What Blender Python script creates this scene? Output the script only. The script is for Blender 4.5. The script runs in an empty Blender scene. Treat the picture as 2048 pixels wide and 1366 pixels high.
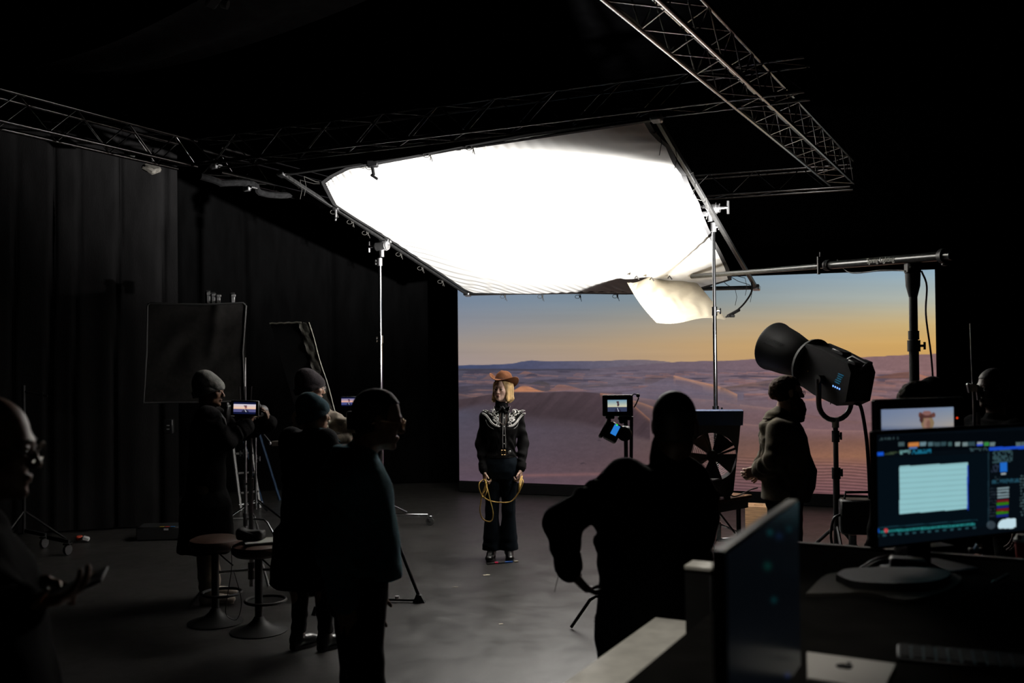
import bpy, bmesh, math, random
import numpy as np
from mathutils import Vector, Matrix, Quaternion
from mathutils.bvhtree import BVHTree

random.seed(7)
rng = np.random.default_rng(7)
SC = bpy.context.scene
COL = SC.collection

# ------------------------------------------------------------------ camera
FPX = 1991.0                      # focal length in photo pixels (35 mm on a 36 mm sensor)
EYE = np.array((0.0, 0.0, 2.0))
PITCH = math.atan(26.8 / FPX)
ROLL = 0.010
Fw = np.array((0, math.cos(PITCH), math.sin(PITCH)))
U0 = np.array((0, -math.sin(PITCH), math.cos(PITCH)))
R0 = np.array((1.0, 0, 0))
CR = math.cos(ROLL) * R0 - math.sin(ROLL) * U0
CU = math.sin(ROLL) * R0 + math.cos(ROLL) * U0
cam_d = bpy.data.cameras.new('camera')
cam_d.sensor_width = 36.0
cam_d.lens = FPX / 2048 * 36.0
cam_d.clip_start = 0.05
cam_d.dof.use_dof = True
cam_d.dof.focus_distance = 9.7
cam_d.dof.aperture_fstop = 2.6
cam = bpy.data.objects.new('camera', cam_d)
COL.objects.link(cam)
m4 = Matrix.Identity(4)
for i in range(3):
    m4[i][0], m4[i][1], m4[i][2], m4[i][3] = CR[i], CU[i], -Fw[i], EYE[i]
cam.matrix_world = m4
SC.camera = cam

# ------------------------------------------------------------------ world, view
w = bpy.data.worlds.new('world')
SC.world = w
w.use_nodes = True
w.node_tree.nodes['Background'].inputs[0].default_value = (0.6, 0.7, 0.8, 1)
w.node_tree.nodes['Background'].inputs[1].default_value = 0.0
SC.view_settings.view_transform = 'Standard'
SC.view_settings.look = 'None'
SC.view_settings.exposure = 0.0
SC.view_settings.gamma = 1.0
SC.view_settings.use_curve_mapping = False
SC.cycles.use_denoising = True
SC.cycles.max_bounces = 8
SC.cycles.diffuse_bounces = 4
SC.cycles.glossy_bounces = 4
SC.cycles.transmission_bounces = 4
SC.cycles.caustics_reflective = False
SC.cycles.caustics_refractive = False
SC.cycles.sample_clamp_indirect = 6.0

SPOT_POWER = 8500.0               # the big spotlight that feeds the overhead bounce (built with its lamp below)
SPOT_ANGLE = 76.5

# ------------------------------------------------------------------ pixel -> place helpers
def ray(px, py):
    return Fw + (px - 1024) / FPX * CR + (683 - py) / FPX * CU
def at(px, py, D):
    d = ray(px, py)
    return EYE + d * (D / d[1])
def atz(px, py, z):
    d = ray(px, py)
    return EYE + d * ((z - EYE[2]) / d[2])
def proj(P):
    P = np.asarray(P, float)
    q = P - EYE
    x, y, z = q @ CR, q @ CU, q @ Fw
    return 1024 + FPX * x / z, 683 - FPX * y / z
V = lambda *a: np.array(a, float)
def nrm(v):
    v = np.asarray(v, float)
    return v / (np.linalg.norm(v) + 1e-12)
def frame(fwd, up=(0, 0, 1)):
    f = nrm(fwd); r = nrm(np.cross(f, up)); u = np.cross(r, f)
    return np.stack([r, f, u], 1)            # columns: right, forward, up
def rotm(axis, ang):
    return np.array(Matrix.Rotation(ang, 3, Vector(axis)))
AX = nrm((0.46, 0.887, 0))        # the rigging grid runs away along AX and across along BX
BX = nrm((0.887, -0.46, 0))

def lin(c):
    c = np.asarray(c, float) / 255.0
    return np.where(c <= 0.04045, c / 12.92, ((c + 0.055) / 1.055) ** 2.4)

# ------------------------------------------------------------------ materials
MATS = {}
def mat(name, col=(0.5, 0.5, 0.5), rough=0.6, metal=0.0, nscale=0, namt=0.0, bump=0.0, bscale=40, emit=None, estr=1.0,
        spec=None, sheen=0.0, wave=None, stretch=None):
    if name in MATS: return MATS[name]
    m = bpy.data.materials.new(name); m.use_nodes = True
    nt = m.node_tree; b = nt.nodes['Principled BSDF']
    b.inputs['Base Color'].default_value = (*col, 1)
    b.inputs['Roughness'].default_value = rough
    b.inputs['Metallic'].default_value = metal
    if spec is not None: b.inputs['Specular IOR Level'].default_value = spec
    if sheen: b.inputs['Sheen Weight'].default_value = sheen
    tc = nt.nodes.new('ShaderNodeTexCoord')
    src = tc.outputs['Object']
    if stretch:
        mp = nt.nodes.new('ShaderNodeMapping'); mp.inputs['Scale'].default_value = stretch
        nt.links.new(src, mp.inputs[0]); src = mp.outputs[0]
    if namt:
        n = nt.nodes.new('ShaderNodeTexNoise'); n.inputs['Scale'].default_value = nscale; n.inputs['Detail'].default_value = 5
        nt.links.new(src, n.inputs['Vector'])
        r = nt.nodes.new('ShaderNodeMapRange'); r.inputs['From Min'].default_value = 0.3; r.inputs['From Max'].default_value = 0.7
        r.inputs['To Min'].default_value = 1 - namt; r.inputs['To Max'].default_value = 1 + namt
        nt.links.new(n.outputs['Fac'], r.inputs['Value'])
        mx = nt.nodes.new('ShaderNodeMix'); mx.data_type = 'RGBA'; mx.blend_type = 'MULTIPLY'; mx.inputs['Factor'].default_value = 1
        mx.inputs['A'].default_value = (*col, 1)
        nt.links.new(r.outputs[0], mx.inputs['B']); nt.links.new(mx.outputs['Result'], b.inputs['Base Color'])
    if bump:
        n2 = nt.nodes.new('ShaderNodeTexNoise'); n2.inputs['Scale'].default_value = bscale; n2.inputs['Detail'].default_value = 3
        nt.links.new(src, n2.inputs['Vector'])
        bp = nt.nodes.new('ShaderNodeBump'); bp.inputs['Strength'].default_value = bump; bp.inputs['Distance'].default_value = 0.01
        nt.links.new(n2.outputs['Fac'], bp.inputs['Height']); nt.links.new(bp.outputs[0], b.inputs['Normal'])
    if emit is not None:
        b.inputs['Emission Color'].default_value = (*emit, 1); b.inputs['Emission Strength'].default_value = estr
        m.cycles.emission_sampling = 'NONE'
    MATS[name] = m
    return m
def mat_screen(name, strength=1.0):
    if name in MATS: return MATS[name]
    m = bpy.data.materials.new(name); m.use_nodes = True
    nt = m.node_tree; b = nt.nodes['Principled BSDF']
    b.inputs['Base Color'].default_value = (0.003, 0.003, 0.004, 1); b.inputs['Roughness'].default_value = 0.6; b.inputs['Specular IOR Level'].default_value = 0.1
    a = nt.nodes.new('ShaderNodeAttribute'); a.attribute_name = 'picture'
    nt.links.new(a.outputs['Color'], b.inputs['Emission Color']); b.inputs['Emission Strength'].default_value = strength
    m.cycles.emission_sampling = 'NONE'
    MATS[name] = m
    return m

M_black = mat('black_metal', (0.008, 0.008, 0.0085), 0.5, 0.0, 30, 0.25, spec=.3)
M_blackp = mat('black_plastic', (0.010, 0.010, 0.011), 0.5, 0.0, 60, 0.2, 0.05, 300)
M_rubber = mat('black_rubber', (0.012, 0.012, 0.012), 0.75)
M_chrome = mat('chrome', (0.62, 0.63, 0.66), 0.16, 1.0, 20, 0.1)
M_steel = mat('worn_steel', (0.45, 0.45, 0.46), 0.3, 1.0, 25, 0.25)
M_alu = mat('aluminium', (0.55, 0.55, 0.56), 0.38, 1.0, 25, 0.2)
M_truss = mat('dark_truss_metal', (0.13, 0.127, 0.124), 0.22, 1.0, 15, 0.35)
M_truss_lit = mat('lit_truss_metal', (0.62, 0.61, 0.60), 0.26, 1.0, 15, 0.25)  # lighter copy of the truss metal: strong light on the right truss put into its colour
M_cord = mat('cord', (0.035, 0.033, 0.03), 0.8)
M_cable = mat('black_cable', (0.010, 0.010, 0.010), 0.5)

# ------------------------------------------------------------------ mesh builder
_CH = None
def _chamfer():
    global _CH
    if _CH is None:
        bm = bmesh.new(); P = []
        for sx in (-1, 1):
            for sy in (-1, 1):
                for sz in (-1, 1):
                    for ax in range(3):
                        P.append(((sx, sy, sz), ax))
        vs = []
        for s, ax in P:
            c = [s[i] * (1.0 if i == ax else 0.8) for i in range(3)]
            vs.append(bm.verts.new(c))
        bm.verts.index_update()
        bmesh.ops.convex_hull(bm, input=vs)
        bmesh.ops.recalc_face_normals(bm, faces=bm.faces)
        bmesh.ops.dissolve_limit(bm, angle_limit=0.01, verts=bm.verts, edges=bm.edges)
        bm.verts.index_update()
        # map back to pattern
        idx = {}
        for i, v in enumerate(bm.verts):
            co = np.array(v.co); best = min(range(24), key=lambda j: np.abs(np.array([P[j][0][q] * (1.0 if q == P[j][1] else 0.8) for q in range(3)]) - co).sum())
            idx[v.index] = best
        F = [[idx[v.index] for v in f.verts] for f in bm.faces]
        bm.free()
        _CH = (P, F)
    return _CH

class MB:
    def __init__(s): s.v = []; s.f = []; s.n = 0
    def add(s, verts, faces):
        verts = np.asarray(verts, float).reshape(-1, 3)
        s.v.append(verts)
        o = s.n
        s.f += [[i + o for i in f] for f in faces]
        s.n += len(verts)
        return s
    def box(s, c, size, R=None, b=0.0):
        c = np.asarray(c, float); h = np.asarray(size, float) / 2
        if b > 0:
            P, F = _chamfer(); b = min(b, h.min() * 0.9)
            vs = np.array([[sg[i] * (h[i] if i == ax else h[i] - b) for i in range(3)] for sg, ax in P])
        else:
            vs = np.array([[x, y, z] for x in (-1, 1) for y in (-1, 1) for z in (-1, 1)], float) * h
            F = [(0, 1, 3, 2), (4, 6, 7, 5), (0, 4, 5, 1), (2, 3, 7, 6), (0, 2, 6, 4), (1, 5, 7, 3)]
        if R is not None: vs = vs @ np.asarray(R).T
        return s.add(vs + c, F)
    def hexa(s, bot, top):
        v = np.array(list(bot) + list(top), float)
        return s.add(v, [(3, 2, 1, 0), (4, 5, 6, 7), (0, 1, 5, 4), (1, 2, 6, 5), (2, 3, 7, 6), (3, 0, 4, 7)])
    def cyl(s, p0, p1, r0, r1=None, n=12):
        r1 = r0 if r1 is None else r1
        p0 = np.asarray(p0, float); p1 = np.asarray(p1, float)
        return s.lathe([(r0, 0), (r1, np.linalg.norm(p1 - p0))], p0, p1 - p0, n)
    def lathe(s, prof, p0, axis, n=24, cap=True):
        a = nrm(axis); t = nrm(np.cross(a, (0, 0, 1) if abs(a[2]) < 0.9 else (1, 0, 0))); u = np.cross(a, t)
        p0 = np.asarray(p0, float)
        ang = np.arange(n) * 2 * math.pi / n
        ring = np.cos(ang)[:, None] * t + np.sin(ang)[:, None] * u
        vs = []; F = []
        for r, h in prof: vs.append(p0 + a * h + ring * r)
        for i in range(len(prof) - 1):
            for j in range(n):
                k = (j + 1) % n
                F.append((i * n + j, i * n + k, (i + 1) * n + k, (i + 1) * n + j))
        if cap:
            if prof[0][0] > 1e-5: F.append(tuple(range(n - 1, -1, -1)))
            if prof[-1][0] > 1e-5: F.append(tuple((len(prof) - 1) * n + j for j in range(n)))
        return s.add(np.concatenate(vs), F)
    def tube(s, pts, r, n=8, closed=False):
        P = [np.asarray(p, float) for p in pts]; m = len(P)
        rs = r if hasattr(r, '__len__') else [r] * m
        T = []
        for i in range(m):
            a = P[(i - 1) % m] if (closed or i > 0) else P[i]; b = P[(i + 1) % m] if (closed or i < m - 1) else P[i]
            T.append(nrm(b - a))
        t = nrm(np.cross(T[0], (0, 0, 1) if abs(T[0][2]) < 0.9 else (1, 0, 0)))
        vs = []; F = []
        for i in range(m):
            t = nrm(t - T[i] * (t @ T[i])); u = np.cross(T[i], t)
            for j in range(n):
                a = 2 * math.pi * j / n
                vs.append(P[i] + rs[i] * (math.cos(a) * t + math.sin(a) * u))
        for i in range(m if closed else m - 1):
            for j in range(n):
                k = (j + 1) % n; q = (i + 1) % m
                F.append((i * n + j, i * n + k, q * n + k, q * n + j))
        if not closed:
            F.append(tuple(range(n - 1, -1, -1))); F.append(tuple((m - 1) * n + j for j in range(n)))
        return s.add(vs, F)
    def ell(s, c, r, R=None, nu=16, nv=10):
        vs = []; F = []
        for i in range(nv + 1):
            th = math.pi * i / nv
            for j in range(nu):
                ph = 2 * math.pi * j / nu
                vs.append((math.sin(th) * math.cos(ph), math.sin(th) * math.sin(ph), math.cos(th)))
        for i in range(nv):
            for j in range(nu):
                k = (j + 1) % nu
                F.append((i * nu + j, (i + 1) * nu + j, (i + 1) * nu + k, i * nu + k))
        vs = np.array(vs) * np.asarray(r if hasattr(r, '__len__') else (r, r, r), float)
        if R is not None: vs = vs @ np.asarray(R).T
        return s.add(vs + np.asarray(c, float), F)
    def prism(s, poly, o, ex, ey, ez, th):
        o, ex, ey, ez = [np.asarray(q, float) for q in (o, ex, ey, ez)]
        n = len(poly)
        a = [o + ex * x + ey * y for x, y in poly]; b = [p + ez * th for p in a]
        F = [tuple(range(n - 1, -1, -1)), tuple(range(n, 2 * n))] + [(i, (i + 1) % n, n + (i + 1) % n, n + i) for i in range(n)]
        return s.add(a + b, F)
    def sheet(s, P, th=0.0, nrmv=None):
        P = np.asarray(P, float); nu, nv = P.shape[:2]
        q = lambda i, j: i * nv + j
        F = [(q(i, j), q(i + 1, j), q(i + 1, j + 1), q(i, j + 1)) for i in range(nu - 1) for j in range(nv - 1)]
        if th:
            N = np.asarray(nrmv, float); P2 = P + N * th; o = nu * nv
            F2 = [tuple(o + x for x in reversed(f)) for f in F]
            bd = [(i, 0) for i in range(nu)] + [(nu - 1, j) for j in range(1, nv)] + [(i, nv - 1) for i in range(nu - 2, -1, -1)] + [(0, j) for j in range(nv - 2, 0, -1)]
            bi = [q(*x) for x in bd]
            F3 = [(bi[(k + 1) % len(bi)], bi[k], o + bi[k], o + bi[(k + 1) % len(bi)]) for k in range(len(bi))]
            return s.add(np.concatenate([P.reshape(-1, 3), P2.reshape(-1, 3)]), F + F2 + F3)
        return s.add(P.reshape(-1, 3), F)

ORI = {}
def link(o): COL.objects.link(o); return o
def raw_obj(name, V_, F_, m, parent=None, smooth=True, loc=None):
    me = bpy.data.meshes.new(name)
    V_ = np.asarray(V_, float)
    if parent is not None: org = ORI[parent.name]
    elif loc is not None: org = np.asarray(loc, float)
    else:
        mn, mx = V_.min(0), V_.max(0); org = np.array(((mn[0] + mx[0]) / 2, (mn[1] + mx[1]) / 2, mn[2]))
    V_ = V_ - org
    if isinstance(F_, np.ndarray):
        nf, k = F_.shape
        me.vertices.add(len(V_)); me.vertices.foreach_set('co', V_.astype(np.float32).ravel())
        me.loops.add(nf * k); me.loops.foreach_set('vertex_index', F_.astype(np.int32).ravel())
        me.polygons.add(nf); me.polygons.foreach_set('loop_start', np.arange(0, nf * k, k, dtype=np.int32))
        me.update(calc_edges=True)
    else:
        me.from_pydata(V_.tolist(), [], F_); me.update()
    if m is not None: me.materials.append(m)
    if smooth:
        me.polygons.foreach_set('use_smooth', np.ones(len(me.polygons), bool))
        if smooth == 'angle':
            try: me.set_sharp_from_angle(angle=math.radians(38))
            except Exception: pass
    o = link(bpy.data.objects.new(name, me))
    if parent is not None: o.parent = parent
    else: o.location = org
    ORI[o.name] = org
    return o
def obj(name, mb, m, parent=None, smooth='angle', loc=None):
    return raw_obj(name, np.concatenate(mb.v), mb.f, m, parent, smooth, loc)
def tag(o, label=None, cat=None, group=None, kind=None):
    if label: o['label'] = label
    if cat: o['category'] = cat
    if group: o['group'] = group
    if kind: o['kind'] = kind
    return o
def thing(name, label, cat, loc, group=None):
    o = link(bpy.data.objects.new(name, None)); o.location = loc; o.empty_display_size = 0.1
    ORI[o.name] = np.asarray(loc, float)
    return tag(o, label, cat, group)
def dup(root, shift, label, rotz=0.0):
    r = root.copy(); link(r); r.location = Vector(root.location) + Vector(shift); r['label'] = label
    r.rotation_euler.z = rotz
    ORI[r.name] = np.array(r.location)
    for ch in list(root.children):
        c = ch.copy(); link(c); c.parent = r; ORI[c.name] = ORI[r.name]
        for g in ch.children:
            d = g.copy(); link(d); d.parent = c; ORI[d.name] = ORI[r.name]
    return r
def text_part(s, size, o, ex, ey, m, parent, name='lettering', wrap=None, depth=0.0015):
    """flat lettering: o = left end of the baseline, ex along the words, ey up the letters"""
    cu = bpy.data.curves.new('txt', 'FONT'); cu.body = s; cu.size = size; cu.extrude = depth / 2
    t = link(bpy.data.objects.new('txt', cu))
    me = bpy.data.meshes.new_from_object(t.evaluated_get(bpy.context.evaluated_depsgraph_get()))
    bpy.data.objects.remove(t)
    n = len(me.vertices); co = np.empty(n * 3); me.vertices.foreach_get('co', co); co = co.reshape(-1, 3)
    F_ = [tuple(p.vertices) for p in me.polygons]
    if wrap: W = wrap(co)
    else:
        ex, ey = nrm(ex), nrm(ey); ez = np.cross(ex, ey)
        W = np.asarray(o) + co[:, :1] * ex + co[:, 1:2] * ey + co[:, 2:3] * ez
    return raw_obj(name, W, F_, m, parent, False)

# ------------------------------------------------------------------ numpy value noise
_lat = rng.random((64, 64, 64)).astype(np.float32)
def vnoise(P, scale=1.0, seed=0):
    P = np.asarray(P, float) * scale + seed * 17.31
    i = np.floor(P).astype(int); f = P - i; f = f * f * (3 - 2 * f)
    out = 0
    for dx in (0, 1):
        for dy in (0, 1):
            for dz in (0, 1):
                wgt = (f[..., 0] if dx else 1 - f[..., 0]) * (f[..., 1] if dy else 1 - f[..., 1]) * (f[..., 2] if dz else 1 - f[..., 2])
                out = out + wgt * _lat[(i[..., 0] + dx) & 63, (i[..., 1] + dy) & 63, (i[..., 2] + dz) & 63]
    return out * 2 - 1
def fbm(P, scale, octv=4, seed=0):
    a = 1.0; s = 0; t = 0
    for k in range(octv):
        s = s + a * vnoise(P, scale * 2 ** k, seed + k); t += a; a *= 0.5
    return s / t

# ------------------------------------------------------------------ implicit surfaces (continuous bodies and clothes)
class SDF:
    def __init__(s, lo, hi, h):
        s.lo = np.asarray(lo, float); s.h = h
        n = np.ceil((np.asarray(hi, float) - s.lo) / h).astype(int) + 1
        s.n = n; s.F = np.full(n, 0.5, np.float32)
        s.ax = [s.lo[i] + h * np.arange(n[i]) for i in range(3)]
    def win(s, lo, hi, pad):
        a = np.clip(np.floor((np.asarray(lo) - pad - s.lo) / s.h).astype(int), 0, s.n)
        b = np.clip(np.ceil((np.asarray(hi) + pad - s.lo) / s.h).astype(int) + 1, 0, s.n)
        if (b <= a).any(): return None, None
        sl = tuple(slice(a[i], b[i]) for i in range(3))
        X = [s.ax[0][sl[0]][:, None, None], s.ax[1][sl[1]][None, :, None], s.ax[2][sl[2]][None, None, :]]
        return sl, X
    def mix(s, sl, d, k, sub=False):
        f = s.F[sl]
        if sub:
            d = -d; hh = np.clip(0.5 + 0.5 * (d - f) / k, 0, 1); s.F[sl] = f + (d - f) * hh + k * hh * (1 - hh)
        elif k > 0:
            hh = np.clip(0.5 + 0.5 * (f - d) / k, 0, 1); s.F[sl] = f + (d - f) * hh - k * hh * (1 - hh)
        else: s.F[sl] = np.minimum(f, d)
    def cap(s, a, b, ra, rb=None, k=0.02, sub=False, flat=None):
        rb = ra if rb is None else rb
        a = np.asarray(a, float); b = np.asarray(b, float); r = max(ra, rb)
        pad = r + k + 3 * s.h
        sl, X = s.win(np.minimum(a, b), np.maximum(a, b), pad)
        if sl is None: return s
        ab = b - a; L2 = ab @ ab + 1e-12
        q = [X[i] - a[i] for i in range(3)]
        t = np.clip((q[0] * ab[0] + q[1] * ab[1] + q[2] * ab[2]) / L2, 0, 1)
        q = [q[i] - t * ab[i] for i in range(3)]
        if flat is not None:           # (axis, factor): squash thickness along axis
            e, fct = nrm(flat[0]), flat[1]
            dd = q[0] * e[0] + q[1] * e[1] + q[2] * e[2]
            d2 = q[0] ** 2 + q[1] ** 2 + q[2] ** 2 + dd ** 2 * (1 / fct ** 2 - 1)
            d = (np.sqrt(d2) - (ra + (rb - ra) * t)) * (0.5 + 0.5 * fct)
        else:
            d = np.sqrt(q[0] ** 2 + q[1] ** 2 + q[2] ** 2) - (ra + (rb - ra) * t)
        s.mix(sl, d, k, sub); return s
    def loc(s, o, R, lo, hi, pad):
        c = np.array([[x, y, z] for x in (lo[0], hi[0]) for y in (lo[1], hi[1]) for z in (lo[2], hi[2])]) @ np.asarray(R).T + o
        sl, X = s.win(c.min(0), c.max(0), pad)
        if sl is None: return None, None
        q = [X[i] - o[i] for i in range(3)]
        return sl, [q[0] * R[0][j] + q[1] * R[1][j] + q[2] * R[2][j] for j in range(3)]
    def ell(s, c, r, R=None, k=0.02, sub=False):
        c = np.asarray(c, float); R = np.eye(3) if R is None else np.asarray(R)
        r = np.asarray(r if hasattr(r, '__len__') else (r, r, r), float)
        sl, q = s.loc(c, R, -r, r, k + 3 * s.h)
        if sl is None: return s
        k0 = np.sqrt((q[0] / r[0]) ** 2 + (q[1] / r[1]) ** 2 + (q[2] / r[2]) ** 2)
        k1 = np.sqrt((q[0] / r[0] ** 2) ** 2 + (q[1] / r[1] ** 2) ** 2 + (q[2] / r[2] ** 2) ** 2) + 1e-9
        s.mix(sl, np.where(k0 < 1e-4, -r.min(), k0 * (k0 - 1) / k1), k, sub); return s
    def box(s, c, half, R=None, rad=0.01, k=0.01, sub=False):
        c = np.asarray(c, float); R = np.eye(3) if R is None else np.asarray(R); hf = np.asarray(half, float)
        sl, q = s.loc(c, R, -hf, hf, k + 3 * s.h)
        if sl is None: return s
        e = [np.abs(q[i]) - (hf[i] - rad) for i in range(3)]
        d = np.sqrt(sum(np.maximum(x, 0) ** 2 for x in e)) + np.minimum(np.maximum(e[0], np.maximum(e[1], e[2])), 0) - rad
        s.mix(sl, d, k, sub); return s
    def loft(s, o, R, rows, k=0.02, p=2.3, sub=False, off=0.0):
        """rows: (z, cx, cy, rx, ry) going up, in the frame o, R"""
        rows = np.array(rows, float); z0, z1 = rows[0, 0] - off * 0, rows[-1, 0]
        mx = (np.abs(rows[:, 1:3]) + rows[:, 3:5]).max() + off
        sl, q = s.loc(np.asarray(o, float), R, (-mx, -mx, z0), (mx, mx, z1), k + 3 * s.h)
        if sl is None: return s
        zc = np.clip(q[2], z0, z1)
        I = [np.interp(zc, rows[:, 0], rows[:, i]) for i in range(1, 5)]
        a, b = I[2] + off, I[3] + off
        e = (np.abs((q[0] - I[0]) / a) ** p + np.abs((q[1] - I[1]) / b) ** p) ** (1 / p)
        d = (e - 1) * np.minimum(a, b)
        dz = np.maximum(z0 - q[2], q[2] - z1)
        d = np.where((d > 0) & (dz > 0), np.sqrt(d * d + dz * dz), np.maximum(d, dz))
        s.mix(sl, d, k, sub); return s
    def noise(s, amp, scale, seed=0):
        m = np.abs(s.F) < 0.03
        i = np.argwhere(m)
        P = s.lo + i * s.h
        s.F[m] += (amp * fbm(P, scale, 2, seed)).astype(np.float32)
        return s
    def folds(s, a, b, amp, freq, seed=0):
        """creases running across the direction a->b, near that segment"""
        a = np.asarray(a, float); b = np.asarray(b, float); L = np.linalg.norm(b - a); d = (b - a) / L
        sl, X = s.win(np.minimum(a, b), np.maximum(a, b), 0.12)
        if sl is None: return s
        q = [X[i] - a[i] for i in range(3)]
        t = q[0] * d[0] + q[1] * d[1] + q[2] * d[2]
        ph = 3.0 * np.sin((q[0] * 9.1 + q[1] * 7.3 + q[2] * 3.7 + seed) * 2.2)
        wv = np.exp(-((t - L / 2) / (L / 2)) ** 2 * 1.5)
        s.F[sl] += (amp * wv * np.sin(t * freq + ph)).astype(np.float32)
        return s
    def mesh(s):
        F = s.F; S = F < 0; n = s.n
        c = np.zeros(tuple(n - 1), np.int8)
        for a in (0, 1):
            for b in (0, 1):
                for d in (0, 1):
                    c += S[a:n[0] - 1 + a, b:n[1] - 1 + b, d:n[2] - 1 + d]
        mask = (c > 0) & (c < 8)
        ijk = np.argwhere(mask)
        idx = np.full(tuple(n - 1), -1, np.int32); idx[mask] = np.arange(len(ijk))
        acc = np.zeros((len(ijk), 3)); cnt = np.zeros(len(ijk))
        cor = [(a, b, d) for a in (0, 1) for b in (0, 1) for d in (0, 1)]
        val = {q: F[ijk[:, 0] + q[0], ijk[:, 1] + q[1], ijk[:, 2] + q[2]].astype(float) for q in cor}
        for q in cor:
            for ax in range(3):
                if q[ax]: continue
                r = list(q); r[ax] = 1; r = tuple(r)
                f0, f1 = val[q], val[r]; x = (f0 < 0) != (f1 < 0)
                t = np.where(x, f0 / np.where(x, f0 - f1, 1), 0)
                p = np.tile(np.array(q, float), (len(ijk), 1)); p[:, ax] += t
                acc[x] += p[x]; cnt += x
        vs = s.lo + (ijk + acc / cnt[:, None]) * s.h
        Q = []
        for ax in range(3):
            o1, o2 = [(1, 2), (2, 0), (0, 1)][ax]
            sa = [slice(None)] * 3; sb = [slice(None)] * 3
            sa[ax] = slice(0, n[ax] - 1); sb[ax] = slice(1, n[ax])
            A, B = S[tuple(sa)], S[tuple(sb)]
            e = np.argwhere(A != B)
            ok = (e[:, o1] > 0) & (e[:, o2] > 0) & (e[:, o1] < n[o1] - 1) & (e[:, o2] < n[o2] - 1)
            e = e[ok]; ins = A[e[:, 0], e[:, 1], e[:, 2]]
            def g(d1, d2):
                t = e.copy(); t[:, o1] += d1; t[:, o2] += d2
                return idx[t[:, 0], t[:, 1], t[:, 2]]
            f = np.stack([g(-1, -1), g(0, -1), g(0, 0), g(-1, 0)], 1)
            f[~ins] = f[~ins][:, ::-1]
            Q.append(f)
        Fc = np.concatenate(Q)
        Fc = Fc[(Fc >= 0).all(1)]
        return vs, Fc
    def obj(s, name, m, parent=None, loc=None):
        v, f = s.mesh()
        return raw_obj(name, v, f, m, parent, True, loc)
# ================================================================== the room
def concrete():
    m = bpy.data.materials.new('concrete_floor'); m.use_nodes = True
    nt = m.node_tree; b = nt.nodes['Principled BSDF']; L = nt.links.new; b.inputs['Specular IOR Level'].default_value = 0.65
    tc = nt.nodes.new('ShaderNodeTexCoord')
    def noise(sc, det, rough=0.55):
        n = nt.nodes.new('ShaderNodeTexNoise'); n.inputs['Scale'].default_value = sc; n.inputs['Detail'].default_value = det
        n.inputs['Roughness'].default_value = rough; L(tc.outputs['Object'], n.inputs['Vector']); return n
    n1, n2, n3 = noise(0.7, 6), noise(4.5, 8, 0.65), noise(38, 4)
    def mul(a, lo, hi, f0=0.3, f1=0.7):
        r = nt.nodes.new('ShaderNodeMapRange'); r.inputs['From Min'].default_value = f0; r.inputs['From Max'].default_value = f1
        r.inputs['To Min'].default_value = lo; r.inputs['To Max'].default_value = hi; L(a, r.inputs['Value']); return r.outputs[0]
    x = nt.nodes.new('ShaderNodeMath'); x.operation = 'MULTIPLY'; L(mul(n1.outputs['Fac'], 0.8, 1.2), x.inputs[0]); L(mul(n2.outputs['Fac'], 0.72, 1.28), x.inputs[1])
    y = nt.nodes.new('ShaderNodeMath'); y.operation = 'MULTIPLY'; L(x.outputs[0], y.inputs[0]); L(mul(n3.outputs['Fac'], 0.85, 1.15), y.inputs[1])
    mx = nt.nodes.new('ShaderNodeMix'); mx.data_type = 'RGBA'; mx.blend_type = 'MULTIPLY'; mx.inputs['Factor'].default_value = 1
    mx.inputs['A'].default_value = (0.023, 0.0216, 0.0207, 1); L(y.outputs[0], mx.inputs['B']); L(mx.outputs['Result'], b.inputs['Base Color'])
    L(mul(n2.outputs['Fac'], 0.30, 0.44), b.inputs['Roughness'])
    bp = nt.nodes.new('ShaderNodeBump'); bp.inputs['Strength'].default_value = 0.04; bp.inputs['Distance'].default_value = 0.01
    L(n2.outputs['Fac'], bp.inputs['Height']); L(bp.outputs[0], b.inputs['Normal'])
    return m
M_floor = concrete()
M_wall = mat('matt_black_wall', (0.0035, 0.0035, 0.0038), 0.9, 0, 3, 0.3, spec=0.1)
def wall(name, c, s, m=M_wall):
    return tag(obj(name, MB().box(c, s), m, smooth=False), kind='structure')
X0, X1, Y0, Y1, ZC = -9.5, 8.5, -4.0, 17.0, 6.2
f = wall('floor', ((X0 + X1) / 2, (Y0 + Y1) / 2, -0.05), (X1 - X0, Y1 - Y0, 0.1), M_floor)
tag(f, 'worn grey concrete studio floor')
M_ceil = mat('velvet_black_ceiling', (0.0009, 0.0009, 0.001), 1.0, 0, 3, 0.3, spec=0.0)
tag(wall('ceiling', ((X0 + X1) / 2, (Y0 + Y1) / 2, ZC + 0.05), (X1 - X0, Y1 - Y0, 0.1), M_ceil), 'black painted studio ceiling')
tag(wall('wall_left', (X0 - 0.05, (Y0 + Y1) / 2, ZC / 2), (0.1, Y1 - Y0, ZC)), 'black side wall of the studio, left')
tag(wall('wall_right', (X1 + 0.05, (Y0 + Y1) / 2, ZC / 2), (0.1, Y1 - Y0, ZC)), 'black side wall of the studio, right')
tag(wall('wall_back', ((X0 + X1) / 2, Y1 + 0.05, ZC / 2), (X1 - X0, 0.1, ZC)), 'black end wall behind the screen')
tag(wall('wall_front', ((X0 + X1) / 2, Y0 - 0.05, ZC / 2), (X1 - X0, 0.1, ZC)), 'black end wall behind the viewer')

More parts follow.
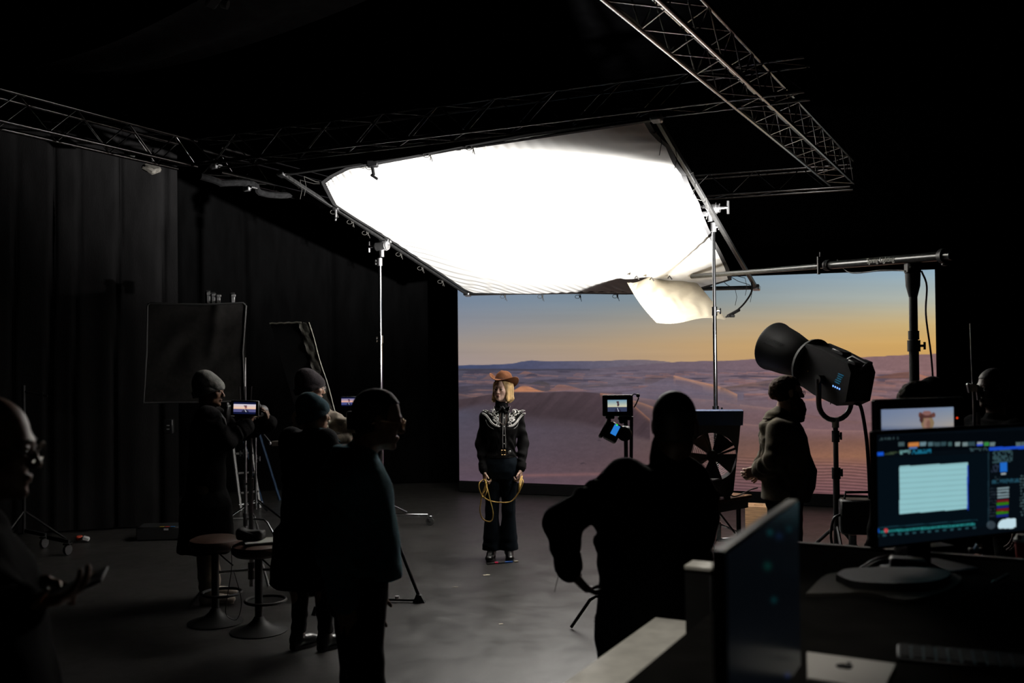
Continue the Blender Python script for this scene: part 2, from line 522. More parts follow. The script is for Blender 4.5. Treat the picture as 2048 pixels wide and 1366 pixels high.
# ------------------------------------------------------------------ black drapes
M_drape = mat('lit_drape_cloth', (0.0098, 0.0095, 0.0098), 0.95, 0, 6, 0.25, 0.25, 90, spec=0.0, stretch=(1, 1, 0.25))  # left drape: black cloth lightened, its stronger light put into the colour
def catmull(P, n):
    P = [np.asarray(p, float) for p in P]; P = [2 * P[0] - P[1]] + P + [2 * P[-1] - P[-2]]
    out = []
    for i in range(1, len(P) - 2):
        for k in range(n):
            t = k / n; a, b, c, d = P[i - 1], P[i], P[i + 1], P[i + 2]
            out.append(0.5 * (2 * b + (c - a) * t + (2 * a - 5 * b + 4 * c - d) * t * t + (3 * b - a - 3 * c + d) * t ** 3))
    out.append(P[-2]); return np.array(out)
M_drape_shaded = mat('shaded_drape_cloth', (0.0024, 0.0024, 0.0025), 0.95, 0, 6, 0.25, 0.25, 90, spec=0.0, stretch=(1, 1, 0.25))  # back drape: same black cloth darkened, its shade put into the colour
def drape(name, label, path, zt, zb, seed, amp=0.035, folds=(), per=0.034, m=None):
    C = catmull(path, 60); seg = np.linalg.norm(np.diff(C, axis=0), axis=1); s = np.concatenate([[0], np.cumsum(seg)])
    u = np.arange(0, s[-1], per); C = np.stack([np.interp(u, s, C[:, i]) for i in (0, 1)], 1)
    T = np.gradient(C, axis=0); T /= np.linalg.norm(T, axis=1)[:, None]; N = np.stack([T[:, 1], -T[:, 0]], 1)
    nz = 56; tz = np.linspace(0, 1, nz)
    P = np.zeros((len(u), nz, 3))
    for j, t in enumerate(tz):
        z = zt + (zb - zt) * t
        q = np.stack([u, np.full_like(u, t * 1.3), np.full_like(u, seed * 3.7)], 1)
        ph = 2.2 * vnoise(q, 0.7, seed)
        d = .4 * amp * (0.25 + 0.75 * np.clip(vnoise(q * (1, .3, 1), 1.1, seed + 3) + .3, 0, 1)) * np.sin(u * 11 + ph * 3) + 0.014 * vnoise(q * (1, .25, 1), 2.2, seed + 5)
        for uc, wd, a in folds:     # deep pleats that fade towards the floor
            d = d - a * np.exp(-((u - uc - 0.12 * vnoise(q * (0, 1, 1), 1.3, seed + 8)) / (wd * (0.7 + 0.6 * t))) ** 2)
        P[:, j, :2] = C + N * d[:, None]; P[:, j, 2] = z
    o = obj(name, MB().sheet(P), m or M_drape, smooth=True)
    return tag(o, label, 'curtain')
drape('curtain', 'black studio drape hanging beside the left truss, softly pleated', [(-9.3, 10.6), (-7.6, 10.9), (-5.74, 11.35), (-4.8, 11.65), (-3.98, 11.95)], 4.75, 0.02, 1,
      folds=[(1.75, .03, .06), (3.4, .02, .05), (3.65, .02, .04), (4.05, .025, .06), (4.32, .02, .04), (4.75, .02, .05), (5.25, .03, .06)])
drape('curtain', 'black backdrop drape running back to the picture wall', [(-6.0, 13.2), (-4.6, 14.4), (-3.2, 15.1), (-1.8, 15.6), (0.2, 15.75), (2.0, 15.8)], 5.6, 0.02, 2, amp=0.03, m=M_drape_shaded,
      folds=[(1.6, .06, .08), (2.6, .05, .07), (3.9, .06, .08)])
def swag():
    M_s = mat('black_ceiling_cloth', (0.12, 0.12, 0.124), 0.9, 0, 5, 0.2, spec=0.1)
    P = np.zeros((60, 14, 3)); a, b = atz(60, 190, 5.9), atz(640, 10, 5.9)
    side = nrm(np.cross(b - a, (0, 0, 1)))
    for i in range(60):
        t = i / 59
        for j in range(14):
            v = j / 13 - .5
            sag = -0.45 * (1 - (2 * t - 1) ** 2) * 0.8 - 0.18 * math.cos(v * 9) * (1 - abs(2 * t - 1))
            P[i, j] = a + (b - a) * t + side * v * (0.7 + 0.8 * t) + V(0, 0, 0.27 + sag * 0.5 - 0.05 * (1 - abs(2 * t - 1)))
    tag(obj('ceiling_cloth', MB().sheet(P), M_s, smooth=True), 'black cloth slung in a sagging swathe under the ceiling', 'cloth')
swag()

# ================================================================== rigging trusses
_ucyl = None
def unit_cyl():
    global _ucyl
    if _ucyl is None:
        mb = MB().cyl((0, 0, 0), (0, 0, 1), 1.0, n=8)
        me = bpy.data.meshes.new('brace'); me.from_pydata(np.concatenate(mb.v).tolist(), [], mb.f); me.update()
        me.materials.append(M_truss); me.polygons.foreach_set('use_smooth', np.array([len(p.vertices) == 4 for p in me.polygons]))
        _ucyl = me
    return _ucyl
def rod(name, p0, p1, r, parent, m=None):
    o = link(bpy.data.objects.new(name, unit_cyl())); o.parent = parent
    d = Vector(p1) - Vector(p0)
    q = Vector((0, 0, 1)).rotation_difference(d)
    o.matrix_basis = Matrix.Translation(Vector(p0) - Vector(ORI[parent.name])) @ q.to_matrix().to_4x4() @ Matrix.Diagonal((r, r, d.length, 1))
    ORI[o.name] = ORI[parent.name]
    if m is not None: o.material_slots[0].link = 'OBJECT'; o.material_slots[0].material = m
    return o
def truss(label, p0, p1, side, s=0.255, bay=0.27, faces=(0, 1, 2, 3), m=None):
    """p0, p1: ends of one bottom chord; side: direction of the other bottom chord"""
    p0, p1 = np.asarray(p0), np.asarray(p1); side = nrm(side); up = V(0, 0, 1)
    t = thing('lighting_truss', label, 'truss', p0, 'black rigging trusses under the ceiling')
    c = [(p0, p1), (p0 + side * s, p1 + side * s), (p0 + side * s + up * s, p1 + side * s + up * s), (p0 + up * s, p1 + up * s)]
    for a, b in c: rod('chord', a, b, 0.0175, t, m)
    L = np.linalg.norm(p1 - p0); n = int(L / bay)
    for fc in faces:
        (a0, a1), (b0, b1) = c[fc], c[(fc + 1) % 4]
        for i in range(n):
            u, v = i / n, (i + 1) / n
            pa, pb = (a0 + (a1 - a0) * u, b0 + (b1 - b0) * v) if (i + fc) % 2 else (b0 + (b1 - b0) * u, a0 + (a1 - a0) * v)
            rod('brace', pa, pb, 0.006, t, m)
    return t
ZT = 3.92
mN0, mN1 = atz(757, 284, ZT), atz(1513, 193, ZT)
dm = nrm(mN1 - mN0); side_m = np.array((-dm[1], dm[0], 0)); side_m = side_m if side_m[1] > 0 else -side_m
corner = atz(392, 331, ZT)
k0 = (corner - mN0) @ dm
truss('black truss crossing the middle of the view above the white bounce', mN0 + dm * k0, mN1 + dm * 0.35, side_m)
r0, r1 = atz(1210, 0, ZT), atz(1660, 370, ZT)
dr = nrm(r1 - r0)
side_r = np.array((dr[1], -dr[0], 0))
truss('truss running from upper right into the distance over the desert screen', r0 - dr * 3.0, r1, side_r, s=0.26, m=M_truss_lit)
l0, l1 = atz(0, 241, ZT), atz(372, 328, ZT)
dl = nrm(l1 - l0)
truss('truss at the upper left in front of the pleated drape', l0 - dl * 1.0, l1 + dl * 0.15, np.array((-dl[1], dl[0], 0)))
truss('far truss carrying clamps and cable behind the left corner of the bounce', l1 + dl * 0.5, l1 + dl * 3.4, np.array((-dl[1], dl[0], 0)), faces=(0, 1))
b0, b1 = atz(1330, 396, ZT), atz(1700, 372, ZT)
truss('dark truss closing the grid far back, right of the bounce', b0, b1, side_m, faces=(0, 3))

# cable bundle, clamps and small fixtures on the left trusses
def clampbit(label, p, s, R, m=M_alu, name='rigging_clamp'):
    t = thing(name, label, 'clamp', p)
    obj('jaw', MB().box(p, (s, s * .5, s * .9), R, s * .12).box(p + V(0, 0, s * .55), (s * .45, s * .45, s * .5), R, s * .1), m, t)
    obj('bolt', MB().cyl(p + R @ V(s * .3, 0, 0), p + R @ V(s * 1.1, 0, -.1 * s), s * .12, n=8), m, t)
    obj('handle', MB().cyl(p + R @ V(s * 1.1, -s * .5, -.1 * s), p + R @ V(s * 1.1, s * .5, -.1 * s), s * .09, n=8), m, t)
    return t
Rl = frame(dl)
clampbit('silver clamp on the far truss left of the bounce corner', l1 + dl * 0.9 + V(.0, 0, -.10), .09, Rl)
clampbit('second silver clamp further along the far left truss', l1 + dl * 1.6 + V(-.05, 0, -.08), .08, Rl)
clampbit('small silver clamp near the dim end of the far left truss', l1 + dl * 2.6 + V(.03, 0, -.07), .07, Rl)
clampbit('silver clamp where the two left trusses meet', corner + V(.15, 0.1, .02), .08, Rl)
t = thing('hanging_lamp', 'dusty metal lamp peeping out under the left truss', 'lamp', at(303, 335, 11.0))
p = at(303, 337, 11.0)
obj('housing', MB().box(p, (.16, .18, .07), rotm((0, 1, 0), .5) @ rotm((1, 0, 0), .4), .02), mat('dusty_metal', (.13, .12, .105), .7, .0, 30, .5), t)
obj('bracket', MB().cyl(p, p + V(0.02, 0, .22), .012), M_black, t)
t = thing('tube_light', 'two short white tube ends lying in the left truss', 'tube light', at(232, 300, 10.5))
obj('tube', MB().cyl(at(213, 296, 10.6), at(246, 306, 10.8), .016), mat('milky_tube', (.55, .58, .6), .4), t)
obj('end_cap', MB().cyl(at(258, 309, 10.9), at(268, 312, 10.95), .022), M_alu, t)
pts = [l1 + dl * (0.2 + .1 * i) + V(.06 * math.sin(i * 1.1), 0, -.09 - .03 * math.sin(i * .7)) for i in range(32)]
tag(obj('cable_bundle', MB().tube(pts, .035, 8), mat('grey_cable_sleeve', (.010, .010, .0105), .9, 0, 30, .4, spec=.05)), 'thick black cable bundle tied along the far left truss', 'cable')
t = thing('ceiling_fixture', 'grey fixture end cut by the top edge of the view', 'lamp', at(432, 3, 10.5))
obj('housing', MB().box(at(428, 0, 10.5), (.34, .12, .08), frame((.9, .5, -.25)), .02), mat('grey_fixture', (.3, .3, .3), .5), t)
obj('lens_ring', MB().cyl(at(444, 6, 10.5), at(456, 10, 10.5), .05, n=16), mat('grey_fixture'), t)

# ================================================================== the picture wall
LL, LR = V(-0.79, 14.6, 0), V(5.28, 12.4, 0)
LZ0, LZ1 = 0.168, 3.012
led_e = nrm(LR - LL); led_n = np.array((led_e[1], -led_e[0], 0))     # towards the camera
led_w = np.linalg.norm(LR - LL)
def lerp_grid(x, y, xs, ys, C):
    C = np.asarray(C, float)
    xi = np.interp(x, xs, np.arange(len(xs))); yi = np.interp(y, ys, np.arange(len(ys)))
    i = np.clip(xi.astype(int), 0, len(xs) - 2); j = np.clip(yi.astype(int), 0, len(ys) - 2); a = (xi - i)[:, None]; b = (yi - j)[:, None]
    return C[i, j] * (1 - a) * (1 - b) + C[i + 1, j] * a * (1 - b) + C[i, j + 1] * (1 - a) * b + C[i + 1, j + 1] * a * b
def sstep(a, b, x): t = np.clip((x - a) / (b - a), 0, 1); return t * t * (3 - 2 * t)
def desert(x, y):
    """colour of the picture shown on the wall (x, y in the picture's own units)"""
    n3 = lambda sx, sy, sd, o=3: fbm(np.stack([x * sx, y * sy, np.full_like(x, sd * 9.1)], 1), 1.0, o, sd)
    sky = lerp_grid(x, y, [916, 1150, 1400, 1600, 1880], [540, 600, 650, 690, 726], [
        [(112, 132, 156), (118, 134, 154), (138, 139, 146), (156, 144, 136), (158, 143, 140)],
        [(110, 132, 154), (122, 138, 152), (150, 146, 141), (170, 150, 128), (168, 147, 130)],
        [(116, 140, 158), (134, 146, 150), (172, 157, 134), (188, 156, 114), (188, 154, 114)],
        [(132, 156, 174), (156, 163, 160), (188, 164, 126), (198, 160, 104), (196, 156, 102)],
        [(146, 173, 190), (178, 182, 170), (203, 174, 118), (208, 164, 96), (204, 158, 94)]])
    sky = sky * (1 + 0.022 * n3(.004, .10, 2))[:, None]
    hz = np.interp(x, [900, 1000, 1031, 1046, 1064, 1108, 1195, 1240, 1280, 1346, 1431, 1516, 1600, 1712, 1880], [731, 729, 726, 723, 721, 722.5, 722, 720.5, 719, 724, 722, 718, 717, 715, 707])
    hz = hz + 1.2 * n3(.05, 0, 3)
    g = lerp_grid(x, y, [916, 1050, 1200, 1400, 1600, 1880], [740, 770, 800, 830, 860, 885, 912, 935, 1000], [
        [(82, 80, 96), (86, 80, 96), (84, 74, 84), (94, 90, 108), (98, 90, 106), (100, 90, 104), (102, 90, 104), (106, 90, 102), (112, 92, 112)],
        [(84, 80, 98), (92, 84, 98), (84, 70, 78), (82, 69, 76), (99, 88, 101), (101, 88, 100), (102, 87, 98), (108, 88, 98), (116, 92, 108)],
        [(104, 94, 108), (106, 96, 108), (86, 72, 80), (88, 72, 77), (98, 83, 92), (101, 85, 93), (103, 84, 92), (110, 88, 94), (120, 92, 104)],
        [(118, 101, 113), (118, 104, 116), (121, 107, 118), (130, 104, 108), (128, 103, 104), (126, 98, 94), (130, 98, 92), (126, 94, 94), (120, 88, 98)],
        [(128, 102, 108), (123, 101, 108), (123, 103, 112), (133, 104, 110), (140, 108, 112), (138, 100, 90), (160, 112, 92), (138, 98, 94), (124, 86, 92)],
        [(136, 104, 104), (128, 99, 102), (126, 100, 104), (136, 104, 108), (146, 110, 112), (148, 104, 86), (176, 122, 92), (146, 100, 94), (124, 84, 90)]])
    def blend(c, m): nonlocal g; g = g + (np.asarray(c, float) - g) * np.clip(m, 0, 1)[:, None]
    # far plain: long streaks of light and shade
    far = sstep(736, 744, y) * (1 - sstep(785, 800, y))
    st = n3(.018, .22, 5, 4)
    g = g * (1 + 0.20 * far * st)[:, None]
    blend((172, 126, 114), far * sstep(.15, .5, n3(.020, .24, 6)) * .6 * sstep(744, 756, y))
    blend((64, 60, 76), far * sstep(.1, .5, n3(.022, .28, 7)) * .65)
    # blue range on the left and pale hills on the right
    rb = np.interp(x, [900, 1040, 1160, 1350], [737, 738, 740, 724])
    mt = sstep(-.8, .8, rb - y) * (x < 1352)
    blend(lerp_grid(x, y, [900, 1100, 1350], [715, 745], [[(66, 78, 116), (66, 76, 110)], [(88, 90, 116), (84, 84, 110)], [(134, 118, 122), (126, 112, 120)]]) * (1 + .06 * n3(.08, .2, 8))[:, None], mt)
    blend((58, 56, 68), np.exp(-((y - 739.5 - 1.0 * n3(.02, 0, 9)) / 1.6) ** 2) * (x < 1180) * .7)
    # middle dunes: each is a ridge with a lit and a shaded flank
    def ridge(pts, lit, depth, soft=1.2, a=1.0, wob=0.0):
        xs, ys = zip(*pts); ry = np.interp(x, xs, ys) + wob * n3(.03, 0, 11)
        inn = (x > xs[0]) & (x < xs[-1]); d = y - ry
        blend(lit, inn * sstep(-soft, soft, d) * np.exp(-np.clip(d, 0, None) / depth) * a)
    ridge([(915, 787), (940, 791), (980, 795), (1005, 790)], (164, 118, 104), 3.5, a=.7)
    ridge([(916, 775), (950, 770), (1010, 772), (1040, 768)], (72, 66, 78), 9, a=.8)
    def bump(px, py, wl, wr, hgt, c, a=1.0, base=None):
        prof = np.where(x < px, np.exp(-((x - px) / wl) ** 2), np.exp(-((x - px) / wr) ** 2))
        top = py + hgt * (1 - prof); base = py + hgt if base is None else base
        blend(c, sstep(-.8, .8, y - top) * (1 - sstep(-2, 2, y - base)) * (prof > .04) * a)
    bump(1050, 742.5, 9, 16, 6, (146, 104, 94), .7); bump(1064, 747, 12, 13, 6, (70, 66, 82), .9)
    bump(985, 745, 14, 20, 14, (132, 98, 92), .6)
    bump(1090, 764, 16, 14, 19, (92, 80, 86)); bump(1118, 769, 14, 44, 14, (160, 112, 98), .65); bump(1080, 762, 20, 15, 7, (74, 68, 72), .7)
    bump(1048, 771, 18, 26, 13, (196, 132, 98), 1.0, 784)
    bump(1240, 776, 60, 50, 9, (124, 110, 126), .6)
    ridge([(1060, 785), (1110, 783), (1150, 779), (1200, 775), (1265, 772)], (122, 108, 124), 6, a=.8)
    # scattered small dunes of the middle distance, larger towards the viewer
    rr_ = random.Random(11)
    for _ in range(75):
        t_ = rr_.random() ** 1.3; py_ = 743 + 52 * t_; px_ = rr_.uniform(916, 1880); wd = (14 + 46 * t_) * rr_.uniform(.6, 1.3); hg = (2.0 + 5.5 * t_) * rr_.uniform(.6, 1.2)
        if px_ < 1260 and py_ > 776: continue
        wm = np.clip((px_ - 950) / 700, 0, 1); litc = np.array((150, 112, 108)) + wm * np.array((26, 10, 2)); shd = np.array((78, 72, 90)) + wm * np.array((26, 8, 0))
        bump(px_, py_, wd * .8, wd * 1.2, hg, shd, .45); ridge([(px_ - wd * .2, py_ + .3), (px_ + wd * .3, py_ + hg * .15), (px_ + wd * .9, py_ + hg * .5), (px_ + wd * 1.5, py_ + hg * .95)], litc, 1.4 + 1.8 * t_, .8, .72)
    # ridge with the orange crest in the middle
    bump(1352, 752, 60, 75, 34, (112, 102, 118), .8, 800)
    ridge([(1347, 751), (1356, 753), (1380, 759), (1415, 767), (1448, 776), (1475, 789)], (206, 146, 112), 5.5, a=.95)
    ridge([(1290, 757), (1310, 752), (1335, 752), (1350, 754)], (112, 84, 78), 4, a=.7)
    ridge([(1352, 760), (1372, 762), (1392, 768), (1406, 774)], (98, 88, 106), 8, a=.6)
    ridge([(1440, 776), (1480, 770), (1520, 764), (1560, 757), (1640, 756)], (112, 88, 82), 6, a=.85, soft=2)
    ridge([(1490, 760), (1530, 757), (1570, 755)], (150, 124, 126), 2.2, a=.8)
    ridge([(1452, 775), (1500, 769), (1545, 767), (1600, 772), (1660, 776)], (96, 78, 78), 4, a=.6)
    # big shaded dune on the left with its streaked slip face
    xs = [905, 940, 980, 1035, 1090, 1130, 1170, 1200, 1225, 1245, 1262, 1300]
    top = np.interp(x, xs, [801, 796, 789, 785.5, 784.5, 783, 784, 787, 791, 797, 806, 840]) + .5 * n3(.05, 0, 12)
    bot = np.interp(x, [905, 940, 975, 1010, 1045, 1090, 1130, 1170, 1210, 1250, 1300], [822, 812, 806, 818, 827, 834, 838, 846, 856, 866, 880])
    strk = fbm(np.stack([(x + y * .9) * .11, (x - y) * .012, np.full_like(x, 3.0)], 1), 1, 3, 14)
    face = sstep(-1, 1, y - top) * (1 - sstep(-7, 7, y - bot)) * (x < 1300)
    blend(np.array((76, 62, 68)) * (1 + .16 * strk[:, None]) + np.array((6, 3, 4)) * sstep(1100, 1260, x)[:, None], face * .95)
    ridge(list(zip(xs[7:], [786.5, 790.5, 796.5, 805.5, 839])), (204, 138, 104), 3.2, a=.9)
    ridge([(1225, 790), (1262, 793), (1300, 798), (1318, 802)], (150, 114, 110), 8, a=.6)
    ridge([(1255, 798), (1285, 806), (1312, 816)], (200, 140, 106), 4, a=.8)
    # pale lips on the right
    ridge([(1380, 796), (1430, 800), (1480, 812), (1540, 818)], (152, 118, 114), 3, a=.5)
    ridge([(1480, 809), (1530, 815), (1570, 818), (1620, 832), (1700, 842), (1760, 844)], (170, 132, 126), 2.4, a=.8)
    ridge([(1480, 847), (1540, 852), (1620, 858), (1700, 861), (1800, 862)], (176, 134, 128), 3, a=.75)
    ridge([(1565, 790), (1610, 786), (1660, 790), (1720, 796), (1780, 798)], (176, 126, 112), 3, a=.75)
    bump(1650, 792, 30, 22, 9, (186, 128, 108), .6)
    ridge([(1600, 827), (1680, 839), (1760, 846)], (116, 84, 84), 8, a=.5)
    ridge([(1600, 776), (1700, 766), (1790, 762), (1880, 768)], (112, 86, 84), 12, a=.55, soft=3)
    bump(1820, 744, 60, 8, 13, (112, 78, 70), .8); ridge([(1822, 744), (1850, 752), (1880, 760)], (190, 122, 92), 6, a=.9)
    # foreground ripples bottom right
    rip = np.sin((y + (x - 1600) * (-.055) + 2.5 * n3(.012, .03, 15)) * (2 * math.pi / 6.2))
    rm = sstep(912, 930, y + (1600 - x) * .05) * sstep(1380, 1480, x)
    g = g * (1 + rm * (.16 * np.sign(rip) * np.abs(rip) ** .6))[:, None]
    # pink band and ripples bottom left, footprints
    bandy = 951 - (x - 1050) * .02
    blend((150, 108, 110), np.exp(-((y - bandy) / 3.4) ** 2) * sstep(1010, 1060, x) * (1 - sstep(1250, 1330, x)) * .8)
    fp = sstep(.42, .6, n3(.05, .11, 16, 3)) * sstep(855, 875, y) * (1 - sstep(925, 940, y)) * sstep(1090, 1130, x) * (1 - sstep(1330, 1400, x))
    blend((66, 56, 66), fp * .75)
    g = g * (1 + .045 * n3(.09, .22, 17, 3) + .035 * n3(.4, .5, 18, 2))[:, None]
    g = g * (.93 - .12 * sstep(770, 850, y) + .05 * sstep(1400, 1700, x))[:, None]
    m = sstep(-.7, .7, y - hz)[:, None]
    return np.clip(sky * (1 - m) + g * m, 0, 255)
def picture_mesh(name, P, col, m, parent):
    nu, nv = P.shape[:2]
    i, j = np.meshgrid(np.arange(nu - 1), np.arange(nv - 1), indexing='ij'); q = (i * nv + j).ravel()
    F_ = np.stack([q, q + nv, q + nv + 1, q + 1], 1)
    o = raw_obj(name, P.reshape(-1, 3), F_, m, parent, False)
    at_ = o.data.color_attributes.new('picture', 'FLOAT_COLOR', 'POINT')
    at_.data.foreach_set('color', np.concatenate([lin(col), np.ones((len(col), 1))], 1).astype(np.float32).ravel())
    return o
led = thing('led_wall', 'large LED video wall showing desert dunes at sunset', 'screen', (*((LL + LR) / 2)[:2], 0))
nu, nv = 640, 290
s = np.linspace(0, 1, nu)[:, None, None]; tz = np.linspace(LZ0, LZ1, nv)[None, :, None]
G = LL + (LR - LL) * s + V(0, 0, 1) * tz
px, py = proj(G.reshape(-1, 3))
picture_mesh('picture', G, desert(px, py), mat_screen('led_picture', 1.0), led)
R_led = np.stack([led_e, -led_n, V(0, 0, 1)], 1)
mid = (LL + LR) / 2 - led_n * 0.06
obj('cabinet_body', MB().box(mid + V(0, 0, (LZ0 + LZ1) / 2), (led_w + .02, .10, LZ1 - LZ0 + .02), R_led, .004), M_blackp, led, False)
obj('base_rail', MB().box(mid + V(0, 0, .08), (led_w + .02, .14, .15), R_led, .01), M_wall, led, False)
for k in range(5):
    c = LL + (LR - LL) * ((k + .5) / 5) - led_n * 0.5
    obj('support_foot', MB().box(c + V(0, 0, .03), (.08, .9, .06), R_led).box(c + led_n * .3 + V(0, 0, 1.4), (.06, .06, 2.8), R_led), M_black, led, False)

# ================================================================== the overhead bounce
cA, cB, cC = at(565, 348, 10.24), at(935, 588, 13.62), at(1512, 575, 11.63)
fn = nrm(np.cross(cC - cB, cA - cB)); fn = fn if fn[2] < 0 else -fn        # faces down and to the camera
def onplane(px, py, lift=0.0):
    d = ray(px, py); t = ((cA - EYE) @ fn) / (d @ fn)
    return EYE + d * t + fn * lift
cD = onplane(1313, 236)
bou = thing('bounce_frame', 'huge white bounce cloth laced in a black square frame overhead', 'bounce frame', ((cA + cC) / 2) - V(0, 0, .6))
Mf = mat('frame_tube', (.03, .03, .03), .4, .6, 30, .3)
for nm, a, b in (('frame_bar', cA, cB), ('frame_bar', cB, cC), ('frame_bar', cC, cD), ('frame_bar', cD, cA)):
    e = nrm(b - a); R = np.stack([e, np.cross(fn, e), fn], 1)
    obj(nm, MB().box((a + b) / 2, (np.linalg.norm(b - a) + .05, .042, .042), R, .006), Mf, bou)
for c in (cA, cB, cC, cD):
    obj('corner_joint', MB().box(c, (.09, .09, .06), np.stack([nrm(cB - cA), np.cross(fn, nrm(cB - cA)), fn], 1), .01), M_steel, bou)
top = [(652, 362), (668, 350), (700, 334), (750, 326), (860, 306), (1060, 270), (1200, 252), (1287, 240)]
right = [(1287, 240), (1300, 262), (1316, 278), (1332, 290), (1337, 302), (1346, 322), (1362, 344), (1367, 358), (1376, 378), (1390, 404), (1394, 418), (1408, 450), (1430, 492), (1450, 535), (1456, 556)]
bottom = [(948, 582), (1050, 584), (1250, 584), (1330, 581), (1400, 572), (1456, 556)]
left = [(652, 362), (660, 378), (667, 392), (674, 405), (720, 436), (800, 488), (880, 541), (930, 575), (948, 582)]
def bcurve(pts, n):
    P = np.array([onplane(*p) for p in pts]); sg = np.concatenate([[0], np.cumsum(np.linalg.norm(np.diff(P, axis=0), axis=1))]); sg /= sg[-1]
    u = np.linspace(0, 1, n); return np.stack([np.interp(u, sg, P[:, i]) for i in range(3)], 1)
NB = 190
cT, cBt, cL, cRt = bcurve(top, NB), bcurve(bottom, NB), bcurve(left, NB), bcurve(right, NB)
uu, vv = np.meshgrid(np.linspace(0, 1, NB), np.linspace(0, 1, NB), indexing='ij')
U_, V_ = uu[..., None], vv[..., None]
coons = (1 - V_) * cT[:, None] + V_ * cBt[:, None] + (1 - U_) * cL[None] + U_ * cRt[None] \
    - ((1 - U_) * (1 - V_) * cT[0] + U_ * (1 - V_) * cT[-1] + (1 - U_) * V_ * cBt[0] + U_ * V_ * cBt[-1])
q = np.stack([uu * 4, vv * 4, uu * 0], -1)
nz = lambda sc, sd: vnoise(q, sc, sd)
eL, eT, eB, eR = np.exp(-uu / .10), np.exp(-vv / .05), np.exp(-(1 - vv) / .09), np.exp(-(1 - uu) / .10)
gate = np.clip(nz(1.3, 11) * 1.6 + .35, 0, 1)
wr = .010 * eL * gate * np.sin(vv * 105 - uu * 75 + 9 * nz(.9, 3)) + .004 * eT * np.sin(uu * 190 + 3 * nz(2, 4)) + .005 * eB * np.sin(uu * 150 + (1 - vv) * 70 + 4 * nz(1.2, 5)) \
    + .006 * eR * np.sin(vv * 120 + 40 * (1 - uu) + 3 * nz(1.6, 6))
cr = np.exp(-((uu ** 2 + vv ** 2) / .006))
wr = wr + .014 * cr * np.sin((uu - vv) * 420)
sag = -0.05 * np.sin(math.pi * uu) * np.sin(math.pi * vv) + .012 * nz(1.1, 7)
edge = np.minimum(np.minimum(uu, 1 - uu), np.minimum(vv, 1 - vv)); damp = np.clip(edge / .006, 0, 1)
surf = coons - fn * ((wr * damp + sag) [..., None]) * 1.0 + fn * 0.02
M_white = mat('white_bounce_cloth', (.80, .79, .765), .85, 0, 8, .03, spec=.1)
M_back = mat('black_cloth_backing', (.015, .015, .016), .9, 0, 8, .2, spec=.1)
fab = obj('bounce_cloth', MB().sheet(surf), M_white, bou, True)
obj('black_backing', MB().sheet(surf - fn * .012), M_back, bou, True)
# black webbing round the cloth
web = np.concatenate([surf[:, 0], surf[-1, 1:], surf[-2::-1, -1], surf[0, -2:0:-1]])
cen = surf.mean((0, 1)); wb = []
for i in range(len(web)):
    tgt = nrm(web[(i + 1) % len(web)] - web[i - 1]); o_ = nrm(np.cross(tgt, fn)); o_ = o_ if o_ @ (web[i] - cen) > 0 else -o_
    wb.append([web[i] - o_ * .001 - fn * .003, web[i] + o_ * .045 - fn * .001])
wb.append(wb[0])
obj('edge_webbing', MB().sheet(np.array(wb)), mat('black_webbing', (.02, .02, .021), .8), bou, True)
# tie cords down the frame
def bow(p, s, seed):
    r = random.Random(seed); mb = MB()
    lp = [p + s * V(.5 * math.sin(a) - .5, 0, .35 * math.cos(a) - .35) for a in np.linspace(0, 2 * math.pi, 10)]
    mb.tube(lp, .0035, 5)
    mb.tube([p, p + s * V(.1, 0, -.5), p + s * V(.25 + .2 * r.random(), 0, -1.3)], .0035, 5)
    mb.tube([p, p + s * V(-.1 + .3 * r.random(), 0, -.4), p + s * V(.05, 0, -.8 - .5 * r.random())], .0035, 5)
    R = frame(cB - cA); mb.tube([p + R @ V(.0, .02 * math.sin(a), 0) + fn * .035 * math.cos(a) for a in np.linspace(0, 6.28, 9)], .004, 5)
    return mb
k = 0
for pts, lst in ((left, [(672, 420), (705, 440), (735, 462), (802, 505), (845, 533), (885, 560)]), (bottom, [(1010, 590), (1085, 590), (1160, 590), (1235, 589), (1330, 588)]), (top, [(745, 330), (860, 305), (945, 290)])):
    for p in lst:
        obj('tie_cord', bow(onplane(*p), .065, k), M_cord, bou); k += 1
for p0, p1 in (((1300, 262), (1318, 262)), ((1333, 291), (1349, 290)), ((1363, 345), (1386, 345)), ((1392, 397), (1412, 396)), ((1452, 540), (1490, 556)), ((1452, 548), (1500, 570)), ((655, 366), (608, 353)), ((655, 367), (600, 360)), ((1440, 557), (1470, 577))):
    a, b = onplane(*p0), onplane(*p1); mb = MB().tube([a, (a + b) / 2 + V(0, 0, -.02), b], .004, 5); mb.tube([b, b + V(.02, 0, -.1), b + V(.0, 0, -.2)], .003, 5)
    obj('tie_cord', mb, M_cord, bou)
def spring_clamp(p, R, s):
    mb = MB().box(p, (s, s * .7, s * .6), R, s * .1).cyl(p + R @ V(0, 0, -.3 * s), p + R @ V(.1 * s, 0, -1.0 * s), s * .14, n=8)
    mb.box(p + R @ V(.15 * s, 0, -1.15 * s), (s * .75, s * .2, s * .22), R @ rotm((0, 1, 0), .6), s * .05).cyl(p + R @ V(-.6 * s, 0, .1 * s), p + R @ V(-.2 * s, 0, .1 * s), s * .12, n=8)
    return mb
obj('clamp', spring_clamp(onplane(672, 415), frame((1, 0, 0)), .11), M_steel, bou)
obj('clamp', spring_clamp(onplane(746, 322, .03), frame((0, 1, 0)), .11), M_black, bou)

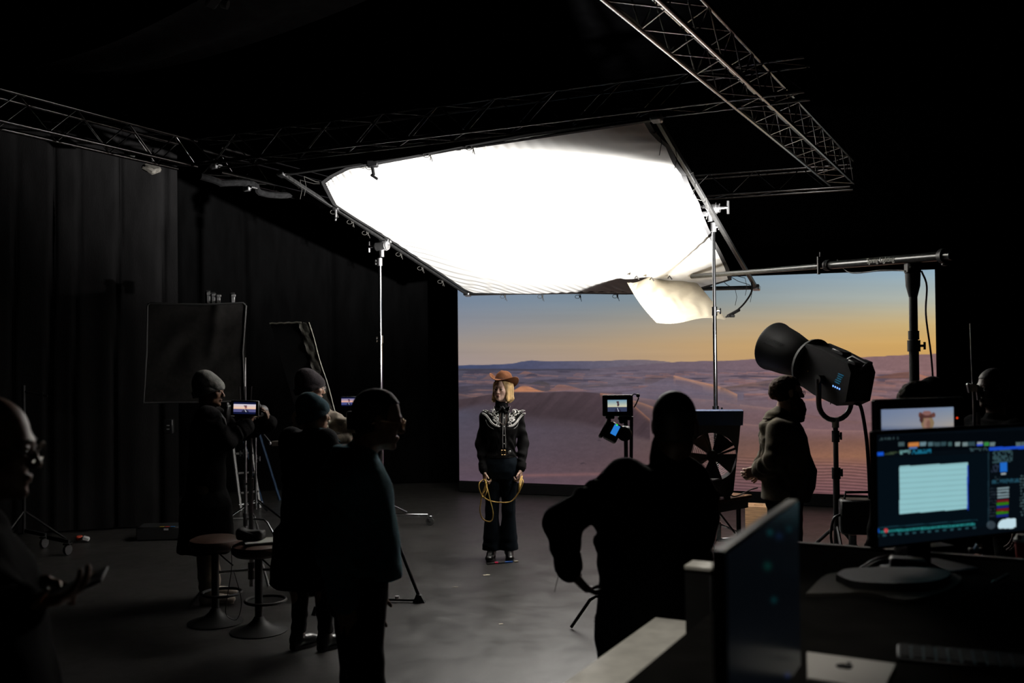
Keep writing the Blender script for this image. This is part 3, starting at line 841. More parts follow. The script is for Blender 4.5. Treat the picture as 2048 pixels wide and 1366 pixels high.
# ------------------------------------------------------------------ the two tall chrome stands that hold the frame
def grip_head(mb, p, d, s=1.0):
    d = nrm(d)
    mb.cyl(p - d * .05 * s, p + d * .05 * s, .045 * s, n=20).cyl(p - d * .075 * s, p - d * .05 * s, .035 * s, n=16).cyl(p + d * .05 * s, p + d * .065 * s, .04 * s, n=16)
    mb.cyl(p, p - V(0, 0, .10 * s), .022 * s, n=12).cyl(p - d * .075 * s, p - d * .14 * s, .012 * s, n=8)
    mb.cyl(p - d * .14 * s + V(0, 0, .05 * s), p - d * .14 * s - V(0, 0, .05 * s), .010 * s, n=8)
    return mb
def collar(mb, p, r, d):
    mb.cyl(p - V(0, 0, .045), p + V(0, 0, .045), r, n=14); d = nrm(d)
    mb.cyl(p, p + d * (r + .03), .010, n=8).cyl(p + d * (r + .03) - V(0, 0, .03), p + d * (r + .03) + V(0, 0, .03), .010, n=8)
    return mb
def roller_stand(label, base, ztop, hd, m, wheel_dirs, joints, name='roller_stand', r=.019, z0=.22, leglen=.55):
    base = np.asarray(base, float)
    t = thing(name, label, 'stand', (base[0], base[1], 0))
    zs = [z0] + joints + [ztop]; rr = [r + .004 * (len(zs) - 2 - i) for i in range(len(zs) - 1)]
    for i in range(len(zs) - 1):
        obj('riser_tube', MB().cyl(base + V(0, 0, zs[i]), base + V(0, 0, zs[i + 1]), rr[i], n=16), m, t)
        if i: obj('locking_collar', collar(MB(), base + V(0, 0, zs[i]), rr[i - 1] + .008, -hd), m, t)
    mb = grip_head(MB(), base + V(0, 0, ztop + .16) + nrm(hd) * .03, hd, 1.3); obj('grip_head', mb, M_alu, t); obj('top_collar', collar(MB(), base + V(0, 0, ztop - .03), r + .012, -hd), M_alu, t)
    obj('hub', MB().cyl(base + V(0, 0, .12), base + V(0, 0, .30), .04, n=16), m, t)
    for d in wheel_dirs:
        d = nrm((d[0], d[1], 0)); e = base + d * leglen + V(0, 0, .115); n_ = np.cross(d, (0, 0, 1))
        lg = obj('leg', MB().box((base + e) / 2 + V(0, 0, .06), (np.linalg.norm(e - base), .022, .035), np.stack([d, n_, V(0, 0, 1)], 1), .004)
                 .tube([base + V(0, 0, .29), base + d * leglen * .55 + V(0, 0, .15)], .012, 8), m, t)
        w = e + d * .03
        obj('caster', MB().lathe([(.02, -.016), (.045, -.016), (.05, -.01), (.05, .01), (.045, .016), (.02, .016)], V(w[0], w[1], .05), n_, 18), M_rubber, lg)
        obj('caster_fork', MB().box(V(w[0], w[1], .105), (.05, .05, .02), np.stack([d, n_, V(0, 0, 1)], 1), .004).box(V(*(w[:2] + n_[:2] * .022), .08), (.03, .004, .06), np.stack([d, n_, V(0, 0, 1)], 1)), m, lg)
        obj('brake_lever', MB().box(V(w[0], w[1], .12) + d * .06, (.09, .03, .008), np.stack([nrm(d + V(0, 0, .4)), n_, np.cross(n_, nrm(d + V(0, 0, .4)))], 1)), m, lg)
    return t
PL = at(761, 700, 11.83); PL[2] = 0
roller_stand('tall chrome roller stand holding the left side of the white bounce', PL, 3.15, nrm(cB - cA) * 0 + BX, M_chrome, [(.95, -.1), (-.5, .86), (-.5, -.86)], [1.15, 2.2])
PR = at(1430, 700, 10.05); PR[2] = 0
roller_stand('tall chrome roller stand holding the right side of the white bounce', PR, 3.30, -BX, M_chrome, [(-.3, -.95), (.95, .2), (-.6, .8)], [1.42, 2.42], r=.017)
tag(obj('frame_ear', MB().box(at(1404, 428, 10.03), (.12, .05, .05), frame(AX), .01).cyl(at(1396, 428, 10.03), at(1420, 424, 10.05), .018), M_alu), 'silver clamp ear biting the right bar of the bounce frame', 'clamp')
tag(obj('frame_ear', MB().box(PL + V(.06, -.02, 3.36), (.14, .05, .09), frame(AX), .01).cyl(PL + V(0, 0, 3.32), PL + V(.14, -.06, 3.36), .02), M_alu), 'silver clamp ear under the left bar of the bounce frame', 'clamp')
# ================================================================== the spotlight that lights the bounce
piv = at(1672, 748, 7.95)
L_axis = nrm(V(-2.05, 3.5, 1.38))
RLm = frame(L_axis)                       # right, forward, up of the lamp
lp = lambda x, y, z: piv + RLm @ V(x, y, z)
lamp = thing('spotlight', 'black studio spotlight with bell reflector on a yoke, aimed up at the bounce', 'spotlight', (piv[0], piv[1], 0))
ld = bpy.data.lights.new('spot_lamp', 'SPOT'); ld.energy = SPOT_POWER; ld.spot_size = math.radians(SPOT_ANGLE); ld.spot_blend = 1.0; ld.shadow_soft_size = 0.05
ld.color = (1.0, 0.975, 0.94)
lo = link(bpy.data.objects.new('spot_lamp', ld)); lo.parent = lamp
lo.location = Vector(lp(0, .52, 0) - ORI[lamp.name])
aim = nrm(V(.38, 10.6, 3.92) - lp(0, .52, 0))
lo.rotation_euler = Vector(aim).to_track_quat('-Z', 'Y').to_euler()
ls = bpy.data.lights.new('reflector_spill', 'SPOT'); ls.energy = SPOT_POWER * .02; ls.spot_size = math.radians(135); ls.spot_blend = .8; ls.shadow_soft_size = .12; ls.color = (1, .96, .92)
lso = link(bpy.data.objects.new('reflector_spill', ls)); lso.parent = lamp; lso.location = Vector(lp(0, .73, 0) - ORI[lamp.name]); lso.rotation_euler = Vector(L_axis).to_track_quat('-Z', 'Y').to_euler()
body = MB()
poly = [(-.27, -.13), (-.25, .10), (-.20, .155), (.06, .175), (.25, .175), (.25, -.16), (.05, -.19), (-.20, -.19)]   # side outline: (along, up)
body.prism(poly, lp(-.14, 0, 0), RLm[:, 1], RLm[:, 2], RLm[:, 0], .28)
bo = obj('lamp_body', body, M_blackp, lamp)
obj('front_plate', MB().lathe([(.10, -.02), (.20, -.02), (.21, 0), (.20, .03), (.12, .05)], lp(0, .26, 0), L_axis, 32), mat('dark_grey_plastic', (.012, .012, .012), .7, spec=.2), lamp)
obj('top_handle', MB().tube([lp(-.05, -.26, .13), lp(-.05, -.30, .19), lp(-.05, -.16, .20), lp(-.05, -.12, .165)], .013, 8), M_blackp, lamp)
obj('top_rail', MB().box(lp(0, .0, .185), (.10, .12, .03), RLm, .006).box(lp(0, -.2, .165), (.2, .08, .03), RLm, .006), M_blackp, lamp)
prof = [(.105, 0), (.135, .04), (.165, .12), (.190, .24), (.205, .38), (.212, .40), (.212, .415), (.203, .41), (.197, .38), (.180, .24), (.155, .12), (.125, .04), (.095, .01)]
ro = obj('reflector', MB().lathe(prof, lp(0, .30, 0), L_axis, 40, cap=False), mat('black_reflector', (.008, .008, .008), .55, spec=.25), lamp)
cd = nrm(EYE - lp(0, .5, 0)); cd = nrm(cd - L_axis * (cd @ L_axis)); cu = np.cross(cd, -L_axis)
def wrapref(co):
    tt = .355 - co[:, 0]; r = np.interp(tt, [p[1] for p in prof[:5]], [p[0] for p in prof[:5]]) + .0015 + co[:, 2]
    a = (co[:, 1] - .0) / .19 + 0.12
    return lp(0, .30, 0) + L_axis * tt[:, None] + r[:, None] * (np.cos(a)[:, None] * cd + np.sin(a)[:, None] * cu)
M_print = mat('dim_grey_print', (.03, .03, .03), .7, spec=.2)
text_part('NANLUX', .046, None, None, None, M_print, ro, wrap=wrapref)
text_part('45° REFLECTOR', .017, None, None, None, M_print, ro, wrap=lambda co: wrapref(co - np.array((0, .035, 0))))
sd = -RLm[:, 0]
M_cy = mat('display_cyan', (0, 0, 0), .4, emit=tuple(lin((20, 80, 105))), estr=1.0); M_bl = mat('led_blue', (0, 0, 0), .4, emit=tuple(lin((120, 170, 255))), estr=1.3)
for i in range(5):
    obj('display_line', MB().box(lp(-.1415, -.165 + .004 * i, .055 - .018 * i), (.002, .055 - .006 * (i % 3), .008), RLm), M_cy, bo, False)
for i in range(4):
    obj('indicator', MB().ell(lp(-.1415, -.185 + .022 * i, -.055), (.003, .008, .008), RLm, 8, 6), M_bl, bo)
obj('indicator', MB().ell(lp(-.1415, .16, -.03), (.003, .006, .006), RLm, 8, 6), mat('brass_knob', (.5, .4, .12), .4, .8), bo)
for sx in (-1, 1): obj('tilt_lock', MB().cyl(lp(sx * .14, 0, -.04), lp(sx * .20, 0, -.04), .035, n=14), M_blackp, lamp)
# yoke: hangs straight under the pivot
yr = nrm(V(RLm[0, 0], RLm[1, 0], 0)); pz = lp(0, 0, -.04)
yk = [pz - yr * .185] + [pz - yr * (.185 * math.cos(a)) ** 1 - V(0, 0, .19 + .14 * math.sin(a)) for a in np.linspace(0, math.pi, 12)] + [pz + yr * .185]
obj('yoke', MB().tube(yk, .021, 10), mat('satin_black', (.02, .02, .02), .28), lamp)
sb = V(piv[0], piv[1], 0) + V(pz[0] - piv[0], pz[1] - piv[1], 0)
zy = pz[2] - .33
tri = [(sb + V(0, 0, .95), .024), (sb + V(0, 0, 1.28), .020)]
obj('stand_pole', MB().cyl(sb + V(0, 0, .35), sb + V(0, 0, 1.05), .026, n=14), mat('dark_stand_metal', (.07, .07, .072), .4, .7), lamp)
obj('stand_pole', MB().cyl(sb + V(0, 0, 1.0), sb + V(0, 0, zy), .020, n=14), mat('dark_stand_metal'), lamp)
obj('locking_collar', collar(MB(), sb + V(0, 0, 1.03), .034, RLm[:, 0]), M_black, lamp)
obj('locking_collar', collar(MB(), sb + V(0, 0, zy - .13), .030, RLm[:, 0]), M_black, lamp)
obj('spigot', MB().cyl(sb + V(0, 0, zy - .06), sb + V(0, 0, zy + .02), .028, n=14), M_steel, lamp)
for k in range(3):
    a = .4 + 2.094 * k; d = V(math.cos(a), math.sin(a), 0)
    lg = obj('leg', MB().tube([sb + V(0, 0, .62), sb + d * .33 + V(0, 0, .3), sb + d * .62 + V(0, 0, .02)], .014, 8).tube([sb + V(0, 0, .36), sb + d * .33 + V(0, 0, .3)], .010, 6), mat('dark_stand_metal'), lamp)
    obj('rubber_foot', MB().ell(sb + d * .62 + V(0, 0, .02), .02, None, 10, 6), M_rubber, lg)
def cable(label, pts, r=.012, m=M_cable, name='cable', n=10):
    P = catmull([np.asarray(p, float) for p in pts], 8)
    return tag(obj(name, MB().tube(P, r, 8), m, smooth=True), label, 'cable')
cable('thick black cable drooping from the spotlight down its stand', [lp(.02, -.24, -.16), at(1722, 815, 7.85), at(1732, 870, 7.8), at(1737, 930, 7.8), at(1740, 1000, 7.85), at(1742, 1080, 7.9), at(1730, 1180, 8.0)], .014)
cable('thin safety cord with a small black tag under the spotlight', [lp(0, -.02, -.19), lp(0, -.02, -.22), lp(0, -.02, -.25)], .004)
pb = at(1713, 1032, 7.85)
bal = thing('power_ballast', 'black power box strapped to the spotlight stand', 'power supply', pb - V(0, 0, .15))
obj('case', MB().box(pb, (.26, .17, .27), frame((.2, 1, 0)), .015), M_blackp, bal)
obj('carry_handle', MB().tube([pb + V(-.10, -.02, .13), pb + V(-.09, -.02, .19), pb + V(.09, -.02, .19), pb + V(.10, -.02, .13)], .011, 8), M_rubber, bal)
obj('connector', MB().cyl(pb + V(-.05, -.05, -.14), pb + V(-.05, -.05, -.22), .03, n=14), M_steel, bal)
cable('black power cable looping beside the power box', [pb + V(-.13, -.03, .02), pb + V(-.20, -.05, -.02), pb + V(-.22, -.06, -.18), pb + V(-.16, -.08, -.30), pb + V(-.05, -.08, -.26), pb + V(-.12, -.08, -.22), pb + V(-.26, -.05, -.34), pb + V(-.3, 0, -.77)], .011)

# ================================================================== muslin-wrapped light on a boom
TL, TR, BR, BL = at(1254, 562, 11.65), at(1380, 546, 11.95), at(1452, 637, 11.0), at(1318, 645, 10.65)
bag = thing('muslin_light', 'cream muslin cloth wrapped round a flat light on a boom', 'light', (TL + BR) / 2 - V(0, 0, .4))
def muslin():
    n = 60; u, v = np.meshgrid(np.linspace(0, 1, n), np.linspace(0, 1, n), indexing='ij'); U, W = u[..., None], v[..., None]
    base = (1 - U) * (1 - W) * TL + U * (1 - W) * TR + U * W * BR + (1 - U) * W * BL
    nn = nrm(np.cross(TR - TL, BL - TL)); nn = nn if nn[1] < 0 else -nn
    q = np.stack([u * 3, v * 3, u * 0], -1)
    bulge = .018 * (np.sin(math.pi * u) * np.sin(math.pi * v)) ** .4
    cre = .014 * np.sin(u * 26 + 6 * vnoise(q, 1.2, 2) + v * 9) * np.exp(-v / .5) * (1 - .5 * u) + .012 * np.sin((u * .7 + v) * 22 + 5 * vnoise(q, 1.0, 4)) * (1 - .7 * u)
    edgew = np.clip(np.minimum(np.minimum(u, 1 - u), np.minimum(v, 1 - v)) / .05, 0, 1)
    down = V(0, 0, -1) * ((.05 * np.abs(np.sin(u * 6.5 + .9)) - .02) * (1 - v) ** 3 + .02 * np.sin(u * 7) * v ** 6)[..., None]
    wave = nrm(TL - TR) * ((.05 * np.sin(v * math.pi * .8) * (1 - u) ** 2))[..., None]
    front = base + nn * (bulge + cre * edgew)[..., None] + down + wave
    back = base - nn * (bulge + .5 * cre * edgew)[..., None] + down + wave
    return MB().sheet(front).sheet(back[:, ::-1])
M_mus = mat('cream_muslin', (.40, .355, .275), .85, 0, 12, .05, .15, 60, spec=.1)
obj('muslin_cover', muslin(), M_mus, bag, True)
for p in ((1270, 556), (1300, 559), (1336, 556)):
    obj('cord_knot', MB().tube([at(p[0], p[1], 11.5), at(p[0] + 3, p[1] - 4, 11.45), at(p[0] + 8, p[1] + 3, 11.45)], .008, 6), M_cord, bag)
obj('cord_knot', MB().ell(at(1374, 540, 11.6), .02, None, 8, 6).cyl(at(1374, 540, 11.6), at(1374, 548, 11.6), .014), M_black, bag)
bm0, bm1, bm2, bm3 = at(1885, 512, 7.55), at(1825, 517, 7.95), at(1640, 524, 9.1), at(1384, 553, 11.4)
bm2 = bm1 + (bm3 - bm1) * .30
boom = thing('boom_stand', 'heavy boom arm and stand reaching over to the muslin light', 'boom stand', (bm1[0], bm1[1], 0))
M_boom = mat('boom_black_satin', (.03, .032, .03), .3, .4, 30, .3)
arm = obj('boom_arm', MB().cyl(bm0 + (bm0 - bm1) * .3, bm2, .036, n=16), M_boom, boom)
obj('boom_arm', MB().cyl(bm2, bm3, .026, n=16), M_boom, boom)
obj('boom_clamp', MB().cyl(bm2 + nrm(bm1 - bm3) * .03, bm2 - nrm(bm1 - bm3) * .03, .05, n=18).cyl(bm2 - V(.07, 0, .02), bm2 - V(.07, 0, -.12), .012).box(bm2 + V(-.09, 0, 0), (.02, .03, .16)), M_black, boom)
obj('boom_clamp', MB().cyl(bm0, bm0 + nrm(bm0 - bm1) * .05, .058, n=18).box(bm0 + V(.02, 0, -.05), (.05, .05, .05), None, .01), M_black, boom)
eb = nrm(bm0 + (bm0 - bm1) * .3 - bm2); side = nrm(np.cross(eb, V(0, 0, 1))); side = side if side[1] < 0 else -side; upb = np.cross(eb, side); upb = upb if upb[2] > 0 else -upb
text_part('Spring Lighting', .062, bm2 + eb * .62 + side * .0375 - upb * .014, eb, upb, mat('cream_print', (.34, .33, .28), .6), arm)
pole0 = V(bm1[0], bm1[1], 0)
hub = MB().box(pole0 + V(0, 0, bm1[2] - .07), (.11, .11, .12), None, .02).lathe([(.03, -.32), (.055, -.22), (.06, -.12)], bm1, (0, 0, 1), 18)
hb = obj('pivot_head', hub, M_black, boom)
text_part('avenger', .03, pole0 + V(-.05, -.0565, bm1[2] - .08), (1, 0, 0), (0, 0, 1), mat('cream_print'), hb)
for z0_, z1_, r_ in ((.5, 1.45, .044), (1.4, 2.05, .038), (2.0, bm1[2] - .2, .033)):
    obj('mast', MB().cyl(pole0 + V(0, 0, z0_), pole0 + V(0, 0, z1_), r_, n=18), mat('mast_metal', (.12, .12, .12), .3, .8), boom)
for z in (1.45, 2.04): obj('locking_collar', collar(MB(), pole0 + V(0, 0, z), .050, V(1, -.3, 0)).cyl(pole0 + V(0, 0, z + .05), pole0 + V(0, 0, z + .12), .042, n=16), M_black, boom)
for k in range(3):
    a = .9 + 2.094 * k; d = V(math.cos(a), math.sin(a), 0)
    obj('leg', MB().tube([pole0 + V(0, 0, .75), pole0 + d * .4 + V(0, 0, .35), pole0 + d * .75 + V(0, 0, .02)], .018, 8).tube([pole0 + V(0, 0, .5), pole0 + d * .4 + V(0, 0, .35)], .012, 6), M_black, boom)
cable('black cable hanging in a loop beside the boom stand mast', [bm1 + V(.07, 0, -.10), bm1 + V(.11, 0, -.22), bm1 + V(.10, 0, -.45), bm1 + V(.13, -.02, -.8), bm1 + V(.15, -.02, -1.2), bm1 + V(.18, 0, -1.6), bm1 + V(.2, 0, -2.3)], .008)
cable('thin cable sagging along the boom arm', [bm2 + V(.08, 0, .05), at(1700, 545, 8.7), at(1760, 541, 8.3), at(1800, 541, 8.1), bm1 + V(-.06, 0, -.1)], .006)
cable('orange-tipped cable curving from the bounce corner to the muslin light', [at(1500, 553, 11.5), at(1504, 580, 11.4), at(1490, 605, 11.3), at(1470, 624, 11.2), at(1452, 634, 11.1)], .010)
t = thing('cable_plug', 'black plug joining the cable to the muslin light', 'plug', at(1463, 632, 11.15))
obj('plug_body', MB().cyl(at(1456, 632, 11.1), at(1478, 620, 11.25), .018, n=12), M_rubber, t); obj('latch', MB().box(at(1464, 632, 11.12), (.06, .03, .03), None, .006), M_rubber, t)

# ================================================================== film cameras with lit monitors
def paint_mon(P, cols_fn, name, parent, nu=48, nv=28):
    """P: 4 corners TL, TR, BR, BL"""
    TL, TR, BR, BL = [np.asarray(p, float) for p in P]
    u, v = np.meshgrid(np.linspace(0, 1, nu), np.linspace(0, 1, nv), indexing='ij'); U, W = u[..., None], v[..., None]
    G = (1 - U) * (1 - W) * TL + U * (1 - W) * TR + U * W * BR + (1 - U) * W * BL
    return picture_mesh(name, G, cols_fn(u.ravel(), v.ravel()), mat_screen('monitor_picture', 1.0), parent)
def film_frame(sky0, sky1, land, fig, bar=0.0, bright=1.0):
    def fn(u, v):
        C = np.zeros((len(u), 3)); vv_ = (v - bar) / (1 - 2 * bar + 1e-9)
        ins = (vv_ > 0) & (vv_ < 1)
        s_ = np.array(sky0) + (np.array(sky1) - np.array(sky0)) * np.clip(vv_ / .6, 0, 1)[:, None]
        C[:] = np.where((vv_ < .60)[:, None], s_, np.array(land))
        hat = ((u - .53) / .085) ** 2 + ((vv_ - .2) / .07) ** 2 < 1
        head = ((u - .55) / .055) ** 2 + ((vv_ - .40) / .17) ** 2 < 1
        bd = ((u - .53) / .17) ** 2 + ((vv_ - 1.05) / .36) ** 2 < 1
        C[head] = fig; C[hat] = (70, 52, 60); C[bd] = (40, 40, 62)
        C[(np.abs(u - .53 - (vv_ - .8) * .2) < .02) & bd] = (170, 175, 190)
        return np.where(ins[:, None], C * bright, np.array((14, 20, 52.)))
    return fn
def monitor(parent, c, w_, h_, R, fn, name='monitor', inset=(.1, .14)):
    """monitor body facing -forward of R"""
    L = lambda x, y, z: c + R @ V(x, y, z)
    m_ = obj(name, MB().box(c, (w_, .035, h_), R, .005), M_blackp, parent)
    iw, ih = w_ * (.5 - inset[0]), h_ * (.5 - inset[1])
    paint_mon([L(-iw, -.019, ih), L(iw, -.019, ih), L(iw, -.019, -ih), L(-iw, -.019, -ih)], fn, 'picture', m_)
    return m_
def c_stand(parent, base, ztop, m, leg_dirs, r=.0145, knee=.24):
    base = np.asarray(base, float)
    obj('riser_tube', MB().cyl(base + V(0, 0, .10), base + V(0, 0, .95), .0175, n=14), m, parent)
    obj('riser_tube', MB().cyl(base + V(0, 0, .9), base + V(0, 0, ztop), r, n=14), m, parent)
    obj('locking_collar', collar(MB(), base + V(0, 0, .95), .024, V(-1, -.2, 0)), m, parent)
    obj('leg_hub', MB().cyl(base + V(0, 0, .16), base + V(0, 0, .30), .028, n=14), mat('dark_stand_metal'), parent)
    for d, rch in leg_dirs:
        d = nrm((d[0], d[1], 0)); obj('leg', MB().tube([base + V(0, 0, knee), base + d * rch * .55 + V(0, 0, knee + .01), base + d * rch * .66 + V(0, 0, knee - .02), base + d * rch + V(0, 0, .012)], .012, 10), m, parent)
# --- camera of the man in the grey beanie
cs = at(503, 1185, 8.3); cs[2] = 0
g1 = thing('camera_rig', 'film camera with glowing monitor under the hands of the grey-beanie man', 'camera', (cs[0], cs[1], 0))
c_stand(g1, cs, 1.50, M_steel, [((-.6, -.4), .50), ((.95, -.35), .42), ((.1, .9), .4)])
Rc = frame((.18, 1, -.02))
cb = at(484, 822, 8.25)
obj('camera_body', MB().box(cb + Rc @ V(.0, .12, -.02), (.16, .20, .14), Rc, .012), M_blackp, g1)
obj('lens', MB().lathe([(.045, 0), (.05, .04), (.045, .12), (.058, .15), (.058, .20)], cb + Rc @ V(0, .2, -.02), Rc[:, 1], 22), M_blackp, g1)
monitor(g1, at(490, 816, 8.08), .22, .125, frame((-.12, 1, 0), (.04, 0, 1)), film_frame((200, 195, 215), (240, 195, 160), (84, 84, 128), (150, 96, 96), .18), inset=(.1, .12))
obj('side_handle', MB().tube([cb + V(.07, .0, .05), cb + V(.14, -.02, .07), cb + V(.155, -.03, .0), cb + V(.15, -.02, -.04)], .016, 10), M_blackp, g1)
obj('side_box', MB().box(at(455, 828, 8.2), (.035, .12, .15), rotm((0, 1, 0), .15), .01), M_blackp, g1)
for dx in (-.04, 0, .045): obj('antenna', MB().cyl(cb + V(dx, .1, .05), cb + V(dx * 1.2, .1, .20), .005, n=6), M_blackp, g1)
obj('tilt_head', MB().cyl(cs + V(0, 0, 1.36), cs + V(0, 0, 1.46), .045, n=16).box(cs + V(0, 0, 1.48), (.12, .14, .03), Rc, .006), M_black, g1)
# --- camera beside it, operated by the man with glasses
t2 = at(760, 1150, 8.1); t2[2] = 0
g2 = thing('camera_rig', 'second film camera with small sunset monitor left of the teal sweater man', 'camera', (t2[0], t2[1], 0))
c2 = at(718, 830, 8.1); head2 = V(c2[0], c2[1], 1.30)
monitor(g2, at(698, 803, 8.0), .13, .08, frame((.1, 1, 0)), film_frame((110, 110, 160), (240, 180, 150), (70, 76, 130), (110, 70, 90), .12), inset=(.06, .08))
obj('camera_body', MB().box(V(c2[0], c2[1] + .08, 1.48), (.15, .24, .15), frame((.3, 1, 0)), .012), M_blackp, g2)
obj('lens', MB().lathe([(.045, 0), (.05, .1), (.06, .13), (.06, .17)], V(c2[0] + .05, c2[1] + .18, 1.48), nrm((.3, 1, 0)), 22), M_blackp, g2)
obj('fluid_head', MB().lathe([(.06, 0), (.07, .04), (.05, .08), (.06, .12)], head2 + V(0, 0, -.04), (0, 0, 1), 20), M_black, g2)
foot = at(838, 1200, 8.1); foot[2] = 0.0
hub2 = V(c2[0], c2[1] + .05, 0); fd = foot - hub2
for k in range(3):
    d = rotm((0, 0, 1), 2.094 * k) @ fd; e = hub2 + d; kn = hub2 + d * .36 + V(0, 0, .82)
    lg = obj('tripod_leg', MB().cyl(head2 + d * .06, kn, .020, n=10).cyl(kn, e + V(0, 0, .05), .014, n=10).cyl(kn - V(0, 0, .03), kn + V(0, 0, .03), .026, n=10), M_black, g2)
    obj('rubber_foot', MB().prism([(-.05, 0), (.05, 0), (.02, .06), (-.02, .07)], e + np.cross(nrm(d), (0, 0, 1)) * .02, nrm(d), V(0, 0, 1), -np.cross(nrm(d), (0, 0, 1)), .04), M_rubber, lg)
    obj('spreader_arm', MB().box((e + hub2) / 2 + V(0, 0, .02), (np.linalg.norm(d), .022, .018), np.stack([nrm(d), np.cross(V(0, 0, 1), nrm(d)), V(0, 0, 1)], 1), .003), M_black, g2)
    obj('spreader_knob', MB().cyl(hub2 + d * .62 + V(0, 0, .025), hub2 + d * .62 + V(0, 0, .05), .018, n=10), M_alu, g2)
# --- third camera rig, right of the cowgirl
cs3 = at(1252, 900, 7.15); cs3[2] = 0
g3 = thing('camera_rig', 'camera rig with monitor above a tilted blue-screened recorder, before the dunes', 'camera', (cs3[0], cs3[1], 0))
c_stand(g3, cs3, 1.62, mat('dark_stand_metal'), [((-.93, .30), .42), ((.9, .1), .4), ((.1, -.9), .35)])
obj('riser_tube', MB().cyl(at(1263, 833, 7.1), at(1262, 960, 7.1), .0125, n=12), M_black, g3)
monitor(g3, at(1234, 811, 7.05), .205, .15, frame((.03, 1, 0)), film_frame((110, 150, 175), (205, 200, 170), (52, 60, 86), (70, 50, 60), .0), inset=(.17, .22))
obj('battery', MB().box(at(1260, 811, 7.07), (.035, .07, .15), None, .004), M_black, g3)
obj('side_grip', MB().box(at(1211, 811, 7.06), (.03, .05, .11), None, .004), M_black, g3)
obj('receiver', MB().box(at(1220, 832, 7.06), (.06, .05, .04), None, .006), M_black, g3)
obj('arm_joint', MB().cyl(at(1246, 830, 7.08), at(1247, 846, 7.08), .017, n=12).ell(at(1243, 842, 7.08), .02, None, 10, 6).box(at(1250, 836, 7.1), (.10, .06, .03), None, .006), M_black, g3)
Rr = rotm((0, 1, 0), .5) @ frame((.1, 1, -.25))
rc = at(1226, 865, 7.05)
rec = obj('recorder_body', MB().box(rc, (.10, .07, .13), Rr, .01).box(rc + Rr @ V(-.065, 0, 0), (.03, .05, .15), Rr, .008), M_blackp, g3)
obj('lens', MB().lathe([(.05, 0), (.056, .05), (.052, .12)], at(1248, 868, 7.05), (.2, 1, 0), 20), M_blackp, g3)
obj('blue_display', MB().box(rc + Rr @ V(.005, -.038, .015), (.042, .003, .075), Rr), mat('blue_display_glow', (0, 0, 0), .4, emit=tuple(lin((40, 120, 205)))), rec, False)
obj('indicator', MB().ell(at(1234, 850, 7.0), .006, None, 8, 6), mat('green_led', (0, 0, 0), .4, emit=tuple(lin((60, 255, 70)))), rec)
obj('cable_loop', MB().tube([at(1262, 793, 7.05), at(1268, 788, 7.05), at(1276, 790, 7.05), at(1277, 797, 7.05), at(1272, 808, 7.05), at(1268, 815, 7.05)], .005, 6).ell(at(1276, 791, 7.05), .014, None, 8, 6), M_cable, g3)

# ================================================================== fan on the folding table, crate
e_t = nrm(V(.757, .653, 0)); d_t = nrm(V(-.653, .757, 0)); tp0 = V(1.16, 7.96, 0)
tab = thing('folding_table', 'wood-topped folding table carrying the blue fan', 'table', tp0 + e_t * .62 + d_t * .3)
tc = tp0 + e_t * .62 + d_t * .30 + V(0, 0, .735)
Rt = np.stack([e_t, d_t, V(0, 0, 1)], 1)
M_wood = mat('varnished_wood', (.16, .075, .035), .28, 0, 9, .35, stretch=(1, 8, 1))
obj('table_top', MB().box(tc, (1.24, .60, .03), Rt, .004), M_wood, tab)
obj('apron', MB().box(tc + Rt @ V(0, -.27, -.055), (1.16, .03, .08), Rt).box(tc + Rt @ V(0, .27, -.055), (1.16, .03, .08), Rt), mat('dark_apron', (.03, .022, .018), .6), tab)
for sx in (-1, 1):
    for sy in (-1, 1):
        p = tc + Rt @ V(sx * .50, sy * .24, 0)
        obj('leg', MB().box(V(p[0], p[1], .36), (.028, .028, .70), Rt), M_black, tab)
    obj('leg_brace', MB().cyl(tc + Rt @ V(sx * .5, -.24, -.5), tc + Rt @ V(sx * .5, .24, -.5), .01, n=8).tube([tc + Rt @ V(sx * .5, -.2, -.32), tc + Rt @ V(sx * .22, -.2, -.06)], .009, 6), M_black, tab)
fb = at(1425, 979, 8.62); fb[2] = .752
Rf = frame((.16, 1, 0)); FL = lambda x, y, z: fb + Rf @ V(x, y, z)
fan = thing('drum_fan', 'big blue-topped drum fan standing on the folding table', 'fan', fb)
M_blue = mat('fan_blue_steel', (.012, .05, .16), .35, .2, 20, .15)
M_dk = mat('fan_dark_steel', (.012, .014, .018), .45, .3)
H = .74; wt, wbm = .25, .165          # half widths at top and bottom
N = 48; cz = .36; rr = .205
ring = [(rr * math.cos(a), cz + rr * math.sin(a)) for a in np.linspace(0, 2 * math.pi, N, endpoint=False)]
def outl(a):
    dx, dz = math.cos(a), math.sin(a); best = 9
    for tt in np.linspace(.0, .6, 241):
        x, z = dx * tt, cz + dz * tt
        if z < 0.02 or z > H or abs(x) > wbm + (wt - wbm) * z / H: return (dx * (tt - .0025), cz + dz * (tt - .0025))
    return (dx * .6, cz + dz * .6)
out = [outl(a) for a in np.linspace(0, 2 * math.pi, N, endpoint=False)]
mbf = MB()
for yy, flip in ((-.11, 0), (.11, 1)):
    vs = [FL(x, yy, z) for x, z in ring] + [FL(x, yy, z) for x, z in out]
    mbf.add(vs, [((i, (i + 1) % N, N + (i + 1) % N, N + i) if flip else (N + i, N + (i + 1) % N, (i + 1) % N, i)) for i in range(N)])
vs = [FL(x, -.11, z) for x, z in ring] + [FL(x, .11, z) for x, z in ring]; mbf.add(vs, [(i, (i + 1) % N, N + (i + 1) % N, N + i) for i in range(N)])
vs = [FL(x, -.11, z) for x, z in out] + [FL(x, .11, z) for x, z in out]; mbf.add(vs, [(N + i, N + (i + 1) % N, (i + 1) % N, i) for i in range(N)])
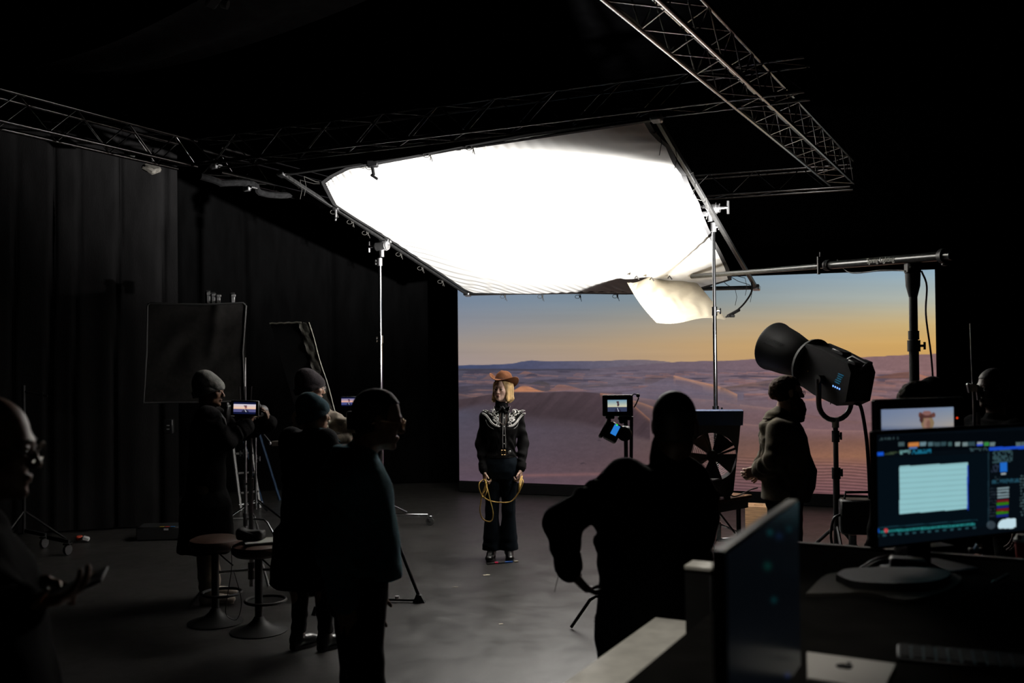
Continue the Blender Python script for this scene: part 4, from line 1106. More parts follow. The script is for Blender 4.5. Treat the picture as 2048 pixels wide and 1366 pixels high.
hs = obj('housing', mbf, M_dk, fan)
obj('blue_hood', MB().hexa([FL(-.255, -.125, H - .11), FL(.255, -.125, H - .11), FL(.255, .125, H - .11), FL(-.255, .125, H - .11)], [FL(-.262, -.125, H + .012), FL(.262, -.125, H + .012), FL(.262, .125, H + .012), FL(-.262, .125, H + .012)]), M_blue, fan)
obj('yellow_sticker', MB().box(FL(-.155, -.127, H - .035), (.05, .003, .03), Rf), mat('yellow_label', (.75, .6, .03), .5), hs, False)
for i in range(11):
    r_ = .04 + i * .0155
    obj('grille_ring', MB().tube([FL(r_ * math.cos(a), .10, cz + r_ * math.sin(a)) for a in np.linspace(0, 2 * math.pi, 36, endpoint=False)], .0022, 5, True), mat('grille_wire', (.16, .16, .165), .4, .8), fan)
for k in range(4):
    a = .35 + k * math.pi / 2; obj('grille_spoke', MB().cyl(FL(0, -.09, cz), FL(.205 * math.cos(a), -.09, cz + .205 * math.sin(a)), .010, n=8), M_black, fan)
obj('hub', MB().cyl(FL(0, -.10, cz), FL(0, .06, cz), .05, n=20), M_black, fan)
for k in range(5):
    a = k * 2 * math.pi / 5 + .9; ca, sa = math.cos(a), math.sin(a); P = []
    for i in range(6):
        r_ = .045 + .03 * i; w_ = .028 + .012 * i
        P.append([FL(ca * r_ - sa * w_ * s, .03 * s - .01, cz + sa * r_ + ca * w_ * s) for s in (-1, -.3, .3, 1)])
    obj('blade', MB().sheet(np.array(P)), mat('fan_blade', (.02, .02, .022), .4), fan, True)
for sx in (-1, 1): obj('foot', MB().box(FL(sx * .12, 0, .012), (.05, .26, .024), Rf, .004), M_rubber, fan)
cable('thin black cord trailing over the table behind the fan', [FL(.14, .05, .02), FL(.2, .0, .012), at(1500, 977, 9.0) * V(1, 1, 0) + V(0, 0, .76), at(1515, 975, 9.1) * V(1, 1, 0) + V(0, 0, .765)], .006)
cable('pale cord hanging below the table front', [tc + Rt @ V(.02, -.32, -.05), tc + Rt @ V(.03, -.33, -.3), tc + Rt @ V(.05, -.33, -.55), tc + Rt @ V(.02, -.36, -.73)], .005, mat('pale_cord', (.3, .38, .42), .6))
cr_ = at(1517, 1012, 11.0); cr_[2] = 0
crate = thing('wooden_crate', 'pale wooden crate with slotted top on the floor behind the table', 'crate', cr_)
M_ply = mat('pale_plywood', (.55, .33, .18), .6, 0, 8, .25, stretch=(1, 1, 10)); Rcr = frame((.35, 1, 0)); hc = .30
obj('side_panel', MB().box(cr_ + Rcr @ V(-.12, 0, hc / 2), (.018, .3, hc), Rcr), M_ply, crate, False); obj('side_panel', MB().box(cr_ + Rcr @ V(.12, 0, hc / 2), (.018, .3, hc), Rcr), M_ply, crate, False)
obj('front_panel', MB().box(cr_ + Rcr @ V(0, -.141, hc / 2), (.222, .018, hc), Rcr), M_ply, crate, False); obj('front_panel', MB().box(cr_ + Rcr @ V(0, .141, hc / 2), (.222, .018, hc), Rcr), M_ply, crate, False)
obj('top_panel', MB().box(cr_ + Rcr @ V(0, -.09, hc + .009), (.26, .12, .018), Rcr).box(cr_ + Rcr @ V(0, .09, hc + .009), (.26, .12, .018), Rcr).box(cr_ + Rcr @ V(-.09, 0, hc + .009), (.08, .06, .018), Rcr).box(cr_ + Rcr @ V(.09, 0, hc + .009), (.08, .06, .018), Rcr), M_ply, crate, False)

# ================================================================== left side: flag, board, ladder, stools
fl = [at(295, 606, 11.0), at(492, 606, 10.9), at(490, 803, 10.9), at(288, 806, 11.0)]
flag = thing('black_flag', 'square black cloth flag in a thin metal frame on a stand', 'flag', V(*at(488, 803, 10.9)[:2], 0))
fe, fu = nrm(fl[1] - fl[0]), V(0, 0, 1)
u, v = np.meshgrid(np.linspace(0, 1, 70), np.linspace(0, 1, 60), indexing='ij'); U, W = u[..., None], v[..., None]
G = (1 - U) * (1 - W) * fl[0] + U * (1 - W) * fl[1] + U * W * fl[2] + (1 - U) * W * fl[3]
nf_ = nrm(np.cross(fe, fu))
dsp = .014 * np.sin((u * .5 + v * .7) * 21 + 3 * vnoise(np.stack([u, v, u * 0], -1), 3, 2)) * np.sin(math.pi * u) + .02 * np.exp(-((u - .72 + .12 * v) / .06) ** 2) * (1 - v)
G = G + nf_ * dsp[..., None] - V(0, 0, 1) * (.03 * np.sin(math.pi * u) * (1 - v))[..., None]
obj('flag_cloth', MB().sheet(G), mat('black_flag_cloth', (.034, .032, .031), .9, 0, 20, .2, .1, 120, spec=.1), flag, True)
Mff = mat('flag_frame_metal', (.10, .10, .10), .45, .4)
obj('flag_frame', MB().tube([fl[0] + V(0, 0, -.03), fl[0] + fe * .03, fl[0] * .7 + fl[1] * .3 - V(0, 0, .012), fl[0] * .4 + fl[1] * .6 - V(0, 0, .015), fl[1] - fe * .03, fl[1] - V(0, 0, .03), (fl[1] + fl[2]) / 2 - fe * .03, fl[2], fl[3], (fl[3] + fl[0]) / 2 + fe * .01], .011, 8, True), Mff, flag)
pbase = V(*at(490, 803, 10.92)[:2], 0)
c_stand(flag, pbase, 2.0, M_steel, [((.8, -.5), .5), ((-.8, -.3), .5), ((.1, .9), .4)])
for i, (px_, py_, w_, h_) in enumerate(((427, 595, .15, .13), (466, 597, .075, .10))):
    p = at(px_, py_, 11.05)
    t = thing('grip_clamp', ['wide cluster of silver clamps on the top edge of the black flag', 'small single silver clamp on the top edge of the black flag'][i], 'clamp', p - V(0, 0, h_ / 2))
    Rk = frame((-.3, 1, 0))
    n_ = 3 if i == 0 else 1
    for k in range(n_):
        o_ = V((k - (n_ - 1) / 2) * .055, 0, -.012 * k)
        b_ = obj('clamp_block', MB().box(p + o_, (.042, .05, h_ - .02 * k), Rk, .006).box(p + o_ + V(.01, -.02, h_ * .3), (.05, .03, .03), Rk, .004), M_alu, t)
        obj('clamp_pad', MB().box(p + o_ + V(-.005, 0, h_ / 2 + .008 - .01 * k), (.05, .05, .018), Rk, .004).box(p + o_ + V(-.03, .01, 0), (.02, .05, h_), Rk, .004), M_black, b_)
bd = [at(541, 647, 9.6), at(597, 645, 9.6), at(640, 790, 9.5), at(585, 800, 9.5)]
board = thing('foil_board', 'tilted black panel with a crinkled pale right edge behind the knit beanie', 'board', V(*at(610, 800, 9.5)[:2], .0))
nb_ = V(.32, .25, 0)
q0 = [bd[0], bd[1], bd[1] + nrm(nb_) * .10, bd[0] + nrm(nb_) * .10]; dn = (bd[2] - bd[1]) * (bd[1][2] / (bd[1][2] - bd[2][2]))
obj('panel', MB().hexa([x + dn for x in q0], q0), M_back, board, False)
P = np.array([[bd[1] + (bd[2] - bd[1]) * t + nrm(V(1, .1, 0)) * (w_ * (.10 + .004 * math.sin(t * 9))) + V(.004 * math.sin(t * 60), -.01 - .01 * math.sin(t * 23 + w_ * 9), 0) for w_ in (0, .35, .7, 1)] for t in np.linspace(0, 2.2, 60)])
obj('pale_lining', MB().sheet(P), mat('pale_lining', (.085, .082, .07), .75, 0, 30, .25, .1, 60), board, True)
obj('edge_tape', MB().tube([bd[1] + (bd[2] - bd[1]) * t + nrm(V(1, .1, 0)) * (.10 + .004 * math.sin(t * 9)) + V(0, -.012, 0) for t in np.linspace(0, 1.3, 40)], .006, 6), mat('cream_edge', (.45, .43, .36), .6), board)
obj('edge_tape', MB().tube([bd[0] + (bd[1] - bd[0]) * t + V(0, -.01, .003 * math.sin(t * 22)) for t in np.linspace(-.02, 1.1, 14)], .009, 6), mat('silver_foil', (.6, .58, .5), .3, .6), board)
# ladder
lb = at(498, 1000, 13.2); lb[2] = 0
lad = thing('step_ladder', 'aluminium step ladder with blue rail behind the grey-beanie man', 'ladder', lb)
dn0 = lambda p: V(p[0], p[1], 0)
ra0, ra1, rb0, rb1 = dn0(at(482, 1000, 13.0)), at(455, 806, 13.35), dn0(at(520, 1000, 13.25)), at(490, 806, 13.6)
for p, q in ((ra0, ra1), (rb0, rb1)):
    obj('side_rail', MB().tube([p, q], .024, 6), mat('dull_ladder_alu', (.14, .14, .14), .55, .8), lad)
for p, q in ((ra0 + V(.1, .7, 0), ra1 + V(.04, .08, 0)), (rb0 + V(.1, .7, 0), rb1 + V(.04, .08, 0))):
    obj('rear_rail', MB().tube([p, q], .02, 6), mat('blue_paint_rail', (.012, .04, .09), .5), lad)
lx = nrm(rb1 - ra1); Rla = np.stack([lx, np.cross(V(0, 0, 1), lx), V(0, 0, 1)], 1)
for k in range(5):
    t_ = .16 + k * .18; p, q = ra0 + (ra1 - ra0) * t_, rb0 + (rb1 - rb0) * t_
    obj('step', MB().box((p + q) / 2, (np.linalg.norm(q - p), .07, .025), Rla, .004), mat('dull_ladder_alu'), lad)
obj('top_tray', MB().box((ra1 + rb1) / 2 + V(.02, .05, .01), (.3, .14, .035), Rla, .006), mat('dull_ladder_alu'), lad)
obj('foot_bar', MB().cyl(ra0 + V(-.03, 0, .08), rb0 + V(.03, 0, .08), .014, n=8), M_chrome, lad)
# a small light stand between ladder and curtain with a mesh paddle
sp = at(512, 985, 12.6); sp[2] = 0
st2 = thing('light_stand', 'slim chrome light stand with one bright leg behind the cameras', 'stand', sp)
obj('riser_tube', MB().cyl(sp + V(0, 0, .08), sp + V(0, 0, 1.25), .013, n=10), M_steel, st2)
obj('leg', MB().cyl(sp + V(.02, 0, .2), at(566, 1016, 12.2) * V(1, 1, 0) + V(0, 0, .01), .011, n=8), M_chrome, st2)
obj('leg', MB().cyl(sp + V(-.02, 0, .2), sp + V(-.3, -.1, .01), .011, n=8), M_chrome, st2)
obj('leg', MB().cyl(sp + V(0, .02, .2), sp + V(.05, .35, .01), .011, n=8), M_chrome, st2)
obj('locking_collar', collar(MB(), sp + V(0, 0, .72), .02, V(1, 0, 0)), M_steel, st2)
pp = at(554, 887, 9.4)
pd = thing('mesh_paddle', 'small grey mesh paddle on a bent arm right of the beanie man', 'grip arm', pp - V(0, 0, .03))
obj('paddle', MB().box(pp, (.10, .03, .05), rotm((0, 1, 0), -.04), .006), mat('grey_mesh', (.20, .18, .165), .6, 0, 200, .5), pd)
obj('arm', MB().cyl(pp + V(-.05, 0, .0), at(527, 868, 9.4), .006, n=6), M_steel, pd)
obj('knob', MB().ell(at(540, 887, 9.35), .014, None, 8, 6).ell(at(560, 890, 9.4) + V(.03, 0, 0), .018, None, 8, 6), M_steel, pd)
# stools
def stool():
    b = at(431, 1243, 7.55); b[2] = 0
    t = thing('bar_stool', 'round dark bar stool nearer the grey-beanie man, seat bare', 'stool', b, 'bar stools in the left foreground')
    Ms = mat('stool_leather', (.05, .026, .018), .45, 0, 20, .3, .1, 80)
    obj('seat', MB().lathe([(.02, .555), (.165, .555), (.19, .575), (.195, .60), (.185, .628), (.15, .645), (.0, .648)], b, (0, 0, 1), 36), Ms, t)
    obj('pole', MB().cyl(b + V(0, 0, .03), b + V(0, 0, .56), .028, n=18), M_black, t)
    obj('base', MB().lathe([(.205, 0), (.207, .008), (.18, .018), (.09, .045), (.05, .08), (.032, .11)], b, (0, 0, 1), 40), mat('stool_base_black', (.006, .006, .006), .5, spec=.2), t)
    obj('foot_ring', MB().tube([b + V(.0 + .145 * math.cos(a) + .05, .145 * math.sin(a), .225) for a in np.linspace(0, 2 * math.pi, 30, endpoint=False)], .011, 8, True), M_black, t)
    obj('lift_lever', MB().tube([b + V(.02, -.02, .54), b + V(.08, -.03, .49), b + V(.15, -.05, .44)], .006, 6), M_black, t)
    return b, t
b1, st1 = stool()
b2 = at(518, 1264, 7.3); b2[2] = 0
st_b = dup(st1, b2 - b1, 'round dark bar stool carrying papers and a small bag', .0)
pc = b2 + V(.05, .0, .651)
bk = thing('paper_pad', 'stack of papers on the right bar stool', 'papers', pc)
Rp = rotm((0, 0, 1), .35)
obj('sheet_stack', MB().box(pc + V(0, 0, .006), (.30, .21, .010), Rp), mat('grey_paper', (.22, .22, .20), .7), bk, False)
obj('cover_sheet', MB().box(pc + V(.012, .006, .013), (.29, .20, .002), Rp), mat('grey_paper2', (.27, .27, .245), .7), bk, False)
wp = b2 + V(-.06, .03, .665)
wk = thing('small_bag', 'small black bag lying on the papers', 'bag', wp)
S = SDF(wp - V(.16, .12, .02), wp + V(.18, .12, .12), .006)
S.box(wp + V(.0, 0, .035), (.10, .055, .035), rotm((0, 0, 1), -.15), .02, .01).ell(wp + V(-.07, 0, .05), (.04, .05, .04)).noise(.006, 14)
S.obj('bag_body', M_rubber, wk); obj('strap', MB().tube([wp + V(-.08, -.05, .03), wp + V(-.02, -.065, .06), wp + V(.07, -.06, .03)], .007, 6), M_rubber, wk)
cable('thin wire hanging from the stool seat to the floor by the sneakers', [b1 + V(.16, -.14, .6), b1 + V(.17, -.16, .45), b1 + V(.14, -.16, .25), b1 + V(.12, -.14, .1), b1 + V(.20, -.14, .06), b1 + V(.24, -.16, .2), b1 + V(.19, -.17, .42)], .003)
# things on the floor at the far left
for i, (px_, py_, lab) in enumerate(((88, 1050, 'left black wheeled stand leg with a glinting caster by the drape'), (135, 1076, 'right black wheeled stand leg with a grey caster on the floor'))):
    p = at(px_, py_, 10.6 - .4 * i); p[2] = .05
    t = thing('caster_leg', lab, 'stand', V(p[0], p[1], 0))
    obj('caster', MB().lathe([(.02, -.016), (.05, -.016), (.055, 0), (.05, .016), (.02, .016)], V(p[0], p[1], .055), (.9, -.3, 0), 18), mat('grey_caster', (.05, .05, .052), .3), t)
    obj('fork', MB().box(V(p[0], p[1], .115), (.07, .07, .02), None, .004).box(V(p[0] - .12, p[1] + .06, .15), (.3, .03, .04), rotm((0, 1, 0), .1) @ rotm((0, 0, 1), -.4), .004), M_black, t)
ps = at(48, 1000, 10.9); ps[2] = 0
t = thing('dark_stand', 'black light stand almost lost against the left drape', 'stand', ps)
obj('riser_tube', MB().cyl(ps + V(0, 0, .1), ps + V(0, 0, 1.72), .02, n=12), M_black, t)
obj('cross_arm', MB().cyl(ps + V(-.02, 0, 1.66), ps + V(.26, 0, 1.60), .012, n=10).box(ps + V(.2, 0, 1.6), (.03, .03, .08)), M_black, t)
for k in range(3):
    d = V(math.cos(k * 2.09 + .3), math.sin(k * 2.09 + .3), 0); obj('leg', MB().cyl(ps + V(0, 0, .35), ps + d * .42 + V(0, 0, .02), .013, n=8), M_black, t)
pr = at(166, 1038, 10.9); pr[2] = 0
t = thing('tape_bundle', 'small red and white bundle on the floor by the drape', 'bundle', pr)
obj('white_bit', MB().box(pr + V(.03, 0, .04), (.08, .06, .05), rotm((0, 1, 1), .5), .012), mat('white_tape', (.5, .5, .5), .6), t)
obj('red_bit', MB().box(pr + V(-.05, .02, .045), (.07, .05, .05), rotm((1, 0, 1), .6), .012), mat('red_tape', (.45, .05, .02), .6), t)
px0 = at(330, 1030, 11.0); px0[2] = 0
t = thing('equipment_case', 'low black equipment case with coloured tape tabs by the left drape', 'case', px0)
cs_ = obj('case_body', MB().box(px0 + V(0, .1, .075), (.62, .3, .15), frame((-.1, 1, 0)), .015), M_blackp, t)
for i, c in enumerate(((.7, .55, .05), (.55, .04, .03), (.03, .2, .5))):
    obj('tape_tab', MB().box(px0 + V(-.02 + .06 * i, -.04, .152), (.045, .02, .004)), mat('tab_%d' % i, c, .6), cs_, False)
obj('label_tab', MB().box(px0 + V(.03, -.056, .125), (.05, .004, .02)), mat('white_tape'), cs_, False)
pf = at(336, 853, 11.3)
t = thing('wall_box', 'small dark switch box with two pale labels on the drape', 'switch box', pf - V(0, 0, .06))
wbx = obj('box', MB().box(pf + V(0, .03, 0), (.1, .06, .16), None, .008), M_blackp, t)
for dz in (.012, -.03): obj('label_strip', MB().box(pf + V(0, -.002, dz), (.03, .004, .012)), mat('white_tape'), wbx, False)

# ================================================================== floor mark and litter
m0, m1 = atz(973, 1128, .006), atz(1036, 1123, .006)
mk = thing('mark_stick', 'black floor-mark stick with pink and blue tape at the cowgirl\'s boots', 'marker', (m0 + m1) / 2 * V(1, 1, 0))
me_ = nrm(m1 - m0); Rm = np.stack([me_, np.cross(V(0, 0, 1), me_), V(0, 0, 1)], 1)
ml = np.linalg.norm(m1 - m0)
obj('stick', MB().box(m0 + me_ * ml * .42 + V(0, 0, .002), (ml * .84, .022, .012), Rm, .002), M_rubber, mk)
obj('pink_tape', MB().box(m0 + me_ * ml * .31 + V(0, 0, .003), (ml * .1, .025, .014), Rm), mat('pink_tape', (.8, .03, .12), .5), mk, False)
obj('blue_tape', MB().box(m0 + me_ * ml * .70 + V(0, 0, .003), (ml * .24, .025, .014), Rm), mat('blue_tape', (.03, .10, .35), .5), mk, False)
obj('pale_tip', MB().box(m0 + me_ * ml * .94 + V(0, 0, .002), (ml * .12, .018, .010), Rm), mat('pale_tip', (.5, .45, .35), .6), mk, False)
for i, (px_, py_, a, b, lab) in enumerate(((973, 1150, .06, .03, 'larger scrap of pale tape on the floor before the cowgirl'), (1002, 1248, .03, .02, 'tiny white scrap on the floor nearest the viewer'), (910, 1174, .05, .008, 'thin pale sliver of tape on the concrete left of centre'))):
    p = atz(px_, py_, .002); tag(obj('tape_scrap', MB().box(p, (a, b, .002), rotm((0, 0, 1), .3)).box(p + V(a * .2, b * .3, .0005), (a * .6, b, .002), rotm((0, 0, 1), -.2)), mat('pale_tip'), smooth=False), lab, 'tape scrap')
# ================================================================== people
def mskin(n, c): return mat('skin_' + n, c, .5, 0, 40, .08, .06, 160)
SKIN_FAIR = mskin('fair', (.70, .46, .36)); SKIN_TAN = mskin('tan', (.36, .20, .13)); SKIN_BROWN = mskin('brown', (.17, .085, .052)); SKIN_DARK = mskin('dark', (.06, .028, .017))
def cloth(n, c=(.01, .01, .01), rough=.9, bump=.25, bs=120, sheen=.05, na=.2): return mat('cloth_' + n, c, rough, 0, 25, na, bump, bs, spec=.1, sheen=sheen)

class Person:
    def __init__(s, label, pos, fwd, h, lean=(0, 0), bulk=1.0, over=None, head_fwd=None, head_up=(0, 0, 1), head_pos=None, vox=.0065, legs=True, shw=1.0, shr=.062):
        s.pos = np.asarray(pos, float); s.R = frame(fwd); s.k = h / 1.75; s.h = h; s.lean = np.array(lean, float); s.bulk = bulk; s.vox = vox; s.legs = legs; s.shr = shr
        k = s.k
        d = dict(hipL=(-.09, 0, .93), hipR=(.09, 0, .93), kneeL=(-.10, .02, .50), kneeR=(.10, .02, .50), ankL=(-.10, -.02, .085), ankR=(.10, -.02, .085),
                 shL=(-.175 * shw, -.01, 1.415), shR=(.175 * shw, -.01, 1.415), elL=(-.225, -.03, 1.13), elR=(.225, -.03, 1.13), wrL=(-.235, .05, .885), wrR=(.235, .05, .885),
                 neck=(0, -.015, 1.455), head=(0, .02, 1.635))
        s.J = {}
        for n, v in d.items():
            v = np.array(v) * k
            if v[2] > .95 * k: v[:2] += s.lean * (v[2] - .95 * k) / (.47 * k)
            s.J[n] = s.pos + s.R @ v
        for n, v in (over or {}).items(): s.J[n] = np.asarray(v, float)
        if head_pos is not None: s.J['head'] = np.asarray(head_pos, float)
        s.HR = frame(fwd if head_fwd is None else head_fwd, head_up)
        s.t = thing('person', label, 'person', s.pos)
        s.hands = []
        P = np.array(list(s.J.values())); s.lo = P.min(0) - .30; s.hi = P.max(0) + .30; s.lo[2] = max(s.pos[2] - .01, s.lo[2] if not legs else s.pos[2] - .01)
    def H(s, x, y, z): return s.J['head'] + s.HR @ (V(x, y, z) * s.k)
    def W(s, x, y, z): return s.pos + s.R @ V(x, y, z)
    def torso_rows(s, z0, hem=None, fem=False):
        k = s.k; b = s.bulk
        if fem: rows = [(.86, .165, .118), (.95, .170, .120), (1.08, .132, .098), (1.20, .142, .110), (1.30, .160, .122), (1.38, .168, .100), (1.435, .125, .07), (1.475, .06, .055)]
        else: rows = [(.86, .160, .118), (.95, .165, .120), (1.08, .155, .112), (1.20, .168, .118), (1.32, .190, .126), (1.39, .185, .105), (1.44, .135, .075), (1.48, .065, .058)]
        out = []
        sh0 = (s.J['shL'] + s.J['shR']) / 2; loc = s.R.T @ (sh0 - s.pos)
        for z, rx, ry in rows:
            z *= k; f_ = max(0, (z - .95 * k) / (.465 * k)); cx, cy = loc[0] * f_, (loc[1] + .01) * f_
            out.append((z, cx, cy, rx * k * b, ry * k * b))
        return [r for r in out if r[0] >= z0 * k - 1e-6]
    def torso(s, S, off, z0=.86, hem=None, belly=0.0, k=.03, fem=False):
        rows = s.torso_rows(z0, fem=fem)
        if belly: rows = [(z, cx, cy + belly * math.exp(-((z / s.k - 1.05) / .16) ** 2) * .6, rx, ry + belly * .6 * math.exp(-((z / s.k - 1.05) / .16) ** 2)) for z, cx, cy, rx, ry in rows]
        if hem: rows = hem + rows
        S.loft(s.pos, s.R, rows, k, off=off)
        for q in 'LR':
            S.ell(s.J['sh' + q], (s.shr * s.k + off,) * 3, None, .05)
        return S
    def sleeves(s, S, off, end=1.0, r=(.056, .047, .036), k=.03):
        for q in 'LR':
            a, b, c = s.J['sh' + q], s.J['el' + q], s.J['wr' + q]; c2 = b + (c - b) * end
            S.cap(a, b, r[0] * s.k + off, r[1] * s.k + off, k); S.cap(b, c2, r[1] * s.k + off, r[2] * s.k + off, k)
        return S
    def headsdf(s, S):
        HR, k = s.HR, s.k
        E = lambda c, r, kk=.02, R=None, sub=False: S.ell(s.H(*c), np.array(r) * k, HR if R is None else HR @ R, kk, sub)
        E((0, -.012, .035), (.073, .094, .082), .02); E((0, .028, -.028), (.056, .062, .084), .03); E((0, .048, -.084), (.038, .036, .03), .025)
        for sx in (-1, 1):
            E((sx * .038, .058, -.022), (.022, .022, .02), .025); E((sx * .074, -.006, -.006), (.009, .019, .031), .006, rotm((1, 0, 0), .2)); E((sx * .046, .0, -.07), (.014, .045, .03), .03)
        E((0, .080, .020), (.044, .014, .010), .02)
        S.cap(s.H(0, .088, .006), s.H(0, .108, -.030), .008 * k, .0125 * k, .010)
        for sx in (-1, 1): E((sx * .012, .100, -.036), (.008, .009, .007), .006)
        for sx in (-1, 1): E((sx * .031, .100, .0), (.018, .013, .0105), .012, None, True)
        for sx in (-1, 1): E((sx * .031, .083, .0075), (.0165, .0135, .0050), .004); E((sx * .031, .081, -.0095), (.015, .012, .0045), .004)
        E((0, .092, -.060), (.020, .010, .0055), .006); E((0, .090, -.071), (.018, .010, .006), .006); E((0, .082, -.100), (.017, .014, .014), .02)
        E((0, .104, -.0655), (.022, .006, .0016), .004, None, True)
        S.cap(s.J['neck'] + V(0, 0, -.04), s.H(0, -.022, -.065), .056 * k, .054 * k, .03)
    def hand(s, S, q, d, n, curl=.35, thumb=None, spread=.12):
        """d: along the hand, n: palm faces, on wrist q; side chosen by anatomy"""
        w_ = s.J['wr' + q]; d = nrm(d); n = nrm(np.asarray(n, float) - d * (d @ np.asarray(n, float))); k = s.k * .97
        a = np.cross(n, d) if q == 'L' else np.cross(d, n)       # towards the thumb
        R = np.stack([a, d, n], 1)
        S.cap(w_, w_ + d * .03 * k, .026 * k, .028 * k, .02, flat=(n, .7))
        S.box(w_ + d * .055 * k, (.040 * k, .048 * k, .014 * k), R, .013 * k, .012)
        Ls = [(.040, .025, .020), (.045, .028, .021), (.042, .026, .020), (.033, .020, .017)]
        for i in range(4):
            o_ = (.0285 - .019 * i) * k; p = w_ + d * (.098 - (.006 if i in (0, 3) else 0) - (.006 if i == 3 else 0)) * k + a * o_
            dv = nrm(d + a * (spread * (1.5 - i) * .5)); ang = 0; ax = np.cross(dv, n)
            for j, L in enumerate(Ls[i]):
                ang += curl * (.9, 1.25, .8)[j]
                e = nrm(dv * math.cos(ang) + n * math.sin(ang)); p2 = p + e * L * k
                S.cap(p, p2, (.0088 - .0008 * j) * k, (.0083 - .0008 * j) * k, .003); p = p2
        th = nrm(d * .75 + a * .75 + n * .35) if thumb is None else nrm(R @ np.asarray(thumb, float))
        p = w_ + d * .028 * k + a * .030 * k; p2 = p + th * .042 * k; p3 = p2 + nrm(th * .8 + d * .55 + n * .25) * .03 * k
        S.cap(p, p2, .0125 * k, .0095 * k, .010); S.cap(p2, p3, .0095 * k, .008 * k, .004)
    def body(s, skin, hands=None, ears=True, fem=False):
        S = SDF(s.lo, s.hi, s.vox); k = s.k
        s.torso(S, -.014, fem=fem)
        s.sleeves(S, -.012, 1.0, (.056, .046, .036))
        for q in 'LR':
            hd = (hands or {}).get(q)
            if hd is None:
                dd = nrm(s.J['wr' + q] - s.J['el' + q]); hd = dict(d=dd, n=s.R @ V(-1 if q == 'R' else 1, 0, 0))
            s.hand(S, q, **hd)
        S.ell(s.W(0, 0, .92 * k), (.15 * k, .11 * k, .11 * k), s.R, .03)
        if s.legs:
            for q in 'LR':
                a, b, c = s.J['hip' + q], s.J['knee' + q], s.J['ank' + q]
                S.cap(a, b, .078 * k, .052 * k, .03); S.cap(b, c, .05 * k, .036 * k, .02); S.ell(b + (c - b) * .3 - s.R @ V(0, .015, 0), (.046 * k, .05 * k, .1 * k), s.R, .02)
                S.cap(c - V(0, 0, .035 * k), c + s.R @ V(0, .11 * k, 0) - V(0, 0, .048 * k), .026 * k, .016 * k, .02)
        s.headsdf(S)
        s.bodyo = S.obj('body', skin, s.t)
        for sx in (-1, 1):
            e = obj('eye', MB().ell(s.H(sx * .031, .0795, -.001), .0115 * k, s.HR, 14, 10), mat('eye_white', (.35, .33, .31), .35), s.t)
            obj('iris', MB().ell(s.H(sx * .031 - .001, .0878, -.001), np.array((.0062, .0040, .0062)) * k, s.HR, 12, 8), mat('eye_dark', (.03, .022, .018), .2), e)
        return s
    def top(s, m, name='shirt', off=.012, z0=.86, hem=None, belly=0.0, send=.97, sr=(.058, .050, .040), folds=.004, vox=.009, extra=None, fem=False, seed=1, collar=True):
        S = SDF(s.lo, s.hi, vox)
        s.torso(S, off, z0, hem, belly, fem=fem); s.sleeves(S, off * .6, send, sr)
        if collar: S.cap(s.J['neck'] + V(0, 0, -.03), s.J['neck'] + (s.J['head'] - s.J['neck']) * .12, .066 * s.k, .064 * s.k, .02)
        if extra: extra(S)
        if folds:
            S.noise(folds * 1.6, 9, seed)
            for q in 'LR':
                S.folds(s.J['sh' + q], s.J['el' + q], folds, 55, seed); S.folds(s.J['el' + q], s.J['wr' + q], folds * 1.1, 60, seed + 2)
        o = S.obj(name, m, s.t); s.topo = o
        for q in 'LR':
            if send > .9:
                c = s.J['wr' + q]; d = nrm(c - s.J['el' + q]); r_ = sr[2] * s.k + off * .6 + .001
                obj('cuff', MB().lathe([(r_ * .9, -.055), (r_ + .003, -.053), (r_ + .004, -.02), (r_ + .002, .0), (r_ * .85, .002)], c - (s.J['wr' + q] - s.J['el' + q]) * (1 - send), d, 18), m, o)
        return o
    def trousers(s, m, name='trousers', off=.012, top=1.02, hem=.05, flare=(.0, .0), vox=.009, folds=.004, rk=.060, ra=.052):
        S = SDF(s.lo, s.hi, vox); k = s.k
        S.loft(s.pos, s.R, [(.80 * k, 0, 0, .15 * k, .10 * k), (.88 * k, 0, 0, .168 * k * s.bulk, .120 * k * s.bulk), (.96 * k, 0, 0, .165 * k * s.bulk, .118 * k * s.bulk), (top * k, 0, 0, .150 * k * s.bulk, .108 * k * s.bulk)], .02, off=off * .6)
        for q in 'LR':
            a, b, c = s.J['hip' + q], s.J['knee' + q], s.J['ank' + q]; c = c + (c - b) * ((.085 - hem) / .415)
            S.cap(a, b, .084 * k + off, rk * k + off, .03); S.cap(b, c + V(0, 0, .0), rk * k + off, (ra + flare[0]) * k + off, .03)
            S.box(V(c[0], c[1], c[2] - .06 * k - off), (.3, .3, .065), s.R, .001, .001, True)
            if folds: S.folds(b - (b - c) * .6, c, folds, 60, 3); S.folds(a, b, folds * .6, 40, 5)
        if folds: S.noise(folds * 1.3, 8, 4)
        return S.obj(name, m, s.t)
